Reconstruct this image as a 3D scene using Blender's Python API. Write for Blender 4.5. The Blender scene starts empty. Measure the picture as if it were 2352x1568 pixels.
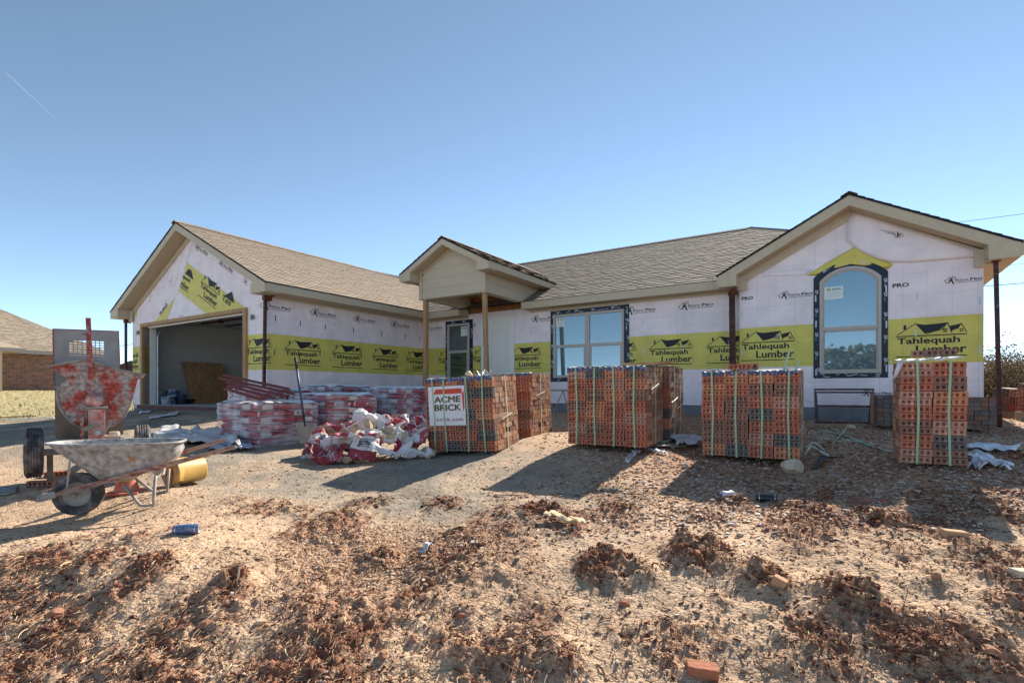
import bpy, math, random
import numpy as np
from mathutils import Vector, Matrix, Euler
rad = math.radians
random.seed(7)
RNG = np.random.default_rng(11)
SC = bpy.context.scene
COL = SC.collection

# ------------------------------------------------------------------ camera
cam_d = bpy.data.cameras.new('camera')
cam = bpy.data.objects.new('camera', cam_d); COL.objects.link(cam)
cam.location = (0, 0, 0); cam.rotation_euler = (rad(90), 0, 0)
cam_d.sensor_width = 36; cam_d.lens = 18.355
cam_d.shift_y = 0.049
cam_d.clip_start = 0.05; cam_d.clip_end = 6000
SC.camera = cam

# ------------------------------------------------------------------ light
SUN_AZ, SUN_EL = 33.0, 35.0          # azimuth to the right of the view direction
w = bpy.data.worlds.new('World'); SC.world = w; w.use_nodes = True
nt = w.node_tree
bg = nt.nodes['Background']
sky = nt.nodes.new('ShaderNodeTexSky'); sky.sky_type = 'NISHITA'; sky.sun_disc = False
sky.sun_elevation = rad(SUN_EL); sky.sun_rotation = rad(SUN_AZ)
sky.altitude = 300; sky.air_density = 0.40; sky.dust_density = 0.0; sky.ozone_density = 1.0
hs = nt.nodes.new('ShaderNodeHueSaturation'); hs.inputs['Saturation'].default_value = .88; hs.inputs['Hue'].default_value = .484
nt.links.new(sky.outputs[0], hs.inputs['Color']); nt.links.new(hs.outputs[0], bg.inputs[0]); bg.inputs[1].default_value = 0.115
sd = bpy.data.lights.new('sun', 'SUN'); sd.energy = 3.9; sd.angle = rad(0.55); sd.color = (1.0, .91, .78)
sun = bpy.data.objects.new('sun', sd); COL.objects.link(sun)
sdir = Vector((math.sin(rad(SUN_AZ))*math.cos(rad(SUN_EL)), math.cos(rad(SUN_AZ))*math.cos(rad(SUN_EL)), math.sin(rad(SUN_EL))))
sun.rotation_euler = (-sdir).to_track_quat('-Z', 'Y').to_euler()
sun.location = sdir*60
SC.view_settings.view_transform = 'Standard'; SC.view_settings.look = 'None'
SC.view_settings.gamma = 1; SC.view_settings.exposure = 1.32
SC.render.engine = 'CYCLES'
SC.cycles.max_bounces = 8; SC.cycles.transparent_max_bounces = 12

# ------------------------------------------------------------------ camera maths (reference pixel at 2352 wide -> metres)
F, CX, CY = 1199.14, 1176.0, 899.2
def at(u, v, Y): return Vector(((u-CX)/F*Y, Y, (CY-v)/F*Y))
YAW = .575; cY, sY = math.cos(YAW), math.sin(YAW)
def hw(a, b, z=0): return Vector((a*cY+b*sY, -a*sY+b*cY, z))      # house frame -> world

# ------------------------------------------------------------------ materials
def mat(name, col=(.5,.5,.5), rough=.8, metal=0, var=0, vscale=6, bump=0, bscale=40, spec=.3, attr=None,
        col2=None, mscale=3, mthr=.5, mwid=.1, detail=6, objrand=0, stretch=None):
    m = bpy.data.materials.new(name); m.use_nodes = True
    t = m.node_tree; N = t.nodes; L = t.links; b = N['Principled BSDF']
    b.inputs['Roughness'].default_value = rough; b.inputs['Metallic'].default_value = metal
    b.inputs['Specular IOR Level'].default_value = spec
    tc = N.new('ShaderNodeTexCoord'); vec = tc.outputs['Object']
    if stretch:
        mp = N.new('ShaderNodeMapping'); mp.inputs['Scale'].default_value = stretch
        L.new(vec, mp.inputs['Vector']); vec = mp.outputs[0]
    if attr:
        a = N.new('ShaderNodeAttribute'); a.attribute_name = attr; c = a.outputs['Color']
    else:
        a = N.new('ShaderNodeRGB'); a.outputs[0].default_value = (*col, 1); c = a.outputs[0]
    if col2:
        n = N.new('ShaderNodeTexNoise'); n.inputs['Scale'].default_value = mscale; n.inputs['Detail'].default_value = detail
        n.inputs['Roughness'].default_value = .65
        L.new(vec, n.inputs['Vector'])
        r = N.new('ShaderNodeMapRange'); r.inputs[1].default_value = mthr-mwid; r.inputs[2].default_value = mthr+mwid
        L.new(n.outputs['Fac'], r.inputs[0])
        mx = N.new('ShaderNodeMixRGB'); L.new(r.outputs[0], mx.inputs[0]); L.new(c, mx.inputs[1]); mx.inputs[2].default_value = (*col2, 1)
        c = mx.outputs[0]
    if var:
        n = N.new('ShaderNodeTexNoise'); n.inputs['Scale'].default_value = vscale; n.inputs['Detail'].default_value = 6
        L.new(vec, n.inputs['Vector'])
        r = N.new('ShaderNodeMapRange'); r.inputs[1].default_value = .3; r.inputs[2].default_value = .7
        r.inputs[3].default_value = 1-var; r.inputs[4].default_value = 1+var
        L.new(n.outputs['Fac'], r.inputs[0])
        mx = N.new('ShaderNodeVectorMath'); mx.operation = 'SCALE'
        L.new(c, mx.inputs[0]); L.new(r.outputs[0], mx.inputs['Scale']); c = mx.outputs[0]
    if objrand:
        oi = N.new('ShaderNodeObjectInfo')
        r = N.new('ShaderNodeMapRange'); r.inputs[3].default_value = 1-objrand; r.inputs[4].default_value = 1+objrand
        L.new(oi.outputs['Random'], r.inputs[0])
        mx = N.new('ShaderNodeVectorMath'); mx.operation = 'SCALE'
        L.new(c, mx.inputs[0]); L.new(r.outputs[0], mx.inputs['Scale']); c = mx.outputs[0]
    L.new(c, b.inputs['Base Color'])
    if bump:
        n = N.new('ShaderNodeTexNoise'); n.inputs['Scale'].default_value = bscale; n.inputs['Detail'].default_value = 8
        L.new(vec, n.inputs['Vector'])
        bp = N.new('ShaderNodeBump'); bp.inputs['Strength'].default_value = bump; bp.inputs['Distance'].default_value = .02
        L.new(n.outputs['Fac'], bp.inputs['Height']); L.new(bp.outputs[0], b.inputs['Normal'])
    return m

M = {}
M['trim'] = mat('tan_trim_paint', (.57,.46,.32), .6, var=.05, vscale=8, bump=.05, bscale=60)
M['soffit'] = mat('tan_soffit_paint', (.52,.41,.27), .7, var=.05)
M['siding'] = mat('tan_siding_paint', (.58,.475,.34), .65, var=.06, vscale=10, bump=.15, bscale=30, stretch=(1,1,12))
M['shingle'] = mat('shingle', attr='Col', rough=.95, var=.22, vscale=90, bump=.3, bscale=220)
M['underlay'] = mat('roof_underlay', (.02,.02,.022), .9)
M['concrete'] = mat('slab_concrete', (.20,.21,.22), .9, var=.25, vscale=3, bump=.3, bscale=30)
M['black'] = mat('black_print', (.025,.025,.028), .6)
M['tape'] = mat('flashing_tape', (.012,.018,.035), .35, var=.3, vscale=12, bump=.5, bscale=14)
M['tapetext'] = mat('tape_lettering', (.62,.66,.72), .6)
M['vinyl'] = mat('window_vinyl', (.50,.43,.37), .45)
M['white'] = mat('white_paint', (.86,.83,.78), .5, var=.03)
M['sticker'] = mat('sticker_paper', (.75,.78,.74), .6)
M['osb'] = mat('osb_board', (.42,.19,.07), .8, col2=(.25,.09,.03), mscale=30, var=.3, vscale=40)
M['lumber'] = mat('raw_lumber', (.50,.30,.15), .75, col2=(.33,.17,.08), mscale=3, mthr=.55, mwid=.12, bump=.15, bscale=25, stretch=(9,9,.7))
M['lumber2'] = mat('weathered_lumber', (.38,.27,.17), .8, var=.25, vscale=8, bump=.2, stretch=(8,8,1))
M['ply'] = mat('plywood_face', (.42,.23,.11), .75, col2=(.30,.15,.06), mscale=4, mthr=.52, mwid=.1, stretch=(1,3,.8), var=.15)
M['drywall'] = mat('taupe_drywall', (.52,.48,.42), .9, var=.05)
M['ceil'] = mat('ceiling_paint', (.75,.74,.72), .9)
M['floor'] = mat('garage_slab', (.5,.5,.5), .8, var=.15, vscale=4)
M['rustpole'] = mat('rusty_steel_pole', (.075,.028,.024), .6, metal=.3, var=.4, vscale=14, col2=(.16,.13,.12), mscale=20, mthr=.62, mwid=.05, bump=.2)
M['steel'] = mat('galvanised_steel', (.45,.46,.48), .4, metal=.8, var=.15)
M['dark'] = mat('dark_rubber', (.035,.035,.04), .75)

def wrap_material():
    m = bpy.data.materials.new('printed_house_wrap'); m.use_nodes = True
    t = m.node_tree; N = t.nodes; L = t.links; b = N['Principled BSDF']
    b.inputs['Roughness'].default_value = .5; b.inputs['Specular IOR Level'].default_value = .35
    tc = N.new('ShaderNodeTexCoord'); sep = N.new('ShaderNodeSeparateXYZ'); L.new(tc.outputs['Object'], sep.inputs[0])
    def math_(op, a, bb=None, c=None):
        n = N.new('ShaderNodeMath'); n.operation = op
        for i, x in enumerate((a, bb, c)):
            if x is None: continue
            if isinstance(x, (int, float)): n.inputs[i].default_value = x
            else: L.new(x, n.inputs[i])
        return n.outputs[0]
    z = math_('ADD', sep.outputs[2], HZ)
    h = math_('ADD', sep.outputs[0], sep.outputs[1])
    nz = N.new('ShaderNodeTexNoise'); nz.inputs['Scale'].default_value = 1.3; L.new(tc.outputs['Object'], nz.inputs['Vector'])
    zz = math_('ADD', z, math_('MULTIPLY', math_('SUBTRACT', nz.outputs['Fac'], .5), .012))
    low = math_('GREATER_THAN', zz, .482); high = math_('LESS_THAN', zz, 1.27)
    ygate = math_('MULTIPLY', low, high)
    # faint woven grid lines
    def lines(src, per, wd):
        f = math_('FRACT', math_('DIVIDE', src, per))
        return math_('LESS_THAN', math_('ABSOLUTE', math_('SUBTRACT', f, .5)), wd)
    g = math_('MAXIMUM', lines(h, .33, .018), lines(zz, .37, .016))
    mixc = N.new('ShaderNodeMixRGB'); mixc.inputs[1].default_value = (.93,.79,.785,1); mixc.inputs[2].default_value = (.72,.60,.13,1)
    L.new(ygate, mixc.inputs[0])
    mg = N.new('ShaderNodeMixRGB'); mg.blend_type = 'MULTIPLY'; mg.inputs[2].default_value = (.62,.74,.9,1)
    n3 = N.new('ShaderNodeTexNoise'); n3.inputs['Scale'].default_value = 2.2; L.new(tc.outputs['Object'], n3.inputs['Vector'])
    L.new(math_('MULTIPLY', g, math_('MULTIPLY', n3.outputs['Fac'], .8)), mg.inputs[0]); L.new(mixc.outputs[0], mg.inputs[1])
    n2 = N.new('ShaderNodeTexNoise'); n2.inputs['Scale'].default_value = 2.5; n2.inputs['Detail'].default_value = 8
    L.new(tc.outputs['Object'], n2.inputs['Vector'])
    r = N.new('ShaderNodeMapRange'); r.inputs[1].default_value = .3; r.inputs[2].default_value = .7; r.inputs[3].default_value = .88; r.inputs[4].default_value = 1.08
    L.new(n2.outputs['Fac'], r.inputs[0])
    sc = N.new('ShaderNodeVectorMath'); sc.operation = 'SCALE'; L.new(mg.outputs[0], sc.inputs[0]); L.new(r.outputs[0], sc.inputs['Scale'])
    L.new(sc.outputs[0], b.inputs['Base Color'])
    mp = N.new('ShaderNodeMapping'); mp.inputs['Rotation'].default_value = (.3,.5,.2); mp.inputs['Scale'].default_value = (2.6,2.6,4.5)
    L.new(tc.outputs['Object'], mp.inputs[0])
    nb = N.new('ShaderNodeTexNoise'); nb.inputs['Scale'].default_value = 1.6; nb.inputs['Detail'].default_value = 5; nb.inputs['Distortion'].default_value = .6
    L.new(mp.outputs[0], nb.inputs['Vector'])
    bp = N.new('ShaderNodeBump'); bp.inputs['Strength'].default_value = .55; bp.inputs['Distance'].default_value = .06
    L.new(nb.outputs['Fac'], bp.inputs['Height'])
    n5 = N.new('ShaderNodeTexNoise'); n5.inputs['Scale'].default_value = 60; L.new(tc.outputs['Object'], n5.inputs['Vector'])
    bp2 = N.new('ShaderNodeBump'); bp2.inputs['Strength'].default_value = .15; bp2.inputs['Distance'].default_value = .01
    L.new(n5.outputs['Fac'], bp2.inputs['Height']); L.new(bp.outputs[0], bp2.inputs['Normal'])
    L.new(bp2.outputs[0], b.inputs['Normal'])
    return m
HZ = -.5    # house root height
M['wrap'] = wrap_material()
M['loosewrap'] = mat('loose_house_wrap', (.90,.78,.77), .5, var=.06, vscale=5, bump=.5, bscale=5)
M['wrapyellow'] = mat('yellow_wrap_print', (.72,.59,.13), .5, var=.08, vscale=5, bump=.4, bscale=5)
def glass_material(name, base, mixf, rough=.02):
    m = bpy.data.materials.new(name); m.use_nodes = True
    t = m.node_tree; N = t.nodes; L = t.links
    out = N['Material Output']; b = N['Principled BSDF']; b.inputs['Base Color'].default_value = (*base, 1); b.inputs['Roughness'].default_value = .4
    tc = N.new('ShaderNodeTexCoord')
    n = N.new('ShaderNodeTexNoise'); n.inputs['Scale'].default_value = 1.5; L.new(tc.outputs['Object'], n.inputs['Vector'])
    mx = N.new('ShaderNodeMixRGB'); mx.inputs[1].default_value = (*[c*.5 for c in base],1); mx.inputs[2].default_value = (*[c*1.6 for c in base],1)
    L.new(n.outputs['Fac'], mx.inputs[0]); L.new(mx.outputs[0], b.inputs['Base Color'])
    g = N.new('ShaderNodeBsdfGlossy'); g.inputs['Roughness'].default_value = rough; g.inputs['Color'].default_value = (.82,.95,1,1)
    bp = N.new('ShaderNodeBump'); bp.inputs['Strength'].default_value = .02; L.new(n.outputs['Fac'], bp.inputs['Height']); L.new(bp.outputs[0], g.inputs['Normal'])
    ms = N.new('ShaderNodeMixShader'); ms.inputs[0].default_value = mixf
    L.new(b.outputs[0], ms.inputs[1]); L.new(g.outputs[0], ms.inputs[2]); L.new(ms.outputs[0], out.inputs[0])
    return m
M['glass'] = glass_material('coated_glass', (.04,.11,.125), .17)
M['glassdark'] = glass_material('clear_glass', (.012,.025,.022), .16)

# ------------------------------------------------------------------ mesh building
class MB:
    def __init__(s): s.v = []; s.f = []; s.m = []; s.c = []; s.cur = 0; s.col = None
    def add(s, vs, fs, mi=None):
        o = len(s.v); s.v += [tuple(x) for x in vs]; s.f += [tuple(i+o for i in f) for f in fs]
        s.m += [s.cur if mi is None else mi]*len(fs); s.c += [s.col]*len(fs); return s
    def box(s, a, b, mi=None, T=None):
        x0,y0,z0 = a; x1,y1,z1 = b
        vs = [Vector(p) for p in ((x0,y0,z0),(x1,y0,z0),(x1,y1,z0),(x0,y1,z0),(x0,y0,z1),(x1,y0,z1),(x1,y1,z1),(x0,y1,z1))]
        if T is not None: vs = [T@p for p in vs]
        return s.add(vs, [(0,3,2,1),(4,5,6,7),(0,1,5,4),(1,2,6,5),(2,3,7,6),(3,0,4,7)], mi)
    def bar(s, p, q, w, h, mi=None, up=Vector((0,0,1))):
        p = Vector(p); q = Vector(q); d = (q-p).normalized()
        x = d.cross(up); x = x.normalized() if x.length > 1e-5 else Vector((1,0,0)); z = x.cross(d)
        vs = []
        for e in (p, q):
            for sx, sz in ((-1,-1),(1,-1),(1,1),(-1,1)): vs.append(e+x*sx*w/2+z*sz*h/2)
        return s.add(vs, [(0,3,2,1),(4,5,6,7),(0,1,5,4),(1,2,6,5),(2,3,7,6),(3,0,4,7)], mi)
    def prism(s, poly, d, mi=None):        # poly: 3D points in a plane, d: extrusion vector
        n = len(poly); d = Vector(d); P = [Vector(p) for p in poly]
        vs = P+[p+d for p in P]
        fs = [tuple(range(n)), tuple(reversed(range(n, 2*n)))]+[(i, i+n, (i+1) % n+n, (i+1) % n) for i in range(n)]
        return s.add(vs, fs, mi)
    def tube(s, pts, r, n=8, mi=None, caps=True):
        P = [Vector(p) for p in pts]; vs = []
        rr = r if isinstance(r, (list, tuple)) else [r]*len(P)
        x = None
        for i, p in enumerate(P):
            d = (P[min(i+1, len(P)-1)]-P[max(i-1, 0)]).normalized()
            if x is None: x = d.orthogonal().normalized()
            else: x = (x-d*x.dot(d)).normalized()
            y = d.cross(x)
            for k in range(n):
                a = 2*math.pi*k/n; vs.append(p+(x*math.cos(a)+y*math.sin(a))*rr[i])
        fs = [(i*n+k, i*n+(k+1) % n, (i+1)*n+(k+1) % n, (i+1)*n+k) for i in range(len(P)-1) for k in range(n)]
        if caps: fs += [tuple(reversed(range(n))), tuple(range((len(P)-1)*n, len(P)*n))]
        return s.add(vs, fs, mi)
    def lathe(s, prof, c, ax, n=24, mi=None):   # prof [(r,h)], centre c, axis ax
        ax = Vector(ax).normalized(); x = ax.orthogonal().normalized(); y = ax.cross(x); c = Vector(c); vs = []
        for r, h in prof:
            for k in range(n):
                a = 2*math.pi*k/n; vs.append(c+ax*h+(x*math.cos(a)+y*math.sin(a))*r)
        fs = [(i*n+k, i*n+(k+1) % n, (i+1)*n+(k+1) % n, (i+1)*n+k) for i in range(len(prof)-1) for k in range(n)]
        return s.add(vs, fs, mi)
    def build(s, name, mats, parent=None, smooth=False, loc=None, off=None, bevel=0, solid=0, subsurf=0):
        me = bpy.data.meshes.new(name)
        vs = s.v if off is None else [(x-off[0], y-off[1], z-off[2]) for x, y, z in s.v]
        me.from_pydata(vs, [], s.f)
        for mm in (mats if isinstance(mats, (list, tuple)) else [mats]): me.materials.append(M[mm] if isinstance(mm, str) else mm)
        me.polygons.foreach_set('material_index', s.m)
        if any(c is not None for c in s.c):
            at_ = me.color_attributes.new('Col', 'FLOAT_COLOR', 'CORNER')
            arr = []
            for f, c in zip(s.f, s.c): arr += (list(c or (1,1,1))+[1.0])*len(f)
            at_.data.foreach_set('color', arr)
        if smooth: me.polygons.foreach_set('use_smooth', [True]*len(me.polygons))
        me.update()
        o = bpy.data.objects.new(name, me); COL.objects.link(o)
        if loc is not None: o.location = loc
        if parent: o.parent = parent
        if bevel:
            bm = o.modifiers.new('bevel', 'BEVEL'); bm.width = bevel; bm.segments = 2; bm.limit_method = 'ANGLE'
        if solid:
            sm = o.modifiers.new('solid', 'SOLIDIFY'); sm.thickness = solid; sm.offset = 0
        if subsurf:
            sm = o.modifiers.new('sub', 'SUBSURF'); sm.levels = subsurf; sm.render_levels = subsurf
        return o
def tag(o, label=None, cat=None, group=None, kind=None):
    if label: o['label'] = label
    if cat: o['category'] = cat
    if group: o['group'] = group
    if kind: o['kind'] = kind
    return o
def empty(name, loc, rot=(0,0,0), label=None, cat=None, group=None):
    o = bpy.data.objects.new(name, None); COL.objects.link(o); o.location = loc; o.rotation_euler = rot; o.empty_display_size = .2
    return tag(o, label, cat, group)

_tc = {}
def text_geo(txt, bold=.0, spacing=1.0):
    key = (txt, bold, spacing)
    if key in _tc: return _tc[key]
    cu = bpy.data.curves.new('lettering', 'FONT'); cu.body = txt; cu.size = 1; cu.offset = bold; cu.fill_mode = 'FRONT'; cu.resolution_u = 3; cu.space_character = spacing
    o = bpy.data.objects.new('lettering', cu); COL.objects.link(o)
    dg = bpy.context.evaluated_depsgraph_get(); dg.update()
    me = o.evaluated_get(dg).to_mesh()
    V = np.array([v.co[:2] for v in me.vertices]); Fc = [tuple(p.vertices) for p in me.polygons]
    o.evaluated_get(dg).to_mesh_clear(); bpy.data.objects.remove(o); bpy.data.curves.remove(cu)
    mn, mx = V.min(0), V.max(0); V = (V-mn)/(mx-mn)
    _tc[key] = (V, Fc); return V, Fc
def put_text(mb, txt, fn, x0, x1, y0, y1, mi, bold=0, spacing=1.0):
    V, Fc = text_geo(txt, bold, spacing)
    mb.add([fn(x0+(x1-x0)*a, y0+(y1-y0)*b) for a, b in V], Fc, mi)
def put_poly(mb, pts, fn, mi): mb.add([fn(*p) for p in pts], [tuple(range(len(pts)))], mi)

# ------------------------------------------------------------------ terrain
CP = [ # u, v, Y  (reference pixels at 2352 wide, distance)
 (2140,1062,4.9),(2340,1085,4.9),(1730,1048,6.0),(1390,1027,6.5),(1050,1038,6.95),(1220,1005,7.3),(880,1046,7.0),
 (610,1026,7.4),(740,1015,8.4),(900,1000,9.8),(180,1181,4.6),(352,1158,4.75),(80,1108,5.8),(320,1050,6.6),(427,1232,3.4),(1760,1158,4.3),
 (1820,1095,5.2),(2000,1135,4.4),(1500,1110,4.9),(1200,1110,5.1),(900,1110,5.4),(700,1110,5.6),(650,1200,4.0),(1000,1200,4.0),(1400,1200,3.9),
 (1176,1568,2.25),(600,1568,2.3),(40,1568,2.35),(1800,1568,2.2),(2340,1568,2.15),(40,1300,3.3),(600,1350,2.95),(1176,1330,3.0),(1800,1300,3.0),(2340,1290,2.95),(2300,1180,3.7),
 (1570,962,10.3),(1900,967,9.45),(1300,958,11.5),(2285,978,8.4),(460,941,12.6),(560,944,11.7),(330,946,13.6),(2320,965,8.9),
 (60,966,14.5),(200,950,15),(10,1080,6.2),(20,1200,4.5),(60,897,33),(-500,900,34),(200,897,40),(2330,915,18),(2700,920,20),(3300,960,12),(3300,1100,5),(-700,1000,9),(-700,1150,5)]
def wcoord(X, Y):
    r = np.maximum(Y, -2)+3.5
    return np.stack([X/r*2.2, np.log(r)*2.2], -1)
cp = np.array([list(at(*p)) for p in CP]+[[x, y, -1.45] for x in (-3,0,3) for y in (0.3,-3)]+[[X, Y, -.35] for X, Y in ((-900,900),(0,900),(900,900),(-200,150),(0,150),(200,150),(60,20),(-60,20))]
              +[list(hw(a, b, -.45)) for a, b in ((-14,12),(-6,16),(2,20),(-17,22))])
Kc = wcoord(cp[:,0], cp[:,1])
def _tps(d2): return np.where(d2 > 1e-12, .5*d2*np.log(np.maximum(d2, 1e-12)), 0)
_n = len(cp); A_ = np.zeros((_n+3, _n+3)); A_[:_n,:_n] = _tps(((Kc[:,None]-Kc[None])**2).sum(-1))+np.eye(_n)*.01
A_[:_n,_n] = 1; A_[:_n,_n+1:] = Kc; A_[_n,:_n] = 1; A_[_n+1:,:_n] = Kc.T
_w = np.linalg.solve(A_, np.concatenate([cp[:,2], np.zeros(3)]))
def Hbase(X, Y):
    X = np.atleast_1d(np.asarray(X, float)); Y = np.atleast_1d(np.asarray(Y, float)); out = np.empty(X.size)
    q = wcoord(X.ravel(), Y.ravel())
    for i in range(0, len(q), 40000):
        p = q[i:i+40000]; out[i:i+40000] = _tps(((p[:,None]-Kc[None])**2).sum(-1))@_w[:_n]+_w[_n]+p@_w[_n+1:]
    return np.clip(out, -2.2, .5).reshape(X.shape)
def _hash(ix, iy, s):
    h = (ix*374761393+iy*668265263+s*1442695041) & 0xffffffff
    h = ((h ^ (h >> 13))*1274126177) & 0xffffffff
    return ((h ^ (h >> 16)) & 0xffff)/65535.0
def vnoise(x, y, s=0):
    ix = np.floor(x).astype(np.int64); iy = np.floor(y).astype(np.int64); fx = x-ix; fy = y-iy
    fx = fx*fx*(3-2*fx); fy = fy*fy*(3-2*fy)
    return (_hash(ix,iy,s)*(1-fx)+_hash(ix+1,iy,s)*fx)*(1-fy)+(_hash(ix,iy+1,s)*(1-fx)+_hash(ix+1,iy+1,s)*fx)*fy
def fbm(x, y, o=4, s=0):
    t = 0; a = 1; n = 0
    for k in range(o): t = t+a*vnoise(x*2**k+17.3*k, y*2**k-9.1*k, s+k); n += a; a *= .5
    return t/n
def ground_at(u, v):
    """world point where the ray through reference pixel (u,v) meets the smooth ground"""
    Y = np.concatenate([np.arange(1, 20, .02), np.arange(20, 200, .25)]); X = (u-CX)/F*Y; Z = (CY-v)/F*Y
    d = Z-Hbase(X, Y); i = int(np.argmax(d <= 0)) if (d <= 0).any() else len(Y)-1
    return Vector((X[i], Y[i], float(Hbase(X[i], Y[i])[0])))
def H(X, Y): return float(Hbase(X, Y)[0])
# heaps of churned turf and clay: u, v, radius px, height
HEAPS = [(1170,1505,110,.10),(1060,1500,50,.06),(1290,1520,60,.06),(1240,1180,60,.06),(1400,1310,85,.09),(1470,1325,50,.05),(1600,1285,80,.09),(1560,1270,40,.05),(1745,1335,65,.08),(1955,1395,85,.10),
 (870,1285,42,.07),(535,1352,40,.09),(520,1380,60,.04),(720,1415,90,.05),(810,1420,50,.05),(355,1320,55,.07),(215,1310,60,.05),(290,1370,60,.04),(1000,1300,70,.05),(1130,1290,90,.04),(1020,1160,50,.04),
 (1850,1180,80,.04),(2010,1205,65,.07),(1680,1160,50,.04),(1130,1350,90,.03),(1000,1400,110,.03),(1500,1470,110,.05),(1650,1420,90,.03),(1850,1480,110,.05),(2100,1490,130,.05),(2250,1500,110,.06),(2330,1430,70,.05),
 (2200,1290,110,.03),(2330,1200,60,.05),(620,1170,70,.02),(850,1160,60,.03),(880,1540,160,.03),(400,1520,200,.03),(120,1500,180,.03),(60,1400,120,.03),(780,1190,60,.03),(1620,1190,60,.03),(2340,1060,40,.10),(665,1016,22,.10),(2120,1340,70,.04),(1420,1180,60,.03)]
hp = np.array([[*ground_at(u, v)[:2], r/F*ground_at(u, v)[1], h] for u, v, r, h in HEAPS])
# trodden smooth patches between the heaps
CLEAR = [(940,1480,80),(1180,1372,140),(1050,1372,60),(690,1290,90),(780,1330,60),(1480,1385,90),(1450,1245,60),(2060,1345,110),(1350,1430,80),(1710,1425,90),(1590,1375,70),(1950,1300,80),(2210,1425,90),(880,1350,60),(640,1370,60),(450,1290,60),(1000,1545,60),(1480,1540,50),(1260,1240,40),(560,1470,60),(300,1440,60),(1860,1330,50),(2090,1260,70),(900,1215,60)]
clr = np.array([[*ground_at(u, v)[:2], r/F*ground_at(u, v)[1]] for u, v, r in CLEAR])
PADS = []   # flattened spots filled below
def clodmask(X, Y):
    m = np.zeros_like(X)
    for x, y, r, h in hp: m = np.maximum(m, np.exp(-(((X-x)/r)**2+((Y-y)/(r*1.25))**2)**1.5)*(.22+.78*min(1, h/.075)))
    n = fbm(X*1.5+5, Y*1.5, 4, 3)
    near = np.clip((5.6-Y)/1.2, 0, 1)
    bg_ = np.clip((n-.515)/.10, 0, 1)*near*.60
    left = np.clip((Y+.45*X-3.3)*1.2, 0, 1)*np.clip((-X-.1)*1.4, 0, 1)     # smooth gravel drive on the left
    bg_ = bg_*(1-left)
    dense = np.clip((2.9-Y)/.7, 0, 1)*np.clip((fbm(X*3, Y*3, 3, 9)-.52)/.1, 0, 1)*.5
    q = np.zeros_like(X)
    for x, y, r in clr: q = np.maximum(q, np.exp(-(((X-x)/r)**2+((Y-y)/(r*1.7))**2)**1.5))
    cl = (1-.62*q*np.clip(.4+1.2*fbm(X*5, Y*5, 3, 77), 0, 1))
    return np.clip(np.maximum(np.maximum(m, bg_), dense)*(.35+1.3*fbm(X*7, Y*7, 3, 31)), 0, 1)*cl, m*cl
def surf(X, Y):
    base = Hbase(X, Y); cm, m = clodmask(X, Y)
    near = np.clip((16-Y)/8, 0, 1)
    z = base+near*((fbm(X*1.2, Y*1.2, 4, 1)-.5)*.07)+near*(fbm(X*8, Y*8, 3, 2)-.5)*.018
    hh = np.zeros_like(X)
    for x, y, r, h in hp: hh += h*np.exp(-(((X-x)/r)**2+((Y-y)/(r*1.1))**2)**1.2)
    rid = np.abs(fbm(X*14, Y*14, 4, 5)-.5)*2
    z = z+hh*(.05+1.0*fbm(X*11, Y*11, 4, 7))+cm*near*(.015+.11*(fbm(X*20, Y*20, 4, 8)-.42))+cm*near*rid*.02+near*np.clip((7-Y)*.3,0,1)*(fbm(X*24, Y*24, 3, 12)-.5)*.014
    # drive ruts on the left
    z = z+near*np.clip(-X-1.5, 0, 1)*.02*np.sin((Y*.9+X*.25)*5+3*fbm(X*.5, Y*.5, 2, 4))
    for (x, y, r) in PADS:
        k = np.clip(1.6-np.sqrt((X-x)**2+(Y-y)**2)/r, 0, 1); z = z*(1-k)+(base-.005)*k
    return z, cm
def Hs(X, Y): return float(surf(np.array([float(X)]), np.array([float(Y)]))[0][0])

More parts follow.
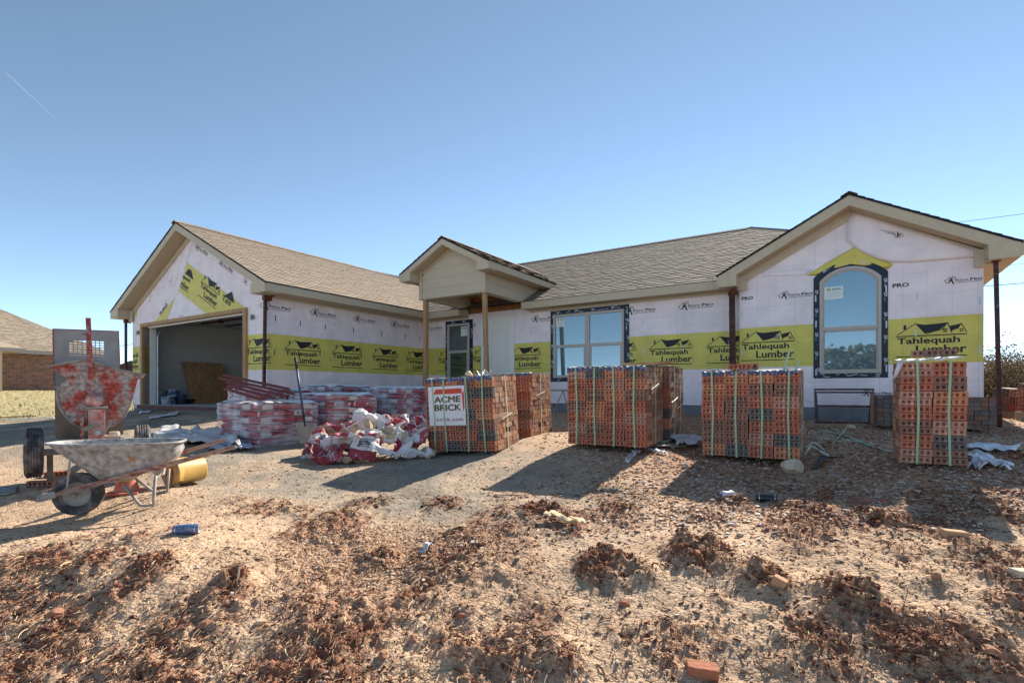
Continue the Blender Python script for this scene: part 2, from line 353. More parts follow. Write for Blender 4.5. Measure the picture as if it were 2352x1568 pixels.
def build_ground():
    Yr = [2.0]
    while Yr[-1] < 13: Yr.append(Yr[-1]*1.0046)
    while Yr[-1] < 40: Yr.append(Yr[-1]*1.012)
    while Yr[-1] < 1500: Yr.append(Yr[-1]*1.05)
    Yr = np.concatenate([np.arange(-4, 2.0, .08), Yr])
    t = np.linspace(-1.12, 1.12, 640); e = 1.12*1.09**np.arange(1, 26)
    t = np.concatenate([-e[::-1], t, e])
    D = .5*(Yr+np.sqrt(Yr**2+2))+.3
    Y, T = np.meshgrid(Yr, t, indexing='ij'); X = T*D[:,None]
    Z, cm = surf(X.ravel(), Y.ravel()); Z = Z.reshape(X.shape); cm = cm.reshape(X.shape); mh = clodmask(X, Y)[1]
    nr, nc = X.shape
    # soil colour: tan dust, grey gravel drive, red clay, dry grass beyond
    n1 = fbm(X*.8, Y*.8, 4, 21); n2 = fbm(X*6, Y*6, 4, 22); n3 = fbm(X*30, Y*30, 3, 23); n4 = fbm(X*2.2, Y*2.2, 4, 24)
    tan = np.array([.55,.385,.255]); grey = np.array([.31,.265,.21]); red = np.array([.33,.175,.105]); clod = np.array([.27,.125,.075]); field = np.array([.40,.33,.17]); dark = np.array([.16,.115,.085])
    C = np.ones(X.shape+(3,))*tan
    gm = np.clip((Y+.5*X-2.9)*.9, 0, 1)*np.clip((-X+1.2)*.6, 0, 1)*np.clip((n4-.25)*4, 0.55, 1)
    C = C*(1-gm[...,None])+grey*gm[...,None]
    rm = np.clip((Y-3.4)*.7, 0, 1)*np.clip((X-.9)*.9, 0, 1)*np.clip((n1-.30)*4, .35, 1)*.85
    rm = np.maximum(rm, np.exp(-(((X+.75)/.7)**2+((Y-3.35)/.5)**2)**1)*.6)
    C = C*(1-rm[...,None])+red*rm[...,None]
    dm = np.clip((n4-.55)*5, 0, 1)*.5*np.clip((X+3)*.5, 0, 1)*np.clip((6-Y), 0, 1)
    C = C*(1-dm[...,None])+dark*dm[...,None]
    k = np.clip(np.maximum(cm*2.0-.40, mh*1.3-.25), 0, 1)*np.clip((n2-.25)*3+.2*n3, .35, 1)
    C = C*(1-k[...,None])+clod*k[...,None]
    fm = np.clip((Y-13.8-.2*(X+14)+3*(n1-.5))*.8, 0, 1)*(X < -4)
    fm = np.maximum(fm, np.clip((Y-22)*.2, 0, 1))
    C = C*(1-fm[...,None])+(field*(.75+.5*n2[...,None]))*fm[...,None]
    drk = np.clip((Y-8)*.5, 0, 1)*np.clip((-X-3)*.5, 0, 1)*(1-fm)*.55*np.clip((n4-.35)*4, 0, 1)
    C = C*(1-drk[...,None])+np.array([.17,.13,.10])*drk[...,None]
    C = C*(.66+.38*n2[...,None]+.34*n3[...,None])
    me = bpy.data.meshes.new('ground')
    V = np.stack([X, Y, Z], -1).reshape(-1, 3)
    idx = np.arange(nr*nc).reshape(nr, nc)
    q = np.stack([idx[:-1,:-1], idx[:-1,1:], idx[1:,1:], idx[1:,:-1]], -1).reshape(-1, 4)
    me.vertices.add(len(V)); me.vertices.foreach_set('co', V.ravel().astype(np.float32))
    me.loops.add(q.size); me.loops.foreach_set('vertex_index', q.ravel().astype(np.int32))
    me.polygons.add(len(q)); me.polygons.foreach_set('loop_start', np.arange(0, q.size, 4, dtype=np.int32)); me.polygons.foreach_set('loop_total', np.full(len(q), 4, np.int32))
    me.polygons.foreach_set('use_smooth', np.ones(len(q), bool))
    ca = me.color_attributes.new('Col', 'FLOAT_COLOR', 'POINT')
    ca.data.foreach_set('color', np.concatenate([C.reshape(-1, 3), np.ones((nr*nc, 1))], 1).ravel().astype(np.float32))
    me.update(); me.validate()
    me.materials.append(mat('churned_soil', attr='Col', rough=.95, var=.28, vscale=70, bump=.9, bscale=55, spec=.15))
    o = bpy.data.objects.new('ground', me); COL.objects.link(o); o['kind'] = 'structure'
    return o

# ---- fields of small pieces collected in one mesh
def ico(sub=1):
    p = (1+5**.5)/2
    v = [(-1,p,0),(1,p,0),(-1,-p,0),(1,-p,0),(0,-1,p),(0,1,p),(0,-1,-p),(0,1,-p),(p,0,-1),(p,0,1),(-p,0,-1),(-p,0,1)]
    f = [(0,11,5),(0,5,1),(0,1,7),(0,7,10),(0,10,11),(1,5,9),(5,11,4),(11,10,2),(10,7,6),(7,1,8),(3,9,4),(3,4,2),(3,2,6),(3,6,8),(3,8,9),(4,9,5),(2,4,11),(6,2,10),(8,6,7),(9,8,1)]
    v = np.array(v, float); v /= np.linalg.norm(v[0])
    for _ in range(sub-1):
        c = {}; nv = list(v); nf = []
        def md(a, b):
            k = (min(a,b), max(a,b))
            if k not in c: m = nv[a]+nv[b]; nv.append(m/np.linalg.norm(m)); c[k] = len(nv)-1
            return c[k]
        for a, b, d in f:
            ab, bd, da = md(a,b), md(b,d), md(d,a); nf += [(a,ab,da),(b,bd,ab),(d,da,bd),(ab,bd,da)]
        v = np.array(nv); f = nf
    return v, np.array(f)
def mesh_np(name, V, Fq, C, material, smooth=False):
    k = Fq.shape[1]; me = bpy.data.meshes.new(name)
    me.vertices.add(len(V)); me.vertices.foreach_set('co', V.ravel().astype(np.float32))
    me.loops.add(Fq.size); me.loops.foreach_set('vertex_index', Fq.ravel().astype(np.int32))
    me.polygons.add(len(Fq)); me.polygons.foreach_set('loop_start', np.arange(0, Fq.size, k, dtype=np.int32)); me.polygons.foreach_set('loop_total', np.full(len(Fq), k, np.int32))
    me.polygons.foreach_set('use_smooth', np.full(len(Fq), smooth, bool))
    if C is not None:
        ca = me.color_attributes.new('Col', 'FLOAT_COLOR', 'POINT'); ca.data.foreach_set('color', np.concatenate([C, np.ones((len(C),1))], 1).ravel().astype(np.float32))
    me.update(); me.validate(); me.materials.append(M[material] if isinstance(material, str) else material)
    o = bpy.data.objects.new(name, me); COL.objects.link(o); return o
def scatter(name, P, scale, cols, material, tmpl=None, jitter=.35, tilt=1.0):
    """P (n,3) positions, scale (n,3); each piece an irregular lump"""
    tv, tf = tmpl if tmpl is not None else ico(1)
    n = len(P); k = len(tv)
    V = np.repeat(tv[None], n, 0)*(1+(RNG.random((n, k, 1))-.5)*jitter*2)
    V = V*scale[:,None,:]
    a = RNG.random(n)*6.283; ca, sa = np.cos(a), np.sin(a)
    tx = (RNG.random(n)-.5)*tilt; ct, st = np.cos(tx), np.sin(tx)
    y = V[...,1]*ct[:,None]-V[...,2]*st[:,None]; z = V[...,1]*st[:,None]+V[...,2]*ct[:,None]; x = V[...,0]
    V = np.stack([x*ca[:,None]-y*sa[:,None], x*sa[:,None]+y*ca[:,None], z], -1)+P[:,None,:]
    Fq = (tf[None]+(np.arange(n)*k)[:,None,None]).reshape(-1, tf.shape[1])
    return mesh_np(name, V.reshape(-1, 3), Fq, np.repeat(cols, k, 0), material)
def sample(n, y0, y1, t0=-1.1, t1=1.1, p=1.4):
    Y = y0+(y1-y0)*RNG.random(n)**p; X = (t0+(t1-t0)*RNG.random(n))*Y; return X, Y
def build_litter():
    M['clodmat'] = mat('clay_clods', attr='Col', rough=.95, var=.3, vscale=60, bump=.6, bscale=120, spec=.1)
    M['stone'] = mat('stones', attr='Col', rough=.85, var=.2, vscale=40, bump=.3, bscale=80)
    M['straw'] = mat('straw_and_roots', attr='Col', rough=.8)
    # clods on the heaps
    X, Y = sample(150000, 1.9, 6.2, p=1.15); z, cm = surf(X, Y); mm = clodmask(X, Y)[1]; keep = RNG.random(len(X)) < (np.clip(np.maximum(cm-.36, .6*mm-.1), 0, 1)*1.3)
    X, Y, z, mm = X[keep][:30000], Y[keep][:30000], z[keep][:30000], mm[keep][:30000]
    s = (.0022+(.007+.011*mm)*RNG.random(len(X))**2.8)[:,None]*np.clip(Y/3.2,.75,1.3)[:,None]*(.6+.8*RNG.random((len(X),3))); s[:,2] *= .8
    base = np.array([[.19,.075,.045],[.28,.13,.075],[.46,.28,.17],[.13,.055,.037]])[RNG.integers(0, 4, len(X))]*(.7+.6*RNG.random((len(X),1)))
    o = scatter('clay_clods', np.stack([X, Y, z+s[:,2]*.4], -1), s, base, 'clodmat', jitter=.45)
    tag(o, 'crumbled dark red clay clods heaped over the churned soil of the foreground', 'clay clods', kind='stuff')
    # pebbles everywhere
    X, Y = sample(26000, 2.0, 11, p=1.2); z, cm = surf(X, Y)
    keep = (RNG.random(len(X)) < .5+.65*np.clip((X-.5)*.5, 0, 1)*np.clip((Y-3.5), 0, 1)); X, Y, z = X[keep], Y[keep], z[keep]
    s = (.003+.011*RNG.random(len(X))**3)[:,None]*(.7+.6*RNG.random((len(X),3))); s[:,2] *= .55
    pal = np.array([[.55,.42,.30],[.42,.30,.22],[.38,.19,.12],[.60,.52,.43],[.28,.20,.16],[.5,.33,.2]])
    o = scatter('pebbles', np.stack([X, Y, z+s[:,2]*.3], -1), s, pal[RNG.integers(0, 6, len(X))]*(.7+.5*RNG.random((len(X),1))), 'stone')
    tag(o, 'small tan and reddish pebbles strewn over the bare ground', 'pebbles', kind='stuff')
    # wood chips and shale round the brick packs
    box = (np.array([(-1,-1,-1),(1,-1,-1),(1,1,-1),(-1,1,-1),(-1,-1,1),(1,-1,1),(1,1,1),(-1,1,1)], float), np.array([(0,3,2,1),(4,5,6,7),(0,1,5,4),(1,2,6,5),(2,3,7,6),(3,0,4,7)]))
    Y = 3.2+7*RNG.random(26000)**1.3; X = -.3+RNG.random(26000)*(1.15*Y+.3); z, cm = surf(X, Y)
    keep = RNG.random(len(X)) < np.clip((X-.2)*.8, .06, 1)*np.clip((Y-3.2)*1.0, 0, 1); X, Y, z = X[keep], Y[keep], z[keep]
    s = np.stack([.006+.018*RNG.random(len(X))**2, .004+.009*RNG.random(len(X))**2, .0015+.002*RNG.random(len(X))], -1)
    pal = np.array([[.42,.20,.10],[.55,.34,.20],[.62,.50,.40],[.30,.13,.07],[.66,.60,.55],[.22,.10,.07]])
    o = scatter('wood_chips', np.stack([X, Y, z+.004], -1), s, pal[RNG.integers(0, 6, len(X))]*(.7+.5*RNG.random((len(X),1))), 'stone', tmpl=box, jitter=.25, tilt=.7)
    tag(o, 'flat orange, pale and brown wood chips and shale around the brick packs', 'wood chips', kind='stuff')
    # orange chippings patch
    n = 4200; a = RNG.random(n)*6.283; rr = RNG.random(n)**.6
    X = -.72+rr*np.cos(a)*.75; Y = 3.45+rr*np.sin(a)*.55; z, cm = surf(X, Y)
    s = (.0035+.008*RNG.random(n)**2)[:,None]*(.7+.6*RNG.random((n,3))); s[:,2] *= .6
    pal = np.array([[.58,.36,.20],[.66,.46,.30],[.48,.26,.14],[.7,.55,.42]])
    tag(scatter('orange_gravel', np.stack([X, Y, z+.002], -1), s, pal[RNG.integers(0, 4, n)], 'stone'), 'patch of orange gravel spilled on the ground between the drive and the churned soil', 'gravel', kind='stuff')
    # straw and torn roots: bent strips
    X, Y = sample(110000, 1.95, 6.5, p=1.1); z, cm = surf(X, Y)
    keep = RNG.random(len(X)) < .13+.75*cm+.38*(X < -.3)*(Y < 3.3)*np.clip(fbm(X*2, Y*2, 3, 44)*2-.5, .1, 1); X, Y, z = X[keep], Y[keep], z[keep]; n = len(X)
    L = .014+.075*RNG.random(n)**2.0; a = RNG.random(n)*6.283; wd = .0007+.0018*RNG.random(n)**2; thick = RNG.random(n) < .3; wd[thick] *= 2.2; L[thick] *= .7
    seg = 4; pts = np.zeros((n, seg, 3)); ang = a.copy(); pos = np.stack([X, Y, z+.003+.012*RNG.random(n)*cm[keep]], -1)
    lift = (RNG.random(n)-.45)*.5*(.4+cm[keep]); curv = (RNG.random(n)-.5)*1.6
    for k in range(seg):
        pts[:,k] = pos; st = (L/(seg-1))[:,None]
        pos = pos+st*np.stack([np.cos(ang), np.sin(ang), lift], -1); ang = ang+curv*.6; lift = lift-.22
    nrm = np.stack([-np.sin(a), np.cos(a), np.zeros(n)], -1)*wd[:,None]
    up = np.array([0,0,1.])*wd[:,None]
    ring = np.stack([pts+nrm[:,None], pts+up[:,None]*1.2, pts-nrm[:,None]], 2)   # n,seg,3,3
    V = ring.reshape(-1, 3); f = []
    for k in range(seg-1):
        for j in range(3):
            b0 = k*3; f.append((b0+j, b0+(j+1) % 3, b0+3+(j+1) % 3, b0+3+j))
    Fq = (np.array(f)[None]+(np.arange(n)*seg*3)[:,None,None]).reshape(-1, 4)
    pal = np.array([[.60,.42,.24],[.74,.58,.38],[.25,.09,.055],[.42,.24,.13],[.34,.15,.08],[.56,.37,.21]])
    C = pal[RNG.integers(0, 6, n)]*(.75+.5*RNG.random((n,1))); C[thick] = np.array([.17,.065,.035])*(.6+1.0*RNG.random((n,1)))[thick]
    o = mesh_np('straw_and_roots', V, Fq, np.repeat(C, seg*3, 0), 'straw')
    tag(o, 'dry straw and torn grass roots littering the churned foreground soil', 'straw', kind='stuff')
    # dry grass on the far left field
    n = 9000; Y = 14.5+22*RNG.random(n)**1.6; X = -(.25+.95*RNG.random(n))*Y; keep = Y > 13.8+.2*(X+14)+.8; X, Y = X[keep], Y[keep]; z, _ = surf(X, Y); n = len(X)
    hgt = .025+.06*RNG.random(n)**2; hgt[RNG.random(n) < .03] *= 3; wd = .015+.02*RNG.random(n); a = RNG.random(n)*3.14
    dx = np.stack([np.cos(a)*wd, np.sin(a)*wd, 0*a], -1); tip = np.stack([(RNG.random(n)-.5)*hgt*.8, (RNG.random(n)-.5)*hgt*.8, hgt], -1); P = np.stack([X, Y, z-.01], -1)
    V = np.stack([P-dx, P+dx, P+tip], 1).reshape(-1, 3); Fq = np.arange(n*3).reshape(-1, 3)
    C = np.array([[.48,.40,.20],[.40,.36,.15],[.55,.47,.28],[.30,.30,.12]])[RNG.integers(0, 4, n)]
    tag(mesh_np('dry_grass', V, Fq, np.repeat(C, 3, 0), 'straw'), 'short dry yellow grass of the field before the neighbouring brick house', 'grass', kind='stuff')

# ------------------------------------------------------------------ roof shingles
def shingle_plane(mb, poly, eave_dir, tone=(.31,.235,.17), expo=.143, tmul=1.0):
    """poly: 3D convex polygon (house coords); eave_dir horizontal unit vector along the courses"""
    P = [Vector(p) for p in poly]; u = Vector(eave_dir).normalized()
    nrm = (P[1]-P[0]).cross(P[2]-P[0]).normalized()
    if nrm.z < 0: nrm = -nrm
    v = nrm.cross(u).normalized()
    if v.z < 0: v = -v
    o = P[0]; Q = [((p-o).dot(u), (p-o).dot(v)) for p in P]
    v0 = min(q[1] for q in Q); v1 = max(q[1] for q in Q); n = len(Q)
    def rng(y):
        xs = []
        for i in range(n):
            (xa, ya), (xb, yb) = Q[i], Q[(i+1) % n]
            if (ya-y)*(yb-y) <= 0 and abs(ya-yb) > 1e-9: xs.append(xa+(xb-xa)*(y-ya)/(yb-ya))
        return (min(xs), max(xs)) if len(xs) > 1 else None
    yv = v0; row = 0
    while yv < v1-.01:
        ye = min(yv+expo, v1)
        r0 = rng(yv+.003); r1 = rng(ye-.003)
        if r0 and r1:
            xa, xb = r0; x = xa-random.random()*.15
            while x < xb-.01:
                wdt = random.choice((.10,.14,.17,.2,.24)); x2 = x+wdt
                raised = random.random() < .55
                lo = .014 if raised else .009
                k = (1.06 if raised else .80)*random.uniform(.90, 1.10)*tmul
                c = tuple(t*k for t in tone)
                def clip(xx, y):
                    f = (y-yv)/(ye-yv); A = r0[0]*(1-f)+r1[0]*f; B_ = r0[1]*(1-f)+r1[1]*f
                    return min(max(xx, A), B_)
                a0, b0 = clip(x, yv), clip(x2, yv); a1, b1 = clip(x, ye), clip(x2, ye)
                if b0-a0 > .004 or b1-a1 > .004:
                    j = random.uniform(-.0015, .0015)
                    g = lambda X_, Y_, h: o+u*X_+v*Y_+nrm*h
                    yb = yv+j-.012
                    mb.col = c
                    mb.add([g(a0,yb,lo), g(b0,yb,lo), g(b1,ye,.003), g(a1,ye,.003)], [(0,1,2,3)])
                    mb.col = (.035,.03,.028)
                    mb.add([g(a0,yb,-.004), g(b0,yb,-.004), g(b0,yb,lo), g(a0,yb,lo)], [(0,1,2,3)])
                x = x2
        yv += expo; row += 1
def slab(mb, poly, th, mi=0): mb.prism(poly, (0,0,-th), mi)

# ------------------------------------------------------------------ printed marks
def lumber_logo(mb, fn, x, z, mi):
    """x: left edge of the underline, z: height of the underline; fn maps (x,z) to 3D"""
    g = lambda px, pz: fn(x+px, z+pz)
    R_ = lambda a, b, c, d: put_poly(mb, [(a,b),(c,b),(c,d),(a,d)], g, mi)
    R_(0,-.008,.95,.008); R_(0,.342,.95,.360)
    put_text(mb, 'Tahlequah', g, .02, .86, .185, .325, mi, .022)
    put_text(mb, 'Lumber', g, .28, .945, .045, .185, mi, .022)
    def stroke(a, b, w_=.012):
        dx, dz = b[0]-a[0], b[1]-a[1]; l = math.hypot(dx, dz); nx, nz = -dz/l*w_/2, dx/l*w_/2
        put_poly(mb, [(a[0]-nx,a[1]-nz),(b[0]-nx,b[1]-nz),(b[0]+nx,b[1]+nz),(a[0]+nx,a[1]+nz)], g, mi)
    stroke((.02,.375),(.27,.56)); stroke((.27,.56),(.30,.555))
    R_(.11,.47,.145,.545)
    put_poly(mb, [(.27,.56),(.42,.535),(.46,.39),(.40,.385)], g, mi)
    put_poly(mb, [(.42,.535),(.70,.555),(.60,.43),(.46,.39)], g, mi)
    stroke((.70,.56),(.62,.42)); stroke((.70,.56),(.755,.38)); 
    for a in (.645,.672):
        for b in (.395,.43): R_(a,b,a+.02,b+.028)
    put_poly(mb, [(.73,.495),(.875,.525),(.82,.44),(.75,.41)], g, mi)
    stroke((.875,.53),(.83,.44)); stroke((.875,.53),(.945,.375))
    for a in (.855,.882):
        for b in (.39,.42): R_(a,b,a+.018,b+.022)
def perma_logo(mb, fn, x, z, mi, s=1.0, clipx=None):
    g = lambda px, pz: fn(x+px*s, z+pz*s)
    def stroke(a, b, w_=.009):
        dx, dz = b[0]-a[0], b[1]-a[1]; l = math.hypot(dx, dz); nx, nz = -dz/l*w_/2, dx/l*w_/2
        put_poly(mb, [(a[0]-nx,a[1]-nz),(b[0]-nx,b[1]-nz),(b[0]+nx,b[1]+nz),(a[0]+nx,a[1]+nz)], g, mi)
    for a, b in (((0,.055),(.125,.15)),((.125,.15),(.20,.095)),((.165,.13),(.165,.15)),((.165,.15),(.215,.15)),((.215,.15),(.215,.09)),((0,.055),(.035,.055)),((.035,.055),(.035,0)),((.035,0),(.08,.01))): stroke(a, b)
    put_poly(mb, [(.105,.11),(.15,.12),(.16,.085),(.12,.08)], g, mi)
    put_poly(mb, [(.09,.075),(.175,.08),(.165,.04),(.12,.035),(.10,.045)], g, mi)
    put_poly(mb, [(.09,.035),(.115,.04),(.11,-.01),(.075,.0)], g, mi)
    put_poly(mb, [(.145,.045),(.175,.04),(.20,-.03),(.185,-.045),(.155,0)], g, mi)
    put_text(mb, 'P', g, .215, .262, .02, .085, mi, .0)
    put_text(mb, 'ERMA', g, .270, .475, .02, .070, mi, .0)
    put_text(mb, 'P', g, .505, .565, .02, .088, mi, .03)
    put_text(mb, 'RO', g, .578, .735, .02, .075, mi, .03)
    stroke((.23,.002),(.73,.002), .004)
    put_text(mb, 'WATER RESISTANT AIR INFILTRATION BARRIER', g, .25, .72, -.016, -.004, mi)
def fasteners(mb, fn, pts, mi):
    for x, z in pts:
        a = random.uniform(-.006, .006)
        put_poly(mb, [(x,z),(x+.022,z),(x+.022+a,z+.125),(x+a,z+.125)], fn, mi)

# ------------------------------------------------------------------ the house under construction
BM, AG, BR, BG = 11.635, -10.62, 11.30, 6.62
HR = hw(-7, 9); HR.z = HZ
house = empty('unfinished_house', HR, (0,0,-YAW), 'single storey house under construction, walls in printed white and yellow wrap, brown shingle roof', 'house')
HOFF = (-7, 9, HZ)
def hb(mb, name, mats, parent=None, **k): return mb.build(name, mats, parent or house, off=HOFF, **k)

def rects_with_holes(mb, x0, x1, z0, z1, holes, plane):
    xs = sorted({x0, x1, *[h[0] for h in holes], *[h[1] for h in holes]}); zs = sorted({z0, z1, *[h[2] for h in holes], *[h[3] for h in holes]})
    for i in range(len(xs)-1):
        for j in range(len(zs)-1):
            cx, cz = (xs[i]+xs[i+1])/2, (zs[j]+zs[j+1])/2
            if any(h[0] < cx < h[1] and h[2] < cz < h[3] for h in holes): continue
            mb.add([plane(xs[i],zs[j]), plane(xs[i+1],zs[j]), plane(xs[i+1],zs[j+1]), plane(xs[i],zs[j+1])], [(0,1,2,3)])

# -- foundation
mb = MB()
mb.box((-10.59, BM+.02, -.75), (-1.85, BM+.3, -.30)); mb.box((-1.85, BR+.02, -.75), (1.80, BR+.3, -.285))
mb.box((AG-.3, BG+.3, -.8), (AG-.02, BM+.3, -.30)); mb.box((-17.18, BG+.02, -.8), (AG-.02, BG+.3, -.45))
mb.box((1.5, BR+.3, -.75), (1.80, 19.9, -.285)); mb.box((-1.85, BR+.3, -.75), (-1.6, BM+.02, -.285)); mb.box((-17.18,BG+.3,-.8),(-16.9,19.9,-.3))
hb(mb, 'foundation', 'concrete')

# -- right gable wall
pR = lambda a, z: (a, BR-.004, z)
mb = MB()
mb.prism([(-1.87,BR,-.29),(1.82,BR,-.29),(1.82,BR,2.22),(-.02,BR,3.32),(-1.87,BR,2.22)], (0,.15,0), 0)
for x, z in ((.665,.605),(-1.845,.62)): lumber_logo(mb, pR, x, z, 1)
perma_logo(mb, pR, -1.18, 1.81, 1, .8); perma_logo(mb, pR, 1.32, 1.815, 1, .66); perma_logo(mb, pR, -2.45+1.0, 1.81, 1, .0001)
put_text(mb, 'PRO', lambda a,z:pR(a,z), .62, .85, 1.815, 1.885, 1, .03); put_text(mb, 'PRO', lambda a,z:pR(a,z), -1.83, -1.62, 1.83, 1.895, 1, .03)
def rotfn(fn, x0, z0, ang):
    c, s = math.cos(ang), math.sin(ang); return lambda x, z: fn(x0+x*c-z*s, z0+x*s+z*c)
perma_logo(mb, rotfn(pR, -1.64, 2.30, .50), 0, 0, 1, 1.0); perma_logo(mb, rotfn(pR, -.50, 2.90, .50), 0, 0, 1, .42)
perma_logo(mb, pR, .16, -.06, 1, .62); perma_logo(mb, pR, -2.2+.6, -.06, 1, .55)
fasteners(mb, pR, [(-1.84,1.48),(-1.2,1.0),(.95,1.58),(.93,.95),(1.76,1.42),(1.76,.62),(-1.84,.75),(-.85,-.05),(1.2,.2)], 2)
hb(mb, 'gable_wall', ['wrap','black','tapetext'])
# loose flap of wrap hanging over the top of the gable wall, yellow strip showing under it
def flap(name, pts, depth, material, parent=None, amp=.012, thick=.004):
    """pts: outline (a,z) as a fan grid around its centroid, slightly billowed"""
    n = len(pts); cx = sum(p[0] for p in pts)/n; cz = sum(p[1] for p in pts)/n; rings = 5; vs = []; fs = []
    for k in range(rings+1):
        f = k/rings
        for (a, z) in pts:
            x, zz = cx+(a-cx)*f, cz+(z-cz)*f
            vs.append((x, BR-depth-amp*(1-f*f)*1.5-amp*math.sin(x*9+zz*6)*(1-f)-amp*.5, zz))
    for k in range(rings):
        for i in range(n):
            j = (i+1) % n; fs.append((k*n+i, k*n+j, (k+1)*n+j, (k+1)*n+i))
    m_ = MB(); m_.add(vs, fs); return hb(m_, name, material, parent, smooth=True, solid=thick)
flap('yellow_wrap_strip', [(-.70,2.19),(-.35,2.40),(.09,2.63),(.35,2.45),(.63,2.22),(.55,2.15),(.3,2.30),(0,2.40),(-.35,2.28),(-.55,2.17)], .006, 'wrapyellow', amp=.003)
flap('loose_wrap_flap', [(0,3.26),(-.06,2.95),(-.06,2.76),(.05,2.62),(.22,2.47),(.42,2.34),(.61,2.26),(.95,2.22),(1.3,2.21),(1.6,2.20),(1.76,2.19),(1.78,2.28),(1.2,2.60),(.6,2.93)], .02, 'loosewrap', amp=.018)
flap('loose_wrap_hem', [(-1.80,2.28),(-1.3,2.26),(-.72,2.20),(-.6,2.29),(-.9,2.33),(-1.4,2.33),(-1.78,2.33)], .008, 'loosewrap', amp=.006)
mb = MB(); pf = lambda a, z: (a, BR-.058, z)
perma_logo(mb, rotfn(pf, .78, 2.72, math.pi-.35), 0, 0, 0, .55)
hb(mb, 'flap_print', 'black')

# -- side returns and hidden outer walls
mb = MB(); mb.box((-1.87,BR+.15,-.29),(-1.72,BM,2.3)); hb(mb, 'return_wall', 'wrap')
mb = MB(); mb.box((1.67,BR+.15,-.29),(1.82,19.8,2.2)); hb(mb, 'right_side_wall', 'wrap')
mb = MB(); mb.box((-17.2,19.8,-.29),(1.82,19.95,2.2)); hb(mb, 'rear_wall', 'wrap')
mb = MB(); mb.box((-17.2,BG+.15,-.36),(-17.05,19.8,2.2)); hb(mb, 'left_side_wall', 'wrap')

# -- long front wall
pM = lambda a, z: (a, BM-.004, z)
mb = MB(); mb.box((-10.62,BM,-.29),(-1.87,BM+.15,2.16)); mb.box((-8.94,BM,2.162),(-7.03,BM+.15,2.8))
for x in (-3.83,-2.58,-9.99-.13,-8.87+.02,-7.6): 
    lumber_logo(mb, pM, x, .605, 1)
lumber_logo(mb, pM, -5.08, .605, 1)
for x in (-3.18,-4.44+.02,-6.95,-8.2-1.27,-10.72+.03,-5.7): perma_logo(mb, pM, x, 1.81, 1, 1.0)
perma_logo(mb, pM, -3.55, -.06, 1, .62)
fasteners(mb, pM, [(-3.98,.86),(-3.98,1.5),(-3.08,.90),(-3.05,1.53),(-2.15,1.55),(-2.15,.95),(-6.95,1.5),(-7.25,1.55),(-7.2,.6),(-10.15,1.55),(-10.2,.9),(-8.7,1.5),(-3.6,.1),(-2.6,.15)], 2)
hb(mb, 'front_wall', ['wrap','black','tapetext'])
mb = MB(); mb.box((-8.95,BM-.012,2.17),(-7.15,BM-.001,2.62)); 
for x in (-8.4,-7.9,-7.5): mb.box((x,BM-.014,2.17),(x+.008,BM-.0122,2.62), 1)
hb(mb, 'osb_sheathing', ['osb','black'])

# -- garage side wall
pG = lambda b, z: (AG+.004, b, z)
mb = MB(); mb.box((AG-.15,BG+.15,-.29),(AG,BM,2.2))
for x in (7.03,8.30,9.57,10.83): lumber_logo(mb, pG, x, .607, 1)
for x in (6.45,7.69,8.95,10.24): perma_logo(mb, pG, x, 1.81, 1, 1.0)
fasteners(mb, pG, [(6.8,1.55),(7.42,1.5),(8.1,1.5),(8.95,1.5),(9.9,1.5),(10.8,1.5),(11.4,1.5),(6.78,.8),(7.95,.86),(9.2,.85),(7.4,.75),(8.75,.75)], 2)
hb(mb, 'garage_side_wall', ['wrap','black','tape'])

# -- garage front wall with its opening
pF = lambda a, z: (a, BG-.004, z)
OX0, OX1, OZ = -16.50, -11.50, 1.80
mb = MB()
mb.prism([(-17.2,BG,-.40),(OX0,BG,-.40),(OX0,BG,OZ),(-17.2,BG,OZ)], (0,.15,0), 0)
mb.prism([(OX1,BG,-.40),(AG,BG,-.40),(AG,BG,OZ),(OX1,BG,OZ)], (0,.15,0), 0)
mb.prism([(-17.2,BG,OZ),(AG,BG,OZ),(AG,BG,2.22),(-13.91,BG,4.03),(-17.2,BG,2.22)], (0,.15,0), 0)
lumber_logo(mb, pF, -11.42, .62, 1)
# left strip shows only the right part of the print
put_text(mb, 'uah', pF, -17.17, -16.88, .80, .95, 1, .02); put_text(mb, 'mber', pF, -17.18, -16.80, .66, .79, 1, .02)
put_poly(mb, [(-17.18,.62),(-16.78,.62),(-16.78,.635),(-17.18,.635)], pF, 1); put_poly(mb, [(-17.18,.965),(-16.78,.965),(-16.78,.98),(-17.18,.98)], pF, 1)
put_poly(mb, [(-17.17,.99),(-17.08,1.09),(-17.0,1.0)], pF, 1); put_poly(mb, [(-17.0,.99),(-16.9,1.12),(-16.82,1.0)], pF, 1)
for x, z in ((-13.72,3.60),(-12.62,3.05),(-11.55,2.49)): perma_logo(mb, rotfn(pF, x, z, -.47), 0, 0, 1, .95)
for x, z, r in ((-14.95,2.85,1.1),(-16.15,2.45,1.1),(-14.5,1.92,.1)): perma_logo(mb, rotfn(pF, x, z, r), 0, 0, 1, .28)
hb(mb, 'garage_front_wall', ['wrap','black'])
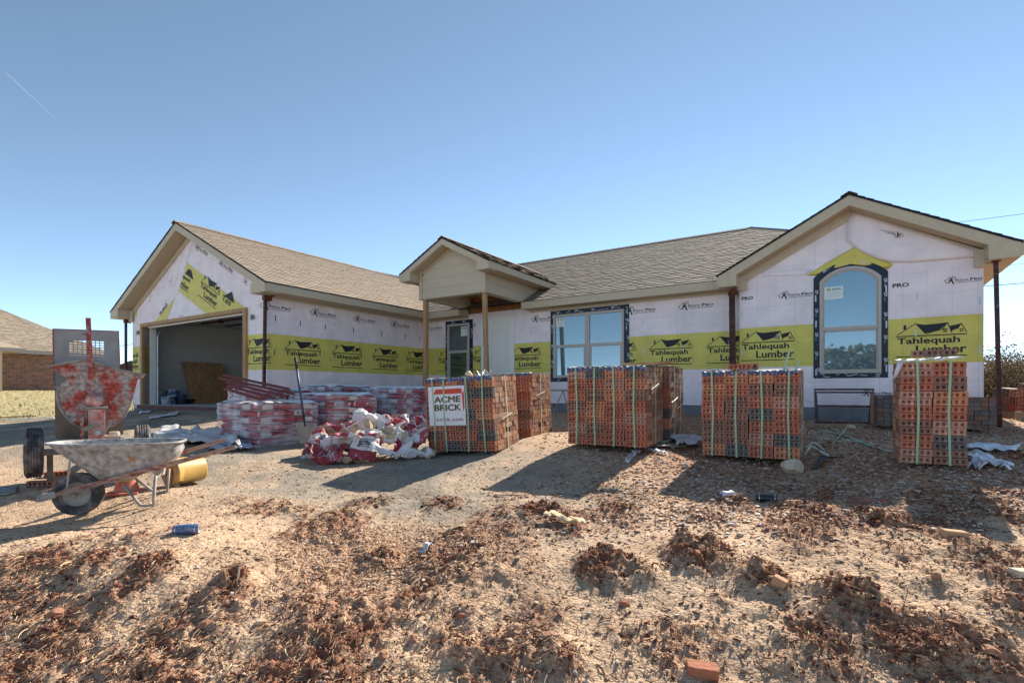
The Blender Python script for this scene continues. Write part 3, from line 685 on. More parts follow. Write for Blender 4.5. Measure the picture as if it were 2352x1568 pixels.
# diagonal yellow strips of overlapping wrap on the gable
mb = MB(); mb.prism([(-14.07,BG-.008,3.25),(-14.5,BG-.008,2.58),(-13.13,BG-.008,1.88),(-11.44,BG-.008,1.88)], (0,.004,0), 0)
pf = lambda a, z: (a, BG-.0125, z)
lumber_logo(mb, rotfn(pf, -13.55, 2.40, -.47), 0, 0, 1); 
put_text(mb, 'Tahl', rotfn(pf, -12.55, 2.0, -.47), 0.02, .42, .19, .33, 1, .02)
put_poly(mb, [(0,.36),(.5,.36),(.26,.56)], rotfn(pf, -12.50, 1.93, -.47), 1)
put_text(mb, 'quah', rotfn(pf, -14.42, 2.72, -.47), 0.02, .42, .19, .33, 1, .02); put_text(mb, 'mber', rotfn(pf, -14.42, 2.70, -.47), 0.0, .42, .03, .17, 1, .02)
put_poly(mb, [(0.1,.36),(.55,.36),(.36,.54),(.2,.52)], rotfn(pf, -14.42, 2.72, -.47), 1); put_poly(mb, [(0,-.03),(.45,-.03),(.45,-.01),(0,-.01)], rotfn(pf, -14.42, 2.72, -.47), 1)
hb(mb, 'gable_wrap_strip', ['wrapyellow','black'])
mb = MB(); mb.prism([(-14.72,BG-.008,2.45),(-14.95,BG-.008,2.32),(-15.85,BG-.008,1.9),(-15.15,BG-.008,1.9)], (0,.004,0), 0)
put_text(mb, 'TUAQ', rotfn(pf, -15.5, 1.95, .55), 0, .5, 0.05, .17, 1, .02)
hb(mb, 'gable_wrap_strip', ['wrapyellow','black'])
mb = MB(); mb.prism([(-17.18,BG-.008,2.15),(-16.95,BG-.008,2.15),(-16.88,BG-.008,2.5),(-17.18,BG-.008,2.35)], (0,.004,0), 0)
hb(mb, 'gable_wrap_strip', ['wrapyellow','black'])
mb = MB()     # lighter overlap sheet left of the strip
mb.prism([(-13.80,BG-.006,3.75),(-14.1,BG-.006,3.3),(-14.55,BG-.006,2.55),(-14.75,BG-.006,2.5),(-14.1,BG-.006,3.75)], (0,.002,0), 0)
hb(mb, 'wrap_overlap', 'loosewrap'); mb = MB()
mb.prism([(-11.40,BG-.006,1.9),(-10.63,BG-.006,1.9),(-10.63,BG-.006,2.2),(-11.40,BG-.006,2.55)], (0,.002,0), 0)
hb(mb, 'wrap_overlap', 'loosewrap')

# garage door frame, interior, ceiling, tracks
mb = MB()
mb.box((OX0-.12,BG-.05,-.40),(OX0,BG+.15,OZ)); mb.box((OX1,BG-.05,-.36),(OX1+.13,BG+.15,OZ)); mb.box((OX0-.12,BG-.05,OZ+.001),(OX1+.13,BG+.15,OZ+.09))
hb(mb, 'garage_door_frame', 'lumber', bevel=.004)
mb = MB(); mb.box((OX0+.001,BG+.15,-.36),(OX0+.03,BG+.30,OZ-.03)); mb.box((OX0+.03,BG+.10,OZ-.031),(OX1,BG+.145,OZ-.001)); hb(mb, 'garage_jamb_trim', 'white')
mb = MB(); mb.tube([(OX0+.12,BG+.3,-.35),(OX0+.12,BG+.3,1.55),(OX0+.12,BG+.42,1.85),(OX0+.12,BG+.7,1.98),(OX0+.12,BG+3.2,2.0)], .022, 6)
hb(mb, 'garage_door_track', 'steel'); mb = MB()
mb.tube([(OX1-.12,BG+.3,-.35),(OX1-.12,BG+.3,1.55),(OX1-.12,BG+.42,1.85),(OX1-.12,BG+.7,1.98),(OX1-.12,BG+3.2,2.0)], .022, 6)
hb(mb, 'garage_door_track', 'steel')
mb = MB()
mb.bar((OX0+.3,BG+1.4,2.02),(OX1-.3,BG+1.4,2.02),.05,.05); mb.bar((OX0+.3,BG+2.1,2.02),(OX1-.3,BG+2.1,2.02),.04,.04)
mb.bar((OX0+.2,BG+2.9,2.0),(OX1-.2,BG+2.9,2.0),.05,.07)
for x in (-15.2,-14,-12.8): mb.box((x,BG+1.35,1.97),(x+.08,BG+1.47,2.06))
hb(mb, 'ceiling_rail', 'rustpole')
mb = MB()
mb.box((-17.049,BG+.15,-.36),(-17.02,11.6,2.15)); mb.box((-17.02,11.58,-.36),(AG-.17,11.6,2.15)); mb.box((AG-.17,BG+.15,-.36),(AG-.151,11.58,2.15))
mb.box((-17.02,BG+.151,-.36),(OX0-.001,BG+.165,2.15)); mb.box((OX0-.001,BG+.151,OZ+.09),(OX1,BG+.165,2.15)); mb.box((OX1+.13,BG+.151,-.36),(AG-.17,BG+.165,2.15))
hb(mb, 'interior_wall', 'drywall')
mb = MB(); mb.box((-17.04,BG+.16,2.151),(AG-.16,11.6,2.18)); hb(mb, 'garage_ceiling', 'ceil')
mb = MB(); mb.box((-17.04,BG-.03,-.46),(AG-.16,11.6,-.361)); hb(mb, 'garage_floor', 'floor')
mb = MB(); mb.box((OX0-.2,BG-.09,-.47),(OX1+.9,BG-.031,-.365)); hb(mb, 'threshold_board', mat('threshold_board',(.14,.06,.05),.8,var=.2))
# outlet boxes with bare wires beside the opening
for x in (-11.15,-16.80):
    mb = MB(); mb.lathe([(.0,0),(.055,0),(.06,.03),(.045,.032),(.04,.006),(0,.004)], (x,BG-.006,1.66), (0,-1,0), 14)
    mb.tube([(x,BG-.03,1.66),(x+.02,BG-.08,1.64),(x+.03,BG-.07,1.57)], .008, 5)
    hb(mb, 'light_box', mat('electrical_box',(.25,.27,.25),.6), smooth=True)

# -- roofs
def zM(b): return 2.27+.5*(b-11.24)
def zG(a): return 2.27+.5*(-10.11-a)
gP = [(-10.10,6.25,2.27),(-10.10,11.24,2.27),(-13.91,15.04,4.17),(-13.91,6.25,4.17)]
lP = [(-17.71,6.25,2.27),(-13.91,6.25,4.17),(-13.91,15.04,4.17),(-13.20,15.75,4.53),(-17.71,20.26,2.27)]
mP = [(-10.10,11.24,2.27),(-2.10,11.24,2.27),(-2.10,15.55,4.43),(-2.30,15.75,4.53),(-13.20,15.75,4.53),(-13.91,15.04,4.17)]
mQ = [(-2.10,11.60,2.45),(1.86,11.60,2.45),(-2.10,15.55,4.43)]
rP = [(2.22,11.24,2.27),(2.22,20.26,2.27),(-2.30,15.75,4.53)]
bP = [(2.22,20.26,2.27),(-17.71,20.26,2.27),(-13.20,15.75,4.53),(-2.30,15.75,4.53)]
mb = MB()
up = .028
def lift(P, d=up): return [(x, y, z+d) for x, y, z in P]
for P in (gP, lP, mP, mQ, rP, bP): slab(mb, P, .03)
hb(mb, 'roof_deck', 'underlay')
mb = MB(); shingle_plane(mb, lift(gP, .003), (0,1,0), (.35,.28,.21)); hb(mb, 'garage_roof_shingles', 'shingle')
mb = MB(); shingle_plane(mb, lift(mP, .003), (1,0,0), (.33,.27,.21)); shingle_plane(mb, lift(mQ, .003), (1,0,0), (.33,.27,.21)); hb(mb, 'main_roof_shingles', 'shingle')
mb = MB(); shingle_plane(mb, lift(rP, .003), (0,1,0)); hb(mb, 'hip_roof_shingles', 'shingle')
mb = MB(); shingle_plane(mb, lift(lP, .003), (0,1,0), expo=.4); hb(mb, 'left_roof_shingles', 'shingle')
def ridge(mb, p, q, tone=(.31,.235,.17)):
    p = Vector(p); q = Vector(q); L = (q-p).length; n = int(L/.13); d = (q-p)/L; s = d.cross(Vector((0,0,1))).normalized(); u_ = s.cross(d)
    for i in range(n):
        a = p+d*(i*.13); b = p+d*(i*.13+.17); k = random.uniform(.8, 1.15); mb.col = tuple(t*k for t in tone)
        vs = [a+s*.13-u_*.070, a+u_*.002, a-s*.13-u_*.070, b+s*.13-u_*.064, b+u_*.012, b-s*.13-u_*.064]
        mb.add(vs, [(0,1,4,3),(1,2,5,4),(3,4,1,0),(4,5,2,1)])
for a_, b_ in (((-13.2,15.75,4.56),(-2.3,15.75,4.56)), ((-13.91,6.22,4.20),(-13.91,15.04,4.20)), ((2.22,11.24,2.29),(-2.3,15.75,4.56))):
    mb = MB(); ridge(mb, a_, b_); hb(mb, 'ridge_caps', 'shingle')

# right gable roof
g1 = [(-2.24,10.93,2.30),(-.02,10.93,3.49),(-.02,13.68,3.49),(-2.24,11.30,2.30)]
g2 = [(2.22,10.93,2.30),(2.22,13.9,2.30),(-.02,13.9,3.49),(-.02,10.93,3.49)]
mb = MB(); slab(mb, g1, .03); slab(mb, g2, .03); hb(mb, 'gable_roof_deck', 'underlay')
mb = MB(); shingle_plane(mb, lift(g1, .003), (0,1,0)); shingle_plane(mb, lift(g2, .003), (0,1,0)); ridge(mb, (-.02,10.9,3.52),(-.02,13.7,3.52)); hb(mb, 'gable_roof_shingles', 'shingle')

# porch roof
PB, PA0, PA1, PC = 9.66, -8.97, -7.0, -7.99
p1 = [(-6.64,9.31,2.89),(-6.64,12.48,2.89),(PC,13.9,3.60),(PC,9.31,3.60)]
p2 = [(-9.36,9.31,2.89),(PC,9.31,3.60),(PC,13.9,3.60),(-9.36,12.48,2.89)]
mb = MB(); slab(mb, p1, .03); slab(mb, p2, .03); hb(mb, 'porch_roof_deck', 'underlay')
mb = MB(); shingle_plane(mb, lift(p1, .003), (0,1,0), (.34,.25,.18)); shingle_plane(mb, lift(p2, .003), (0,1,0)); ridge(mb, (PC,9.3,3.63),(PC,13.9,3.63)); hb(mb, 'porch_roof_shingles', 'shingle')

# -- fascia, soffit, rakes
def rake(mb, pts, b0, th, h, back=0):
    """pts: (a,z) polyline of the top edge, board of height h at plane b0"""
    for (a0, z0), (a1, z1) in zip(pts[:-1], pts[1:]):
        mb.prism([(a0,b0,z0),(a1,b0,z1),(a1,b0,z1-h),(a0,b0,z0-h)], (0,th,0), 0)
mb = MB()
mb.box((-10.10,11.225,2.09),(-9.02,11.25,2.262)); mb.box((-7.0,11.225,2.09),(-2.2,11.25,2.262))                       # front eave
mb.box((-10.125,6.27,2.09),(-10.10,11.225,2.262)); mb.box((-17.72,6.27,2.09),(-17.695,20.2,2.262)); mb.box((2.20,10.95,2.10),(2.225,20.2,2.29))
mb.box((-9.02,11.251,2.09),(-9.0,BM,2.40)); mb.box((-7.0,11.251,2.09),(-6.98,BM,2.28))
hb(mb, 'fascia', 'trim')
mb = MB()
mb.box((-10.60,11.25,2.095),(-9.0,BM,2.11)); mb.box((-6.98,11.25,2.095),(-1.87,BM,2.11)); mb.box((AG,6.60,2.095),(-10.125,11.24,2.11)); mb.box((-17.695,6.60,2.095),(-17.2,20,2.11)); mb.box((1.82,10.98,2.10),(2.20,20,2.115))
hb(mb, 'soffit', 'soffit')
mb = MB()
mb.box((AG+.001,BG,2.045),(AG+.025,BM-.02,2.094)); mb.box((AG+.02,BM-.025,2.045),(-9.0,BM-.002,2.094)); mb.box((-6.98,BM-.025,2.045),(-1.9,BM-.002,2.094)); mb.box((-9.02,BM-.03,2.045),(-8.98,BM-.001,2.5))
hb(mb, 'frieze_board', 'trim')
# right gable rake + frieze + returns
mb = MB(); b0 = 10.945
rake(mb, [(-2.24,2.29),(-.02,3.48)], b0, .025, .20); rake(mb, [(-.02,3.48),(2.23,2.285)], b0, .025, .20)
hb(mb, 'gable_rake_board', 'trim')
mb = MB(); mb.prism([(-2.2,b0+.026,2.13),(-.02,b0+.026,3.30),(-.02,b0+.026,3.28),(-2.2,b0+.026,2.11)], (0,BR-b0-.026,0)); mb.prism([(2.2,b0+.026,2.13),(-.02,b0+.026,3.30),(-.02,b0+.026,3.28),(2.2,b0+.026,2.11)], (0,BR-b0-.026,0)); hb(mb, 'gable_soffit', 'soffit')
mb = MB()
rake(mb, [(-1.87,2.29),(-.02,3.28)], BR-.03, .025, .17); rake(mb, [(-.02,3.28),(1.82,2.29)], BR-.03, .025, .17)
for s_ in (-1, 1):
    x0 = -2.2 if s_ < 0 else 1.82; x1 = -1.87 if s_ < 0 else 2.198
    mb.box((x0, b0-.012, 2.07),(x1, BR-.031, 2.31)); 
    xa = -1.99 if s_ < 0 else 1.70; mb.box((xa, BR-.07, 2.02),(xa+.26 if s_ < 0 else xa+.18, BR-.0311, 2.30))
hb(mb, 'gable_return', 'trim')
# garage rake
mb = MB(); b0 = 6.265
rake(mb, [(-17.71,2.265),(-13.91,4.165)], b0, .025, .20); rake(mb, [(-13.91,4.165),(-10.10,2.265)], b0, .025, .20)
hb(mb, 'garage_rake_board', 'trim')
mb = MB(); mb.prism([(-17.6,b0+.026,2.12),(-13.91,b0+.026,3.97),(-13.91,b0+.026,3.95),(-17.6,b0+.026,2.10)], (0,BG-b0-.026,0)); mb.prism([(-10.15,b0+.026,2.12),(-13.91,b0+.026,3.97),(-13.91,b0+.026,3.95),(-10.15,b0+.026,2.10)], (0,BG-b0-.026,0)); hb(mb, 'garage_gable_soffit', 'soffit')
mb = MB(); rake(mb, [(-17.2,2.31),(-13.91,3.95)], BG-.03, .025, .15); rake(mb, [(-13.91,3.95),(AG,2.31)], BG-.03, .025, .11)
mb.box((-17.66,b0-.012,2.07),(-17.2,BG-.031,2.30)); mb.box((AG-.02,b0-.012,2.07),(-10.12,BG-.031,2.29)); mb.box((-17.3,BG-.08,1.98),(-17.08,BG-.031,2.3)); mb.box((AG-.06,BG-.08,2.0),(AG+.06,BG-.031,2.25))
hb(mb, 'garage_return', 'trim')

# -- porch body
mb = MB()
def lap(pts_fn, z0, z1, step):
    z = z0
    while z < z1-.01:
        zt = min(z+step, z1); r0, r1 = pts_fn(z), pts_fn(zt)
        yield z, zt, r0, r1; z = zt
top = lambda z: (PA0, PA1) if z <= 2.86 else (PC-(3.40-z)/.52*1.0-.0, PC+(3.40-z)/.52*1.0)
for z, zt, (l0, r0), (l1, r1) in lap(top, 2.28, 3.38, .235):
    l0, r0, l1, r1 = max(l0,PA0), min(r0,PA1), max(l1,PA0), min(r1,PA1)
    mb.add([(l0,PB-.016,z),(r0,PB-.016,z),(r1,PB-.004,zt+.01),(l1,PB-.004,zt+.01),(l0,PB+.02,z),(r0,PB+.02,z),(r1,PB+.02,zt),(l1,PB+.02,zt)],
           [(0,1,2,3),(4,5,1,0),(1,5,6,2),(0,3,7,4),(3,2,6,7)])
side = lambda z: (PB, 11.24+max(0,(z-2.27))/.5)
for A_x, sg in ((PA1, 1), (PA0, -1)):
    for z, zt, (l0, r0), (l1, r1) in lap(side, 2.28, 2.74, .235):
        mb.add([(A_x+sg*.016,l0,z),(A_x+sg*.016,r0,z),(A_x+sg*.004,r1,zt+.01),(A_x+sg*.004,l1,zt+.01),(A_x-sg*.02,l0,z),(A_x-sg*.02,r0,z)], [(0,1,2,3),(4,5,1,0)] if sg > 0 else [(3,2,1,0),(0,1,5,4)])
hb(mb, 'porch_siding', 'siding')
mb = MB()
mb.box((PA0-.02,PB-.028,2.27),(PA0+.07,PB-.0165,2.93)); mb.box((PA1-.07,PB-.028,2.27),(PA1+.02,PB-.0165,2.93)); mb.box((PA1+.0165,PB-.028,2.27),(PA1+.03,PB+.07,2.74)); mb.box((PA0-.03,PB-.028,2.27),(PA0-.0165,PB+.07,2.74))
mb.prism([(PA0,PB-.03,2.93),(PC,PB-.03,3.44),(PC,PB-.03,3.36),(PA0,PB-.03,2.85)], (0,.012,0)); mb.prism([(PA1,PB-.03,2.93),(PC,PB-.03,3.44),(PC,PB-.03,3.36),(PA1,PB-.03,2.85)], (0,.012,0))
mb.box((PA0+.001,PB+.021,2.272),(PA1-.001,PB+.16,2.279)); mb.box((PA0+.02,PB+.16,2.272),(PA0+.16,11.23,2.279)); mb.box((PA1-.16,PB+.16,2.272),(PA1-.02,11.23,2.279))
mb.box((PA0+.15,PB+.16,2.28),(PA0+.165,11.5,2.6)); mb.box((PA1-.165,PB+.16,2.28),(PA1-.15,11.5,2.6)); mb.box((PA0+.165,PB+.15,2.28),(PA1-.165,PB+.165,2.6))
hb(mb, 'porch_trim', 'trim')
mb = MB(); mb.box((PA0+.165,PB+.165,2.6),(PA1-.165,BM,2.62)); hb(mb, 'porch_ceiling', 'soffit')
mb = MB(); b0 = 9.325
rake(mb, [(-9.36,2.885),(PC,3.595)], b0, .025, .16); rake(mb, [(PC,3.595),(-6.64,2.885)], b0, .025, .16)
mb.box((-6.665,b0+.025,2.72),(-6.64,12.4,2.885)); mb.box((-9.36,b0+.025,2.72),(-9.335,12.4,2.885))
mb.box((PA1+.031,b0-.012,2.70),(-6.65,PB-.031,2.90)); mb.box((-9.35,b0-.012,2.70),(PA0-.031,PB-.031,2.90))
hb(mb, 'porch_rake_board', 'trim')
mb = MB(); mb.box((PA1+.03,b0+.03,2.725),(-6.665,12.2,2.74)); mb.box((-9.335,b0+.03,2.725),(PA0-.03,12.2,2.74))
mb.prism([(-9.3,b0+.026,2.75),(PC,b0+.026,3.44),(PC,b0+.026,3.42),(-9.3,b0+.026,2.73)], (0,PB-b0-.05,0)); mb.prism([(-6.7,b0+.026,2.75),(PC,b0+.026,3.44),(PC,b0+.026,3.42),(-6.7,b0+.026,2.73)], (0,PB-b0-.05,0))
hb(mb, 'porch_soffit', 'soffit')
gz = lambda a, b: H(*hw(a, b)[:2])
mb = MB(); mb.bar((-8.87,9.74,2.272),(-8.87,9.74,gz(-8.87,9.74)-.03),.10,.10,up=Vector((0,1,0))); hb(mb, 'porch_post', 'lumber', bevel=.004)
mb = MB(); mb.bar((-7.06,9.74,2.272),(-6.95,9.70,gz(-6.95,9.7)-.03),.09,.09,up=Vector((0,1,0))); hb(mb, 'porch_post', 'lumber', bevel=.004)
mb = MB(); mb.tube([(-7.5,9.9,2.6),(-7.42,9.9,2.45),(-7.35,9.95,2.25),(-7.12,9.95,2.08)], .008, 6); hb(mb, 'yellow_cable', mat('yellow_cable', (.6,.4,.05), .5))

# -- windows and door
def tape(mb, polys, y):
    for P in polys: mb.prism([(a,y,z) for a, z in P], (0,.003,0), 0)
def tape_marks(mb, y, marks):
    for a, z, r, s_ in marks:
        fn = rotfn(lambda q, w_: (q, y, w_), a, z, r); put_text(mb, 'ZIP', fn, 0, .085*s_, 0, .05*s_, 1, .03); put_text(mb, 'System', fn, .095*s_, .17*s_, 0, .022*s_, 1)
def crinkle(mb, x0, x1, z0, z1, y, n):
    for i in range(n):
        a = random.uniform(x0, x1); z = random.uniform(z0, z1); l = random.uniform(.03,.09); t_ = random.uniform(-.4,.4)
        if (x1-x0) < (z1-z0): mb.add([(a,y,z),(a+.012,y,z+.01),(a+.010+t_*.02,y,z+l),(a+t_*.02,y,z+l)], [(0,1,2,3)], 1)
        else: mb.add([(a,y,z),(a+l,y,z+t_*.02),(a+l,y,z+.011+t_*.02),(a,y,z+.01)], [(0,1,2,3)], 1)
def ring(mb, outer, inner, y0, y1, mi=0):
    n = len(outer); vs = [(a,y0,z) for a, z in outer]+[(a,y0,z) for a, z in inner]+[(a,y1,z) for a, z in outer]+[(a,y1,z) for a, z in inner]; fs = []
    for i in range(n):
        j = (i+1) % n; fs += [(i,j,n+j,n+i),(2*n+i,3*n+i,3*n+j,2*n+j),(i,2*n+i,2*n+j,j),(n+i,n+j,3*n+j,3*n+i)]
    mb.add(vs, fs, mi)
def rect(a0, a1, z0, z1): return [(a0,z0),(a1,z0),(a1,z1),(a0,z1)]
def pane(P, y, parent, m_, d=.006):
    k = MB(); k.prism([(a,y,z) for a, z in P], (0,d,0)); return hb(k, 'pane', m_, parent)
def sticker(x0, x1, z0, z1, y, parent):
    k = MB(); k.box((x0,y-.0015,z0),(x1,y,z1)); fn = lambda a, z: (a, y-.003, z); W = x1-x0; Hh = z1-z0
    put_poly(k, [(x0+W*.12,z1-Hh*.3),(x0+W*.34,z1-Hh*.3),(x0+W*.34,z1-Hh*.12),(x0+W*.12,z1-Hh*.12)], fn, 1); put_text(k, 'BORAL', fn, x0+W*.42, x0+W*.9, z1-Hh*.27, z1-Hh*.14, 2, .02)
    for i in range(4): put_poly(k, [(x0+W*.12,z1-Hh*(.45+.11*i)),(x1-W*(.12+.1*(i % 2)),z1-Hh*(.45+.11*i)),(x1-W*(.12+.1*(i % 2)),z1-Hh*(.43+.11*i)),(x0+W*.12,z1-Hh*(.43+.11*i))], fn, 3)
    return hb(k, 'sticker', ['sticker', mat('logo_green',(.35,.45,.10),.6), 'black', mat('pale_print',(.45,.5,.5),.6)], parent)
# arched window
def arch(a0, a1, z0, zs, zt, n=14):
    c = (a0+a1)/2; hwid = (a1-a0)/2; r = zt-zs; R_ = (hwid*hwid+r*r)/(2*r); pts = [(a0,z0),(a1,z0)]
    th = math.asin(hwid/R_)
    for i in range(n+1):
        t = th-2*th*i/n; pts.append((c+R_*math.sin(t), zt-R_+R_*math.cos(t)))
    return pts
Y = BR-.012
mb = MB(); O = arch(-.58,.555,.25,2.12,2.37); I = arch(-.47,.45,.35,2.03,2.26); ring(mb, O, I, Y, Y+.008, 0)
tape_marks(mb, Y-.002, [(-.1,2.30,.05,1),(.15,2.30,-.1,1),(-.42,2.20,.5,.8),(.50,2.0,-1.57,.9),(.50,1.75,-1.57,.9),(.50,1.4,-1.57,.9),(.50,1.0,-1.57,.9),(.5,.6,-1.57,.9),(-.55,1.9,-1.57,.9),(-.55,1.55,-1.57,.9),(-.55,1.1,-1.57,.9),(-.55,.75,-1.57,.9),(-.52,.45,-1.57,.8)])
fasteners(mb, lambda a,z:(a,Y-.003,z), [(-.555,1.68),(-.55,1.2),(-.55,.3),(.52,1.75),(.52,1.12),(.52,.35)], 1); crinkle(mb, -.5,.45,.26,.32, Y-.002, 14)
ft = hb(mb, 'flashing_tape', ['tape','tapetext'])
win = MB(); ring(win, arch(-.48,.46,.335,2.04,2.27), arch(-.43,.41,.385,2.00,2.215), Y-.03, Y+.02); ring(win, arch(-.43,.41,.385,2.00,2.215), arch(-.405,.385,.405,1.98,2.19), Y-.012, Y+.02)
win.box((-.43,Y-.034,1.125),(.41,Y+.02,1.185)); win.box((-.40,Y-.022,1.095),(.38,Y+.02,1.1245))
win = hb(win, 'arched_window', 'vinyl', bevel=.003)
pane(arch(-.41,.39,1.18,1.98,2.195), Y-.004, win, 'glass'); pane(rect(-.40,.38,.40,1.10), Y-.002, win, 'glass')
sticker(-.405,-.11,1.70,1.93, Y-.0055, win); ft.parent = house
# double window
Y = BM-.012; y_ = Y
mb = MB(); ring(mb, rect(-6.37,-4.30,.25,2.03), rect(-6.27,-4.43,.36,1.915), Y, Y+.008)
tape_marks(mb, Y-.002, [(-6.2,1.95,0,1),(-5.7,1.96,.05,1),(-5.25,1.95,0,1),(-4.75,1.96,0,1),(-4.34,1.7,-1.57,1),(-4.34,1.3,-1.57,1),(-4.34,.9,-1.57,1),(-6.34,1.7,-1.57,1),(-6.34,1.2,-1.57,1),(-6.34,.8,-1.57,1)])
crinkle(mb, -6.35,-4.35,1.94,2.02,Y-.002,14); crinkle(mb,-4.40,-4.33,.4,1.9,Y-.002,10); crinkle(mb,-6.36,-6.29,.4,1.9,Y-.002,10); crinkle(mb,-6.3,-4.4,.27,.34,Y-.002,14); hb(mb, 'flashing_tape', ['tape','tapetext'])
win = MB(); ring(win, rect(-6.28,-4.42,.35,1.925), rect(-6.22,-4.475,.41,1.865), Y-.03, Y+.02); win.box((-5.41,Y-.028,.41),(-5.29,Y+.02,1.865)); win.box((-6.22,Y-.025,1.09),(-5.41,Y+.02,1.165)); win.box((-5.29,Y-.025,1.09),(-4.475,Y+.02,1.165))
win.box((-6.22,Y-.02,.41),(-6.185,Y+.02,1.09)); win.box((-5.445,Y-.02,.41),(-5.411,Y+.02,1.09)); win.box((-5.289,Y-.02,.41),(-5.25,Y+.02,1.09)); win.box((-4.51,Y-.02,.41),(-4.476,Y+.02,1.09)); win.lathe([(0,0),(.015,0),(.012,.01),(0,.012)],(-5.82,Y-.025,1.13),(0,-1,0),10); win.lathe([(0,0),(.015,0),(.012,.01),(0,.012)],(-4.88,Y-.025,1.13),(0,-1,0),10)
win = hb(win, 'double_window', 'vinyl', bevel=.003)
for P in (rect(-6.22,-5.41,1.165,1.865), rect(-5.29,-4.475,1.165,1.865), rect(-6.185,-5.445,.41,1.09), rect(-5.25,-4.51,.41,1.09)): pane(P, Y-.002, win, 'glass')
sticker(-6.21,-5.96,1.62,1.85, Y-.0035, win)
# narrow window by the door
mb = MB(); ring(mb, rect(-9.82,-8.84,.25,2.02), rect(-9.73,-8.95,.35,1.92), Y, Y+.008)
tape_marks(mb, Y-.002, [(-9.6,1.95,0,1),(-9.2,1.95,0,1),(-8.88,1.7,-1.57,1),(-8.88,1.2,-1.57,1),(-9.79,1.5,-1.57,1),(-9.79,.9,-1.57,1)]); crinkle(mb,-8.93,-8.87,.4,1.9,Y-.002,12); crinkle(mb,-9.81,-9.76,.4,1.9,Y-.002,9); hb(mb, 'flashing_tape', ['tape','tapetext'])
win = MB(); ring(win, rect(-9.74,-8.94,.34,1.93), rect(-9.67,-9.01,.41,1.865), Y-.03, Y+.02); win.box((-9.67,Y-.025,1.10),(-9.01,Y+.02,1.17)); win.box((-9.67,Y-.02,.41),(-9.64,Y+.02,1.10)); win.box((-9.04,Y-.02,.41),(-9.011,Y+.02,1.10))
win = hb(win, 'narrow_window', 'vinyl', bevel=.003)
for P in (rect(-9.67,-9.01,1.17,1.865), rect(-9.64,-9.04,.41,1.10)): pane(P, Y-.002, win, 'glassdark')
sticker(-9.25,-9.01,1.57,1.84, Y-.0035, win)
# door
win = MB(); Y = BM
win.box((-8.54,Y-.03,-.28),(-8.42,Y-.001,1.96)); win.box((-7.58,Y-.03,-.28),(-7.46,Y-.001,1.96)); win.box((-8.419,Y-.03,1.85),(-7.581,Y-.001,1.96)); win.box((-8.419,Y-.012,-.28),(-8.34,Y-.001,1.849)); win.box((-8.34,Y-.016,-.28),(-8.325,Y-.001,1.849), 1)
df = hb(win, 'entry_door_frame', ['white','black'], bevel=.002)
win = MB(); a0, a1 = -8.32, -7.583; yb = Y-.008; rects_with_holes(win, a0, a1, -.28, 1.849, [], lambda a, z: (a, yb, z))
M['doorpaint'] = mat('entry_door_paint', (.84,.78,.70), .5)
def bead(P, w_=.022):
    for (x, z), (x2, z2) in zip(P, P[1:]+P[:1]): win.bar((x,yb-.001,z),(x2,yb-.001,z2), w_, .022, up=Vector((0,1,0)))
bead(arch(-8.20,-7.70,.72,1.56,1.68, 10)); bead(arch(-8.165,-7.735,.76,1.53,1.64, 10), .008); bead(rect(-8.20,-7.70,-.10,.60)); bead(rect(-8.165,-7.735,-.065,.565), .008)
hb(win, 'entry_door', 'doorpaint')


# ==================================================================== objects standing on the site
def local(P0, d, u, v, off=0):
    """intersect the ray of a reference pixel with the vertical plane through P0 along unit dir d, shifted off metres away from the camera side; returns (s, z) local"""
    n = Vector((-d[1], d[0], 0)); q = Vector((P0[0], P0[1], 0))+n*off
    r = Vector(((u-CX)/F, 1, (CY-v)/F)); t = q.dot(n)/(r.x*n.x+r.y*n.y); p = r*t
    return ((p-Vector((P0[0], P0[1], 0))).dot(Vector((d[0], d[1], 0))), p.z-P0[2])

# ---- corner poles (rusty square steel poles clamped at the corners)
def corner_pole(a, b, a2, b2, label, ztop=2.06, side=(0,-1), second=None):
    p0 = hw(a, b); zb = H(p0.x, p0.y)-.03; root = empty('corner_pole', (p0.x, p0.y, zb), (0,0,-YAW), label, 'pole', 'corner poles clamped to the house')
    da, db = a2-a, b2-b
    k = MB(); k.bar((0,0,0),(da,db,ztop-zb),.055,.055,up=Vector((0,1,0))); k.build('pole_tube', 'rustpole', root)
    k = MB(); k.box((da-.04,db-.05,ztop-zb-.10),(da+.06,db+.12,ztop-zb-.02)); k.bar((da,db,ztop-zb-.05),(da+side[0]*.18,db-side[1]*.2,ztop-zb+.02),.03,.03); k.build('clamp', mat('clamp_rust',(.12,.03,.02),.7,var=.3) if 'clampm' not in M else M['clampm'], root)
M['clampm'] = mat('clamp_rust', (.13,.03,.02), .7, var=.3)
corner_pole(-10.56, 6.50, -10.53, 6.52, 'rusty pole clamped at the corner between garage front and garage side wall')
corner_pole(-17.32, 6.50, -17.32, 6.50, 'dark pole at the far left corner of the garage, beyond the door opening')
corner_pole(-2.04, 11.42, -2.06, 11.42, 'thin brown pole in the inner corner beside the right gable')
corner_pole(-1.93, 11.14, -1.96, 11.14, 'black rusty pole at the left corner of the right gable')
corner_pole(1.99, 11.16, 1.93, 11.10, 'tall rusty pole under the right eave, standing clear of the wall', ztop=2.16)

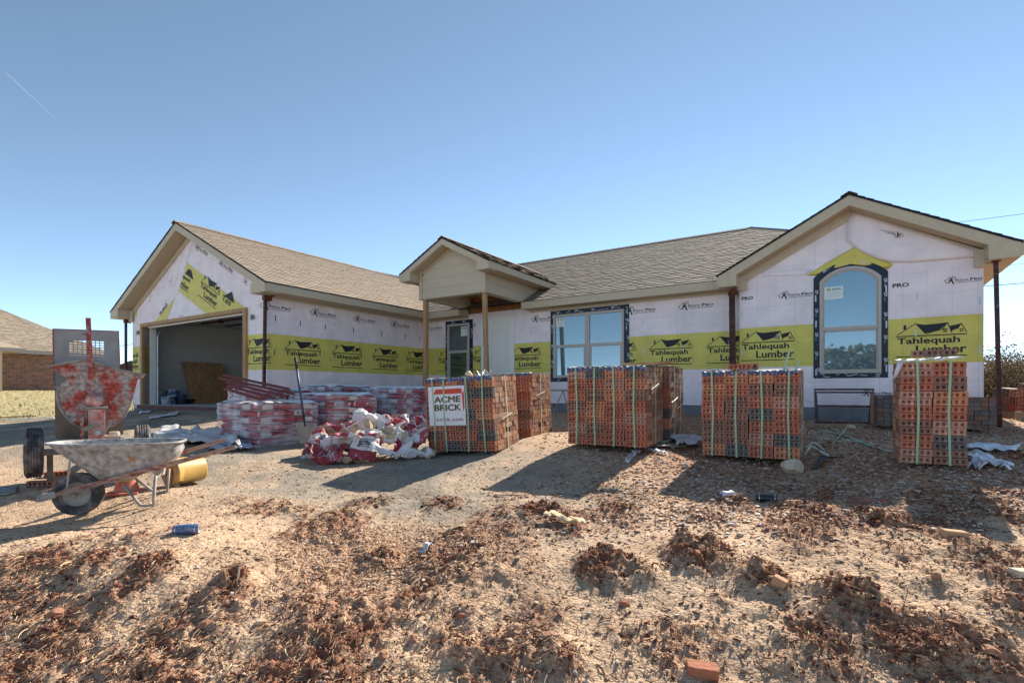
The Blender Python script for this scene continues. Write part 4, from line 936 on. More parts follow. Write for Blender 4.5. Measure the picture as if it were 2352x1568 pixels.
# ---- cored brick packs
BL, BH, BD = .2445, .0667, .0699
pal = dict(brick_red=((.44,.155,.095),), brick_orange=((.53,.22,.12),), brick_brown=((.29,.15,.11),), brick_dark=((.155,.13,.12),), brick_pink=((.46,.235,.17),))
for kx, (c,) in pal.items(): M[kx] = mat(kx, c, .88, var=.22, vscale=18, bump=.35, bscale=60, objrand=.12, col2=tuple(min(1, x*1.5+.05) for x in c), mscale=16, mthr=.66, mwid=.08)
M['brick_side'] = mat('brick_ends', attr='Col', rough=.9, var=.2, vscale=25, bump=.5, bscale=50)
M['strap'] = mat('green_strap', (.34,.50,.32), .45)
M['strapwhite'] = mat('pale_strap', (.62,.66,.55), .5)
M['edge'] = mat('blue_edge_protector', (.05,.085,.20), .45, col2=(.55,.6,.68), mscale=28, mthr=.60, mwid=.03, bump=.3, stretch=(1,1,3))
M['paper'] = mat('wrinkled_paper', (.62,.56,.47), .8, var=.15, bump=.4, bscale=10)
def brick_mesh(name, material):
    g = .002; L_, H_, D_ = BL-.004, BH-.003, BD-.002
    xs = [0]; n = 5; m0 = .022; hwid = .0235; gap = (L_-2*m0-n*hwid)/(n-1)
    for i in range(n): xs += [m0+i*(hwid+gap), m0+i*(hwid+gap)+hwid]
    xs.append(L_); zs = [0, .006, H_*.32, H_*.76, H_]
    k = MB()
    for i in range(len(xs)-1):
        hole = i % 2 == 1
        for j in range(4):
            x0, x1, z0, z1 = xs[i], xs[i+1], zs[j], zs[j+1]
            if hole and j in (0, 2):
                d = .032 if j == 2 else .010
                k.add([(x0,0,z0),(x1,0,z0),(x1,0,z1),(x0,0,z1),(x0,d,z0),(x1,d,z0),(x1,d,z1),(x0,d,z1)], [(4,5,6,7),(0,1,5,4),(1,2,6,5),(2,3,7,6),(3,0,4,7)])
            else: k.add([(x0,0,z0),(x1,0,z0),(x1,0,z1),(x0,0,z1)], [(0,1,2,3)])
    k.add([(0,0,0),(L_,0,0),(L_,D_,0),(0,D_,0),(0,0,H_),(L_,0,H_),(L_,D_,H_),(0,D_,H_)], [(0,3,2,1),(4,5,6,7),(1,2,6,5),(2,3,7,6),(3,0,4,7)])
    o = k.build(name, material); me = o.data; bpy.data.objects.remove(o); return me
BRICKS = {kx: brick_mesh('brick', kx) for kx in pal}
def tone():
    c = random.choice(((.42,.20,.10),(.46,.25,.14),(.36,.15,.08),(.40,.24,.17),(.30,.15,.10),(.48,.30,.19))); k = random.uniform(.8, 1.15); return tuple(x*k for x in c)
def brick_pack(label, u, v, Y, theta, nc, nr, nd, tiltx=0, tilty=0, straps=(), side='R', edge=True, sidestraps=(.5,), paper=True, seed=1, P=None, colset=None, group='strapped packs of cored bricks', missing=(), tint=1.0):
    rs = random.Random(seed); loc = Vector(P) if P else at(u, v, Y)
    root = empty('brick_pack', loc, (rad(tiltx), rad(tilty), -rad(theta)), label, 'brick pack', group)
    W_, Dp, Hh = nc*BL, nd*BD, nr*BH
    PADS.append((loc.x+math.cos(rad(theta))*W_/2+math.sin(rad(theta))*Dp/2, loc.y-math.sin(rad(theta))*W_/2+math.cos(rad(theta))*Dp/2, .62*max(W_, Dp)))
    keys = list(pal); wts = colset or (30, 18, 26, 13, 13)
    cols = {}
    for c in range(nc):
        r = 0
        while r < nr:
            kx = rs.choices(keys, wts)[0]
            for _ in range(2):
                if r < nr: cols[c, r] = kx; r += 1
    for r in range(nr):
        for c in range(nc):
            o = bpy.data.objects.new('brick', BRICKS[cols[c, r]]); COL.objects.link(o); o.parent = root
            sway = .004*math.sin(r*.7+c*2)
            o.location = (c*BL+rs.uniform(-.0035,.0035)+sway*1.4, rs.uniform(-.008,.004), r*BH+rs.uniform(-.001,.001)); o.rotation_euler = (rs.uniform(-.012,.012), rs.uniform(-.004,.004), rs.uniform(-.02,.02))
    # remaining bricks: shell of ends on both sides, back and top
    k = MB(); random.seed(seed)
    for r in range(nr):
        tr = None
        for j in range(1, nd):
            if j % 3 == 1 or tr is None: tr = tuple(x*tint for x in tone())
            for s_ in (0, nc-1):
                if (s_, r, j) in missing: continue
                f = rs.uniform(.9, 1.1); k.col = tuple(x*f for x in tr); jx = rs.uniform(-.0035,.0035)
                k.box((s_*BL+jx, j*BD+.0022, r*BH+.001), ((s_+1)*BL-.004+jx, (j+1)*BD-.0012, (r+1)*BH-.0028))
    for c in range(nc):
        for j in range(1, nd):
            k.col = tone(); z = (nr-1)*BH
            if c not in (0, nc-1): k.box((c*BL, j*BD+.001, z), ((c+1)*BL-.003, (j+1)*BD-.001, z+BH-.003))
        for r in range(nr): k.col = tone(); k.box((c*BL+.001, nd*BD, r*BH+.001), ((c+1)*BL-.004, nd*BD+.06, (r+1)*BH-.003)) if False else None
    k.col = (.06,.03,.025); k.box((BL*.9, BD*1.2, .01), (W_-BL*.9, Dp-.01, Hh-BH-.001)) if nc > 1 else None  # dark filler core, shade painted in behind gaps and missing bricks
    tag(k.build('bricks_behind', 'brick_side', root), kind='stuff')
    # straps
    for i, s_ in enumerate(straps):
        k = MB(); x = s_*BL; dx = .012*(-1)**i; w_ = .0095
        pts = [(x,-.019,-.005),(x+dx,-.021,Hh*.5),(x,-.019,Hh+.004)]
        for p, q in zip(pts[:-1], pts[1:]): k.bar(p, q, w_*2, .0015, up=Vector((0,1,0)))
        k.bar((x,-.019,Hh+.006),(x-dx,Dp+.004,Hh+.006),w_*2,.0015)
        k.build('strap', 'strap', root)
    for i, f in enumerate(sidestraps):
        X_ = W_+.004 if side == 'R' else -.008; y = Dp*f
        k = MB(); k.bar((X_,y,0),(X_+.002,y+.02,Hh*.5),.0016,.022,up=Vector((1,0,0)).cross(Vector((0,0,1)))); k.bar((X_+.002,y+.02,Hh*.5),(X_,y,Hh+.004),.0016,.022,up=Vector((0,1,0))); k.bar((X_,y,Hh+.007),(W_*.1,y,Hh+.007),.022,.0015); k.build('strap', 'strapwhite', root)
        k = MB(); z = Hh*rs.uniform(.3,.75); k.tube([(X_+.004,y-.16,z-.03),(X_+.01,y,z),(X_+.004,y+.16,z+.03)], .006, 5); k.build('strap_tie', 'strapwhite', root)
    if edge:
        k = MB(); n = 40
        for i in range(n):
            x0, x1 = i/n*W_, (i+1)/n*W_; h0 = .034+.016*math.sin(i*1.1+seed)+.005*math.sin(i*3.1); h1 = .034+.016*math.sin((i+1)*1.1+seed)+.005*math.sin((i+1)*3.1); b0_ = .004*math.sin(i*2.3); b1_ = .004*math.sin((i+1)*2.3)
            k.add([(x0,-.007-b0_,Hh-h0),(x1,-.007-b1_,Hh-h1),(x1,-.006,Hh+.003+b1_),(x0,-.006,Hh+.003+b0_),(x1,.07,Hh+.004+b1_),(x0,.07,Hh+.004+b0_)], [(0,1,2,3),(3,2,4,5)])
        k.build('edge_protector', 'edge', root, solid=.0015)
    if paper:
        k = MB(); nx, ny = 14, 8; z = lambda i, j: Hh+.010+.010*vn(i*.9+seed, j*1.1)
        vn = lambda a, b: float(vnoise(np.array([a]), np.array([b]), seed)[0])
        vs = [(i/nx*W_, .06+j/ny*(Dp-.05), z(i, j)) for j in range(ny+1) for i in range(nx+1)]
        k.add(vs, [(j*(nx+1)+i, j*(nx+1)+i+1, (j+1)*(nx+1)+i+1, (j+1)*(nx+1)+i) for j in range(ny) for i in range(nx)])
        k.build('top_paper', 'paper', root, solid=.002)
    return root
TH = 31
pk1 = brick_pack('strapped pack of cored bricks carrying the white sign', 984, 1036, 6.85, 23, 4, 14, 11, 2, -2.5, (.5,1.20,2.5,3.45), seed=3, missing=((3,3,5),(3,3,6),(3,4,8)))
pk2 = brick_pack('narrow brick pack behind and to the right of the one with the sign', 1152, 1003, 7.75, 27, 2, 14, 11, 1, -1, (1.0,), seed=5, sidestraps=(.45,), missing=((1,2,4),(1,2,7)), paper=False)
pk3 = brick_pack('wide four column brick pack with boards on top, in front of the double window', 1305, 1018, 6.5, TH, 4, 14, 11, 2, 0, (.5,1.5,2.45,3.5), seed=8, missing=((3,3,4),(3,2,7)))
pk4 = brick_pack('brick pack half hidden right behind the four column pack with boards on top', 0, 0, 0, TH, 4, 14, 11, 1, 0, (), seed=9, edge=False, P=at(1305,1018,6.5)+Vector((math.sin(rad(TH))*.84+.06, math.cos(rad(TH))*.84, .03)), sidestraps=(.3,.7))
pk5 = brick_pack('brick pack topped by two loose bricks, between the four column pack and the right pack', 1613, 1043, 5.95, 32, 4, 14, 11, 2, 0, (.45,1.5,2.5,3.6), seed=12, sidestraps=(.3,))
pk6 = brick_pack('two column brick pack at the right, in front of the gable corner', 2066, 1061, 4.9, 30, 2, 14, 7, 1.5, 0, (.52,1.5), seed=15, side='L', sidestraps=(), edge=False, paper=False)
# white plastic over the right pack
k = MB(); vs = []; n = 16; Hh = 14*BH
for i in range(n+1):
    x = -.02+i/n*.47; zz = Hh+.012+.02*(i/n)+.006*math.sin(i*1.7)
    for y, dz in ((-.03,-.008),(-.02,.006),(.25,.012),(.5,.010)): vs.append((x, y, zz+dz+.004*math.sin(i+y*9)))
k.add(vs, [(i*4+j, (i+1)*4+j, (i+1)*4+j+1, i*4+j+1) for i in range(n) for j in range(3)])
k.add([(-.02,-.03,Hh),( .03,-.02,Hh+.01),(-.02,-.012,Hh-.12),(-.06,-.01,Hh-.17)], [(0,1,2,3)])
M['whiteplastic'] = mat('white_plastic', (.66,.66,.70), .35, var=.12, vscale=12, bump=.4, bscale=14)
k.build('plastic_cover', 'whiteplastic', pk6, solid=.003, smooth=True)

def loose_brick(label, parent_pack, x, y, z, rot, key='brick_red', up=None):
    M4 = Matrix.Translation(parent_pack.location) @ parent_pack.rotation_euler.to_matrix().to_4x4() @ Matrix.Translation((x,y,z)) @ Euler((0,0,rad(rot))).to_matrix().to_4x4()
    o = bpy.data.objects.new('loose_brick', BRICKS[key]); COL.objects.link(o); o.matrix_world = M4
    return tag(o, label, 'brick', 'loose bricks on the packs')
loose_brick('front loose brick on the pack left of the arched window, its holes showing', pk5, .275, .05, 14*BH+.020, 0)
loose_brick('second loose brick, just behind the front one on the pack left of the arched window', pk5, .325, .14, 14*BH+.020, -2, 'brick_brown')
loose_brick('loose brick lying on top of the right pack, holes facing out', pk6, .20, .10, 14*BH+.05, 6, 'brick_brown')
loose_brick('pale loose brick lying end on at the left on top of the right pack', pk6, .10, .16, 14*BH+.05, -8, 'brick_pink')

# stones / ties on top of the first pack
def on_pack(pk, x, y, z): return (Matrix.Translation(pk.location) @ pk.rotation_euler.to_matrix().to_4x4()) @ Vector((x, y, z))
def rock(name, label, P, s, seed, material, cat='rock', flat=.7, group=None, sub=4):
    v, f = ico(sub); r = np.random.default_rng(seed); off = r.random(3)*10
    d = np.ones(len(v))
    for i in range(9):
        n = r.normal(size=3); n /= np.linalg.norm(n); c = .62+.3*r.random(); dd = v@n
        d = np.where(dd > 1e-3, np.minimum(d, c/np.maximum(dd, 1e-3)), d)
    nn = fbm(v[:,0]*2.5+off[0], v[:,1]*2.5+v[:,2]*2.1+off[1], 4, seed)
    V = v*(d*(.85+.3*nn))[:,None]*np.array(s)
    o = mesh_np(name, V, f, None, material, smooth=False); o.location = P; o.rotation_euler = (0, 0, r.random()*6)
    return tag(o, label, cat, group)
M['limestone'] = mat('limestone', (.62,.50,.36), .9, col2=(.50,.30,.17), mscale=3, mthr=.55, mwid=.1, bump=.8, bscale=12, var=.15)
M['clay'] = mat('clay_lump', (.40,.20,.12), .9, var=.25, bump=.6, bscale=14)
rock('stone_block', 'small pale stone block resting on top of the sign pack', on_pack(pk1, .48, .35, 14*BH+.05), (.075,.05,.045), 4, 'limestone', 'stone')
k = MB(); r_ = random.Random(4)
for i in range(60):
    a = r_.uniform(0, 6.28); el = r_.uniform(.1, 1.4); l = r_.uniform(.04,.10); d = Vector((math.cos(a)*math.cos(el)*1.5, math.sin(a)*math.cos(el), math.sin(el)*.7)).normalized()
    p = Vector((r_.uniform(-.06,.06), r_.uniform(-.03,.03), 0)); k.bar(p, p+d*l, .008, .0012)
o = k.build('tie_bundle', 'steel'); o.location = on_pack(pk1, .68, .40, 14*BH+.02); tag(o, 'heap of shiny corrugated wall ties on the sign pack', 'wall ties')
# boards on the third pack
for i, (x0, y0, x1, y1) in enumerate(((.62,.30,1.25,.42),(.55,.40,1.2,.36))):
    k = MB(); p = on_pack(pk3, x0, y0, 14*BH+.035+.012*i); q = on_pack(pk3, x1, y1, 14*BH+.035+.012*i); mid = (p+q)/2
    k.bar(p-mid, q-mid, .05, .012); o = k.build('thin_board', 'lumber'); o.location = mid; tag(o, ['lower','upper'][i]+' thin wooden slat lying on the pack in front of the double window', 'board', 'slats on the brick pack')
# upright strap ends on pack 5
for i, (x, h, ln) in enumerate(((.83,.20,.05),(1.02-.08,.09,.03))):
    k = MB(); k.bar((0,0,0),(ln,0,h),.022,.0015,up=Vector((0,1,0))); o = k.build('strap_end', 'strap', pk5); o.location = (x-.0, .05, 14*BH+.012)

# ---- sign strapped to the first pack
root = empty('brick_company_sign', pk1.location, pk1.rotation_euler, 'white ACME BRICK sign with red brick outline, held by the straps of the first pack', 'sign')
k = MB(); x0, z0, W_, HS_ = .055, .335, .535, .505; sh = -.012
T_ = Matrix.Rotation(rad(-1.6), 4, 'Y')
k.box((x0,-.0165,z0),(x0+W_,-.0125,z0+HS_)); k.build('sign_board', mat('sign_board', (.74,.72,.74), .45), root)
fn = lambda a, b: (x0+W_*a, -.0172, z0+HS_*b)
k = MB()
for q_, (dx_, dz_) in enumerate(((0,0),(.011,0),(-.011,0),(0,.008),(0,-.008))):   # heavy letters: layered print
    fb_ = lambda a, b: (x0+W_*(a+dx_), -.0172-.00012*q_, z0+HS_*(b+dz_))
    put_text(k, 'ACME', fb_, .17, .875, .59, .74, 0); put_text(k, 'BRICK', fb_, .17, .88, .38, .53, 0)
put_text(k, "brick.com", fn, .20, .93, .11, .20, 1, .02, 1.15)
put_poly(k, [(.14,.80),(.93,.80),(.93,.93),(.215,.93)], fn, 2); put_poly(k, [(.925,.79),(.985,.88),(.985,.44),(.945,.34)], fn, 2)
k.build('sign_print', [mat('brown_print',(.13,.085,.035),.6), mat('dark_red_print',(.30,.03,.04),.6), mat('red_print',(.60,.07,.04),.6)], root)

# ---- small stack of bricks against the gable wall, and packs behind on the right
def brick_stack(label, P, theta, nc, nr, nd, seed, group=None, tint=1, cw=.085, ch=.0667, pallet=False):
    rs = random.Random(seed); root = empty('brick_stack', P, (0,0,-rad(theta)), label, 'brick stack', group)
    PADS.append((P[0], P[1], .4)); nn = 0; k = MB(); random.seed(seed); base = .12 if pallet else 0
    for r in range(nr):
        for c in range(nc):
            col = tuple(x*tint for x in (random.choice(((.20,.11,.09),(.15,.13,.12),(.24,.13,.08),(.13,.11,.10),(.19,.15,.13))) if tint == 1 else tone()))
            jx, jy = rs.uniform(-.004,.004), rs.uniform(-.01,.01); bb = ((c*cw+jx, jy, base+r*ch+.001), ((c+1)*cw-.004+jx, jy+BL-.005, base+(r+1)*ch-.003))
            kk = MB(); kk.col = col; kk.box(*bb); kk.build('brick', 'brick_side', root)
    for j in range(1, nd):
        k.col = tuple(x*tint for x in tone()); k.box((.0, j*BL, base), (nc*cw, (j+1)*BL-.003, base+nr*ch-.004))
    if nd > 1: tag(k.build('bricks_behind', 'brick_side', root), kind='stuff')
    if pallet:
        kk = MB(); kk.box((-.02,0,.08),(nc*cw+.02,nd*BL,.115)); kk.box((-.02,0,0),(nc*cw+.02,.08,.079)); kk.box((-.02,nd*BL-.1,0),(nc*cw+.02,nd*BL,.079)); kk.build('pallet', 'lumber2', root)
    return root
g = lambda u, v, Y: at(u, v, Y)
brick_stack('low stack of grey brown brick ends by the gable wall, left of the right pack', g(2015,976,8.0), 24, 4, 7, 2, 3)
brick_stack('low stack of grey brown brick ends between the right pack and the tall pole', g(2222,985,7.6), 18, 4, 7, 2, 6)
pr1 = brick_pack('sunlit orange brick pack on a pallet at the right picture edge', 0,0,0, 62, 4, 7, 8, 0, 0, (), seed=31, P=g(2337,955,9.0)+Vector((-.0,.0,.08)), side='L', sidestraps=(), edge=False, tint=1.3, group='brick packs beyond the house')
pr2 = brick_pack('sunlit orange brick pack just behind the tall right pole', 0,0,0, 60, 3, 6, 8, 0, 4, (), seed=33, P=g(2276,950,9.9)+Vector((0,0,.08)), side='L', sidestraps=(), edge=False, tint=1.3, group='brick packs beyond the house')
for pp, lab in ((pr1,'a'),(pr2,'b')):
    k = MB(); k.box((-.03,-.03,-.03),(1.0,.62,-.005)); k.box((-.03,-.03,-.14),(1.0,.06,-.031)); k.box((-.03,.5,-.14),(1.0,.6,-.031)); k.build('pallet', 'lumber2', pp)

# ---- mortar bags, stretch wrapped
M['bagred'] = mat('red_bag_paper', (.42,.045,.065), .55, var=.12, vscale=8, bump=.3, bscale=12)
M['bagwhite'] = mat('white_bag_paper', (.66,.62,.62), .55, var=.1, vscale=8, bump=.3, bscale=12)
M['bagtext'] = mat('bag_lettering', (.62,.50,.52), .6)
M['bagdark'] = mat('bag_barcode', (.10,.10,.12), .6)
M['crumplered'] = mat('faded_red_bag_paper', (.36,.05,.065), .5, col2=(.62,.50,.50), mscale=9, mthr=.60, mwid=.03, var=.15, bump=.6, bscale=22)
M['kraft'] = mat('kraft_paper', (.46,.36,.25), .8, var=.15, bump=.3, bscale=10)
def bag_mesh(variant, L_, D_, Hh):
    """one filled bag lying flat: origin at min corner; faces y=0 (front) and x=L (side) carry the print"""
    nx, ny, nz = 12, 8, 5; k = MB(); idx = {}
    def pos(i, j, l):
        x, y, z = i/nx*2-1, j/ny*2-1, l/nz*2-1
        p = 6; q = (abs(x)**p+abs(y)**p)**(1/p); s = min(1, 1/max(q, 1e-6)) if q > 1 else 1
        ex = 1-.10*abs(z)**2.5; hz = z*(1-.22*max(abs(x), abs(y))**6)
        x, y = x*s*ex, y*s*ex
        wob = .012*math.sin(3*x+variant)+.010*math.sin(4*y+variant*2)
        return ((x+1)/2*L_, (y+1)/2*D_, (hz+1)/2*Hh+wob*.5*(l/nz))
    def face(fn, na, nb, mat_fn):
        for a in range(na):
            for b in range(nb):
                k.add([pos(*fn(a,b)), pos(*fn(a+1,b)), pos(*fn(a+1,b+1)), pos(*fn(a,b+1))], [(0,1,2,3)], mat_fn((a+.5)/na, (b+.5)/nb))
    white = 1; red = 0
    if variant % 2 == 0: fr = lambda a, b: white if a < .12 else red; sd_ = lambda a, b: red
    else: fr = lambda a, b: (white if .26 < a < .70 else red); sd_ = lambda a, b: white if .2 < a < .75 else red
    face(lambda a,b:(a,0,b), nx, nz, fr); face(lambda a,b:(nx,a,b), ny, nz, sd_); face(lambda a,b:(nx-a,ny,b), nx, nz, fr); face(lambda a,b:(0,ny-a,b), ny, nz, sd_)
    face(lambda a,b:(a,b,nz), nx, ny, lambda a,b: white if .1 < a < .9 else red); face(lambda a,b:(nx-a,b,0), nx, ny, lambda a,b: white)
    ff = lambda a, b: (a*L_, -.002, b*Hh)
    if variant % 2 == 0:
        rt = lambda fn: (lambda a, b: fn(1-a, 1-b))
        put_text(k, 'Acme Premix', rt(ff), .12, .42, .50, .72, 2, .02); put_text(k, 'Gray Type N', rt(ff), .12, .40, .2, .40, 2, .02); put_poly(k, [(.55,.30),(.66,.30),(.66,.62),(.55,.62)], ff, 2)
        fs = lambda a, b: (L_+.002, a*D_, b*Hh); put_text(k, 'Gray Type N', fs, .2, .6, .35, .6, 2, .02)
    else:
        for i in range(7): put_poly(k, [(.34+i*.012,.25),(.34+i*.012+.006,.25),(.34+i*.012+.006,.72),(.34+i*.012,.72)], ff, 3)
        put_text(k, 'TYPE N', ff, .46, .56, .3, .7, 3, .02); put_text(k, '80', ff, .60, .67, .3, .7, 3, .03)
        put_poly(k, [(.82,.25),(.92,.25),(.92,.75),(.82,.75)], ff, 2)
        fs = lambda a, b: (L_+.002, a*D_, b*Hh); put_text(k, 'MIX', fs, .3, .6, .3, .7, 3)
    o = k.build('bag', ['bagred','bagwhite','bagtext','bagdark'], smooth=True); me = o.data; bpy.data.objects.remove(o); return me
BAG = [bag_mesh(i, .50, .335, .102) for i in range(4)]
def film_material():
    m = bpy.data.materials.new('stretch_film'); m.use_nodes = True; t = m.node_tree; N = t.nodes; L = t.links
    out = N['Material Output']; b = N['Principled BSDF']; b.inputs['Base Color'].default_value = (.80,.78,.84,1); b.inputs['Roughness'].default_value = .25
    tr = N.new('ShaderNodeBsdfTransparent'); ms = N.new('ShaderNodeMixShader')
    tc = N.new('ShaderNodeTexCoord'); mp = N.new('ShaderNodeMapping'); mp.inputs['Scale'].default_value = (1.2,1.2,22); mp.inputs['Rotation'].default_value = (.08,.12,0)
    n = N.new('ShaderNodeTexNoise'); n.inputs['Scale'].default_value = 2.2; n.inputs['Detail'].default_value = 7
    L.new(tc.outputs['Object'], mp.inputs[0]); L.new(mp.outputs[0], n.inputs['Vector'])
    n2 = N.new('ShaderNodeTexNoise'); n2.inputs['Scale'].default_value = 3.2; L.new(tc.outputs['Object'], n2.inputs['Vector'])
    ad = N.new('ShaderNodeMath'); ad.operation = 'MULTIPLY'; L.new(n.outputs['Fac'], ad.inputs[0]); L.new(n2.outputs['Fac'], ad.inputs[1])
    r = N.new('ShaderNodeMapRange'); r.inputs[1].default_value = .17; r.inputs[2].default_value = .38; r.inputs[3].default_value = .04; r.inputs[4].default_value = .66
    L.new(ad.outputs[0], r.inputs[0]); L.new(r.outputs[0], ms.inputs[0]); L.new(tr.outputs[0], ms.inputs[1]); L.new(b.outputs[0], ms.inputs[2]); L.new(ms.outputs[0], out.inputs[0])
    bp = N.new('ShaderNodeBump'); bp.inputs['Strength'].default_value = .6; bp.inputs['Distance'].default_value = .02; L.new(n.outputs['Fac'], bp.inputs['Height']); L.new(bp.outputs[0], b.inputs['Normal'])
    return m
M['film'] = film_material()
M['cover'] = mat('hazy_plastic_sheet', (.80,.83,.88), .3, var=.12, vscale=6, bump=.5, bscale=7, spec=.5)
def drape(nx, ny, zfun, x0, x1, y0, y1):
    return [(x0+(x1-x0)*i/nx, y0+(y1-y0)*j/ny, zfun(i/nx, j/ny)) for j in range(ny+1) for i in range(nx+1)], [(j*(nx+1)+i, j*(nx+1)+i+1, (j+1)*(nx+1)+i+1, (j+1)*(nx+1)+i) for j in range(ny) for i in range(nx)]
def bag_pallet(label, a, b, z, layers, seed, film=True):
    """corner nearest the camera at house (a,b); block runs 1 m towards -a and 1 m towards +b"""
    P = hw(a, b); rs = random.Random(seed); root = empty('mortar_bag_pallet', (P.x, P.y, z), (0,0,rad(90)-YAW), label, 'bag pallet', 'stretch wrapped pallets of mortar bags')
    PADS.append((P.x, P.y, .6))
    # local x = +b, local y = -a
    for l in range(layers):
        zz = l*.101
        if l % 2 == 0: cells = [(i*.5, j*.335, 0, (l+i+j)) for i in range(2) for j in range(3)]
        else: cells = [(i*.335+.335, j*.5, 90, (l+i*3+j)) for i in range(3) for j in range(2)]
        for x, y, r, q in cells:
            if .3 < x < .6 and .3 < y < .6 and r == 0: continue
            o = bpy.data.objects.new('bag', BAG[(q+seed) % 4]); COL.objects.link(o); o.parent = root
            o.location = (x+rs.uniform(-.015,.01), y+rs.uniform(-.015,.015), zz); o.rotation_euler = (0, 0, rad(r+rs.uniform(-1.5,1.5)))
    Hh = layers*.101
    if film:
        k = MB(); n = 26; rings = 16; vs = []
        per = [(0,0),(1,0),(1,1),(0,1)]
        for l in range(rings+1):
            for s_ in range(4):
                (xa, ya), (xb, yb) = per[s_], per[(s_+1) % 4]
                for i in range(n):
                    f = i/n; x, y = xa+(xb-xa)*f, ya+(yb-ya)*f; nx_, ny_ = (yb-ya), -(xb-xa)
                    d = .016+.010*math.sin(l*2.4+i*.15+s_)+.006*rs.random(); d += .0
                    vs.append((x*1.01-.005+nx_*d, y*1.01-.005+ny_*d, -.03+(Hh+.03)*l/rings))
        m_ = 4*n; k.add(vs, [(l*m_+i, l*m_+(i+1) % m_, (l+1)*m_+(i+1) % m_, (l+1)*m_+i) for l in range(rings) for i in range(m_)])
        k.build('stretch_film', 'film', root, smooth=True)
    k = MB(); V_, F_ = drape(22, 22, lambda f, g_: Hh+.012+.03*float(vnoise(np.array([f*5+seed]), np.array([g_*5]), 3)[0])+.012*float(vnoise(np.array([f*14+seed]), np.array([g_*14]), 5)[0])-.03*max(0, abs(f-.5)*2-.85)*6-.03*max(0, abs(g_-.5)*2-.85)*6, -.015, 1.015, -.015, 1.015)
    k.add(V_, F_); k.build('top_sheet', 'cover', root, smooth=True)
    k = MB()
    for y in (0, .45, .9): k.box((0,y,-.12),(1,y+.1,-.03))
    k.build('pallet', 'lumber2', root)
    return root
bA = bag_pallet('wrapped pallet of mortar bags carrying steel angles, nearest the garage door', -7.07, 4.24, -.775, 6, 0)
bB = bag_pallet('middle wrapped pallet of mortar bags, just right of the upright shovel', -7.07, 5.46, -.66, 6, 1)
bC = bag_pallet('wrapped pallet of mortar bags at the right end, behind the crumpled bags', -7.07, 7.15, -.54, 6, 2)
bD = bag_pallet('plastic covered pallet of bags in the second row, behind the steel angles', -8.35, 5.1, -.58, 6, 3)
bE = bag_pallet('plastic covered pallet of bags in the second row, behind the middle pallet', -8.35, 6.5, -.50, 6, 4)

# steel angles (lintels) on the first bag pallet
M['lintel'] = mat('red_oxide_steel', (.24,.055,.042), .5, var=.25, vscale=10, metal=.2)
lin = [((505,868),(674,903),-.10),((522,877),(654,909),.06),((524,885),(634,915),.16),((520,892),(604,918),.26),((514,861),(664,893),-.22)]
for i, (p, q, s_) in enumerate(lin):
    zt = -.775+.606+.05; 
    P = at(p[0], p[1], 8.25-s_*2); Q = at(q[0], q[1], 7.62-s_*1.6)
    mid = (P+Q)/2; d = (Q-P); L_ = d.length; x = d.normalized(); y = Vector((0,0,1)).cross(x).normalized(); z = x.cross(y)
    k = MB(); w_ = .05
    pr = [Vector((0,0,.020)), Vector((0,w_*.8,-.013)), Vector((0,w_*.8-.006,-.018)), Vector((0,0,.012)), Vector((0,-w_*.8+.006,-.018)), Vector((0,-w_*.8,-.013))]
    k.prism([P-mid+y*a.y+z*a.z for a in pr], d, 0)
    o = k.build('steel_angle', 'lintel'); o.location = mid
    tag(o, ['longest rusty red steel angle, at the back of the heap on the first bag pallet','red steel angle second from the back of the heap on the first bag pallet','red steel angle in the middle of the heap on the first bag pallet','shortest red steel angle, at the front left of the heap on the first bag pallet','red steel angle pointing highest behind the heap on the first bag pallet'][i], 'steel angle', 'steel angles on the bag pallet')

# ---- shovel leaning on the wrapped bags
top_ = at(678, 821, 7.95); bot = at(706, 1013, 7.62); d = (top_-bot)
root = empty('square_shovel', bot, (0,0,0), 'square bladed shovel with a blue grey handle leaning upright against the wrapped bags', 'shovel')
kn = bot+d*.30; k = MB(); k.tube([kn-bot, d], .017, 10); k.build('handle', mat('blue_grey_handle',(.05,.07,.13),.4,metal=.2,var=.4,vscale=9), root, smooth=True)
k = MB(); k.tube([d*.86, d*1.0], [.021,.021], 10); k.build('grip', 'dark', root, smooth=True)
k = MB(); k.tube([d*.17, d*.24, d*.31], [.009,.014,.020], 8); k.build('socket', 'dark', root, smooth=True)
bx = Vector((1,.25,0)).normalized(); k = MB(); W_ = .115
for sgn in (1,): 
    A0, A1 = d*.21, Vector((0,0,-.03)); n = 6; vs = []
    for j in range(2):
        c = A0 if j == 0 else A1
        for i in range(n+1):
            f = i/n*2-1; vs.append(c+bx*f*W_+Vector((0,-.02*(1-f*f)+.02,0)))
    k.add(vs, [(i, i+1, n+2+i, n+1+i) for i in range(n)])
k.build('blade', mat('shovel_blade',(.36,.31,.26),.6,metal=.3,var=.2,bump=.3), root, solid=.004)

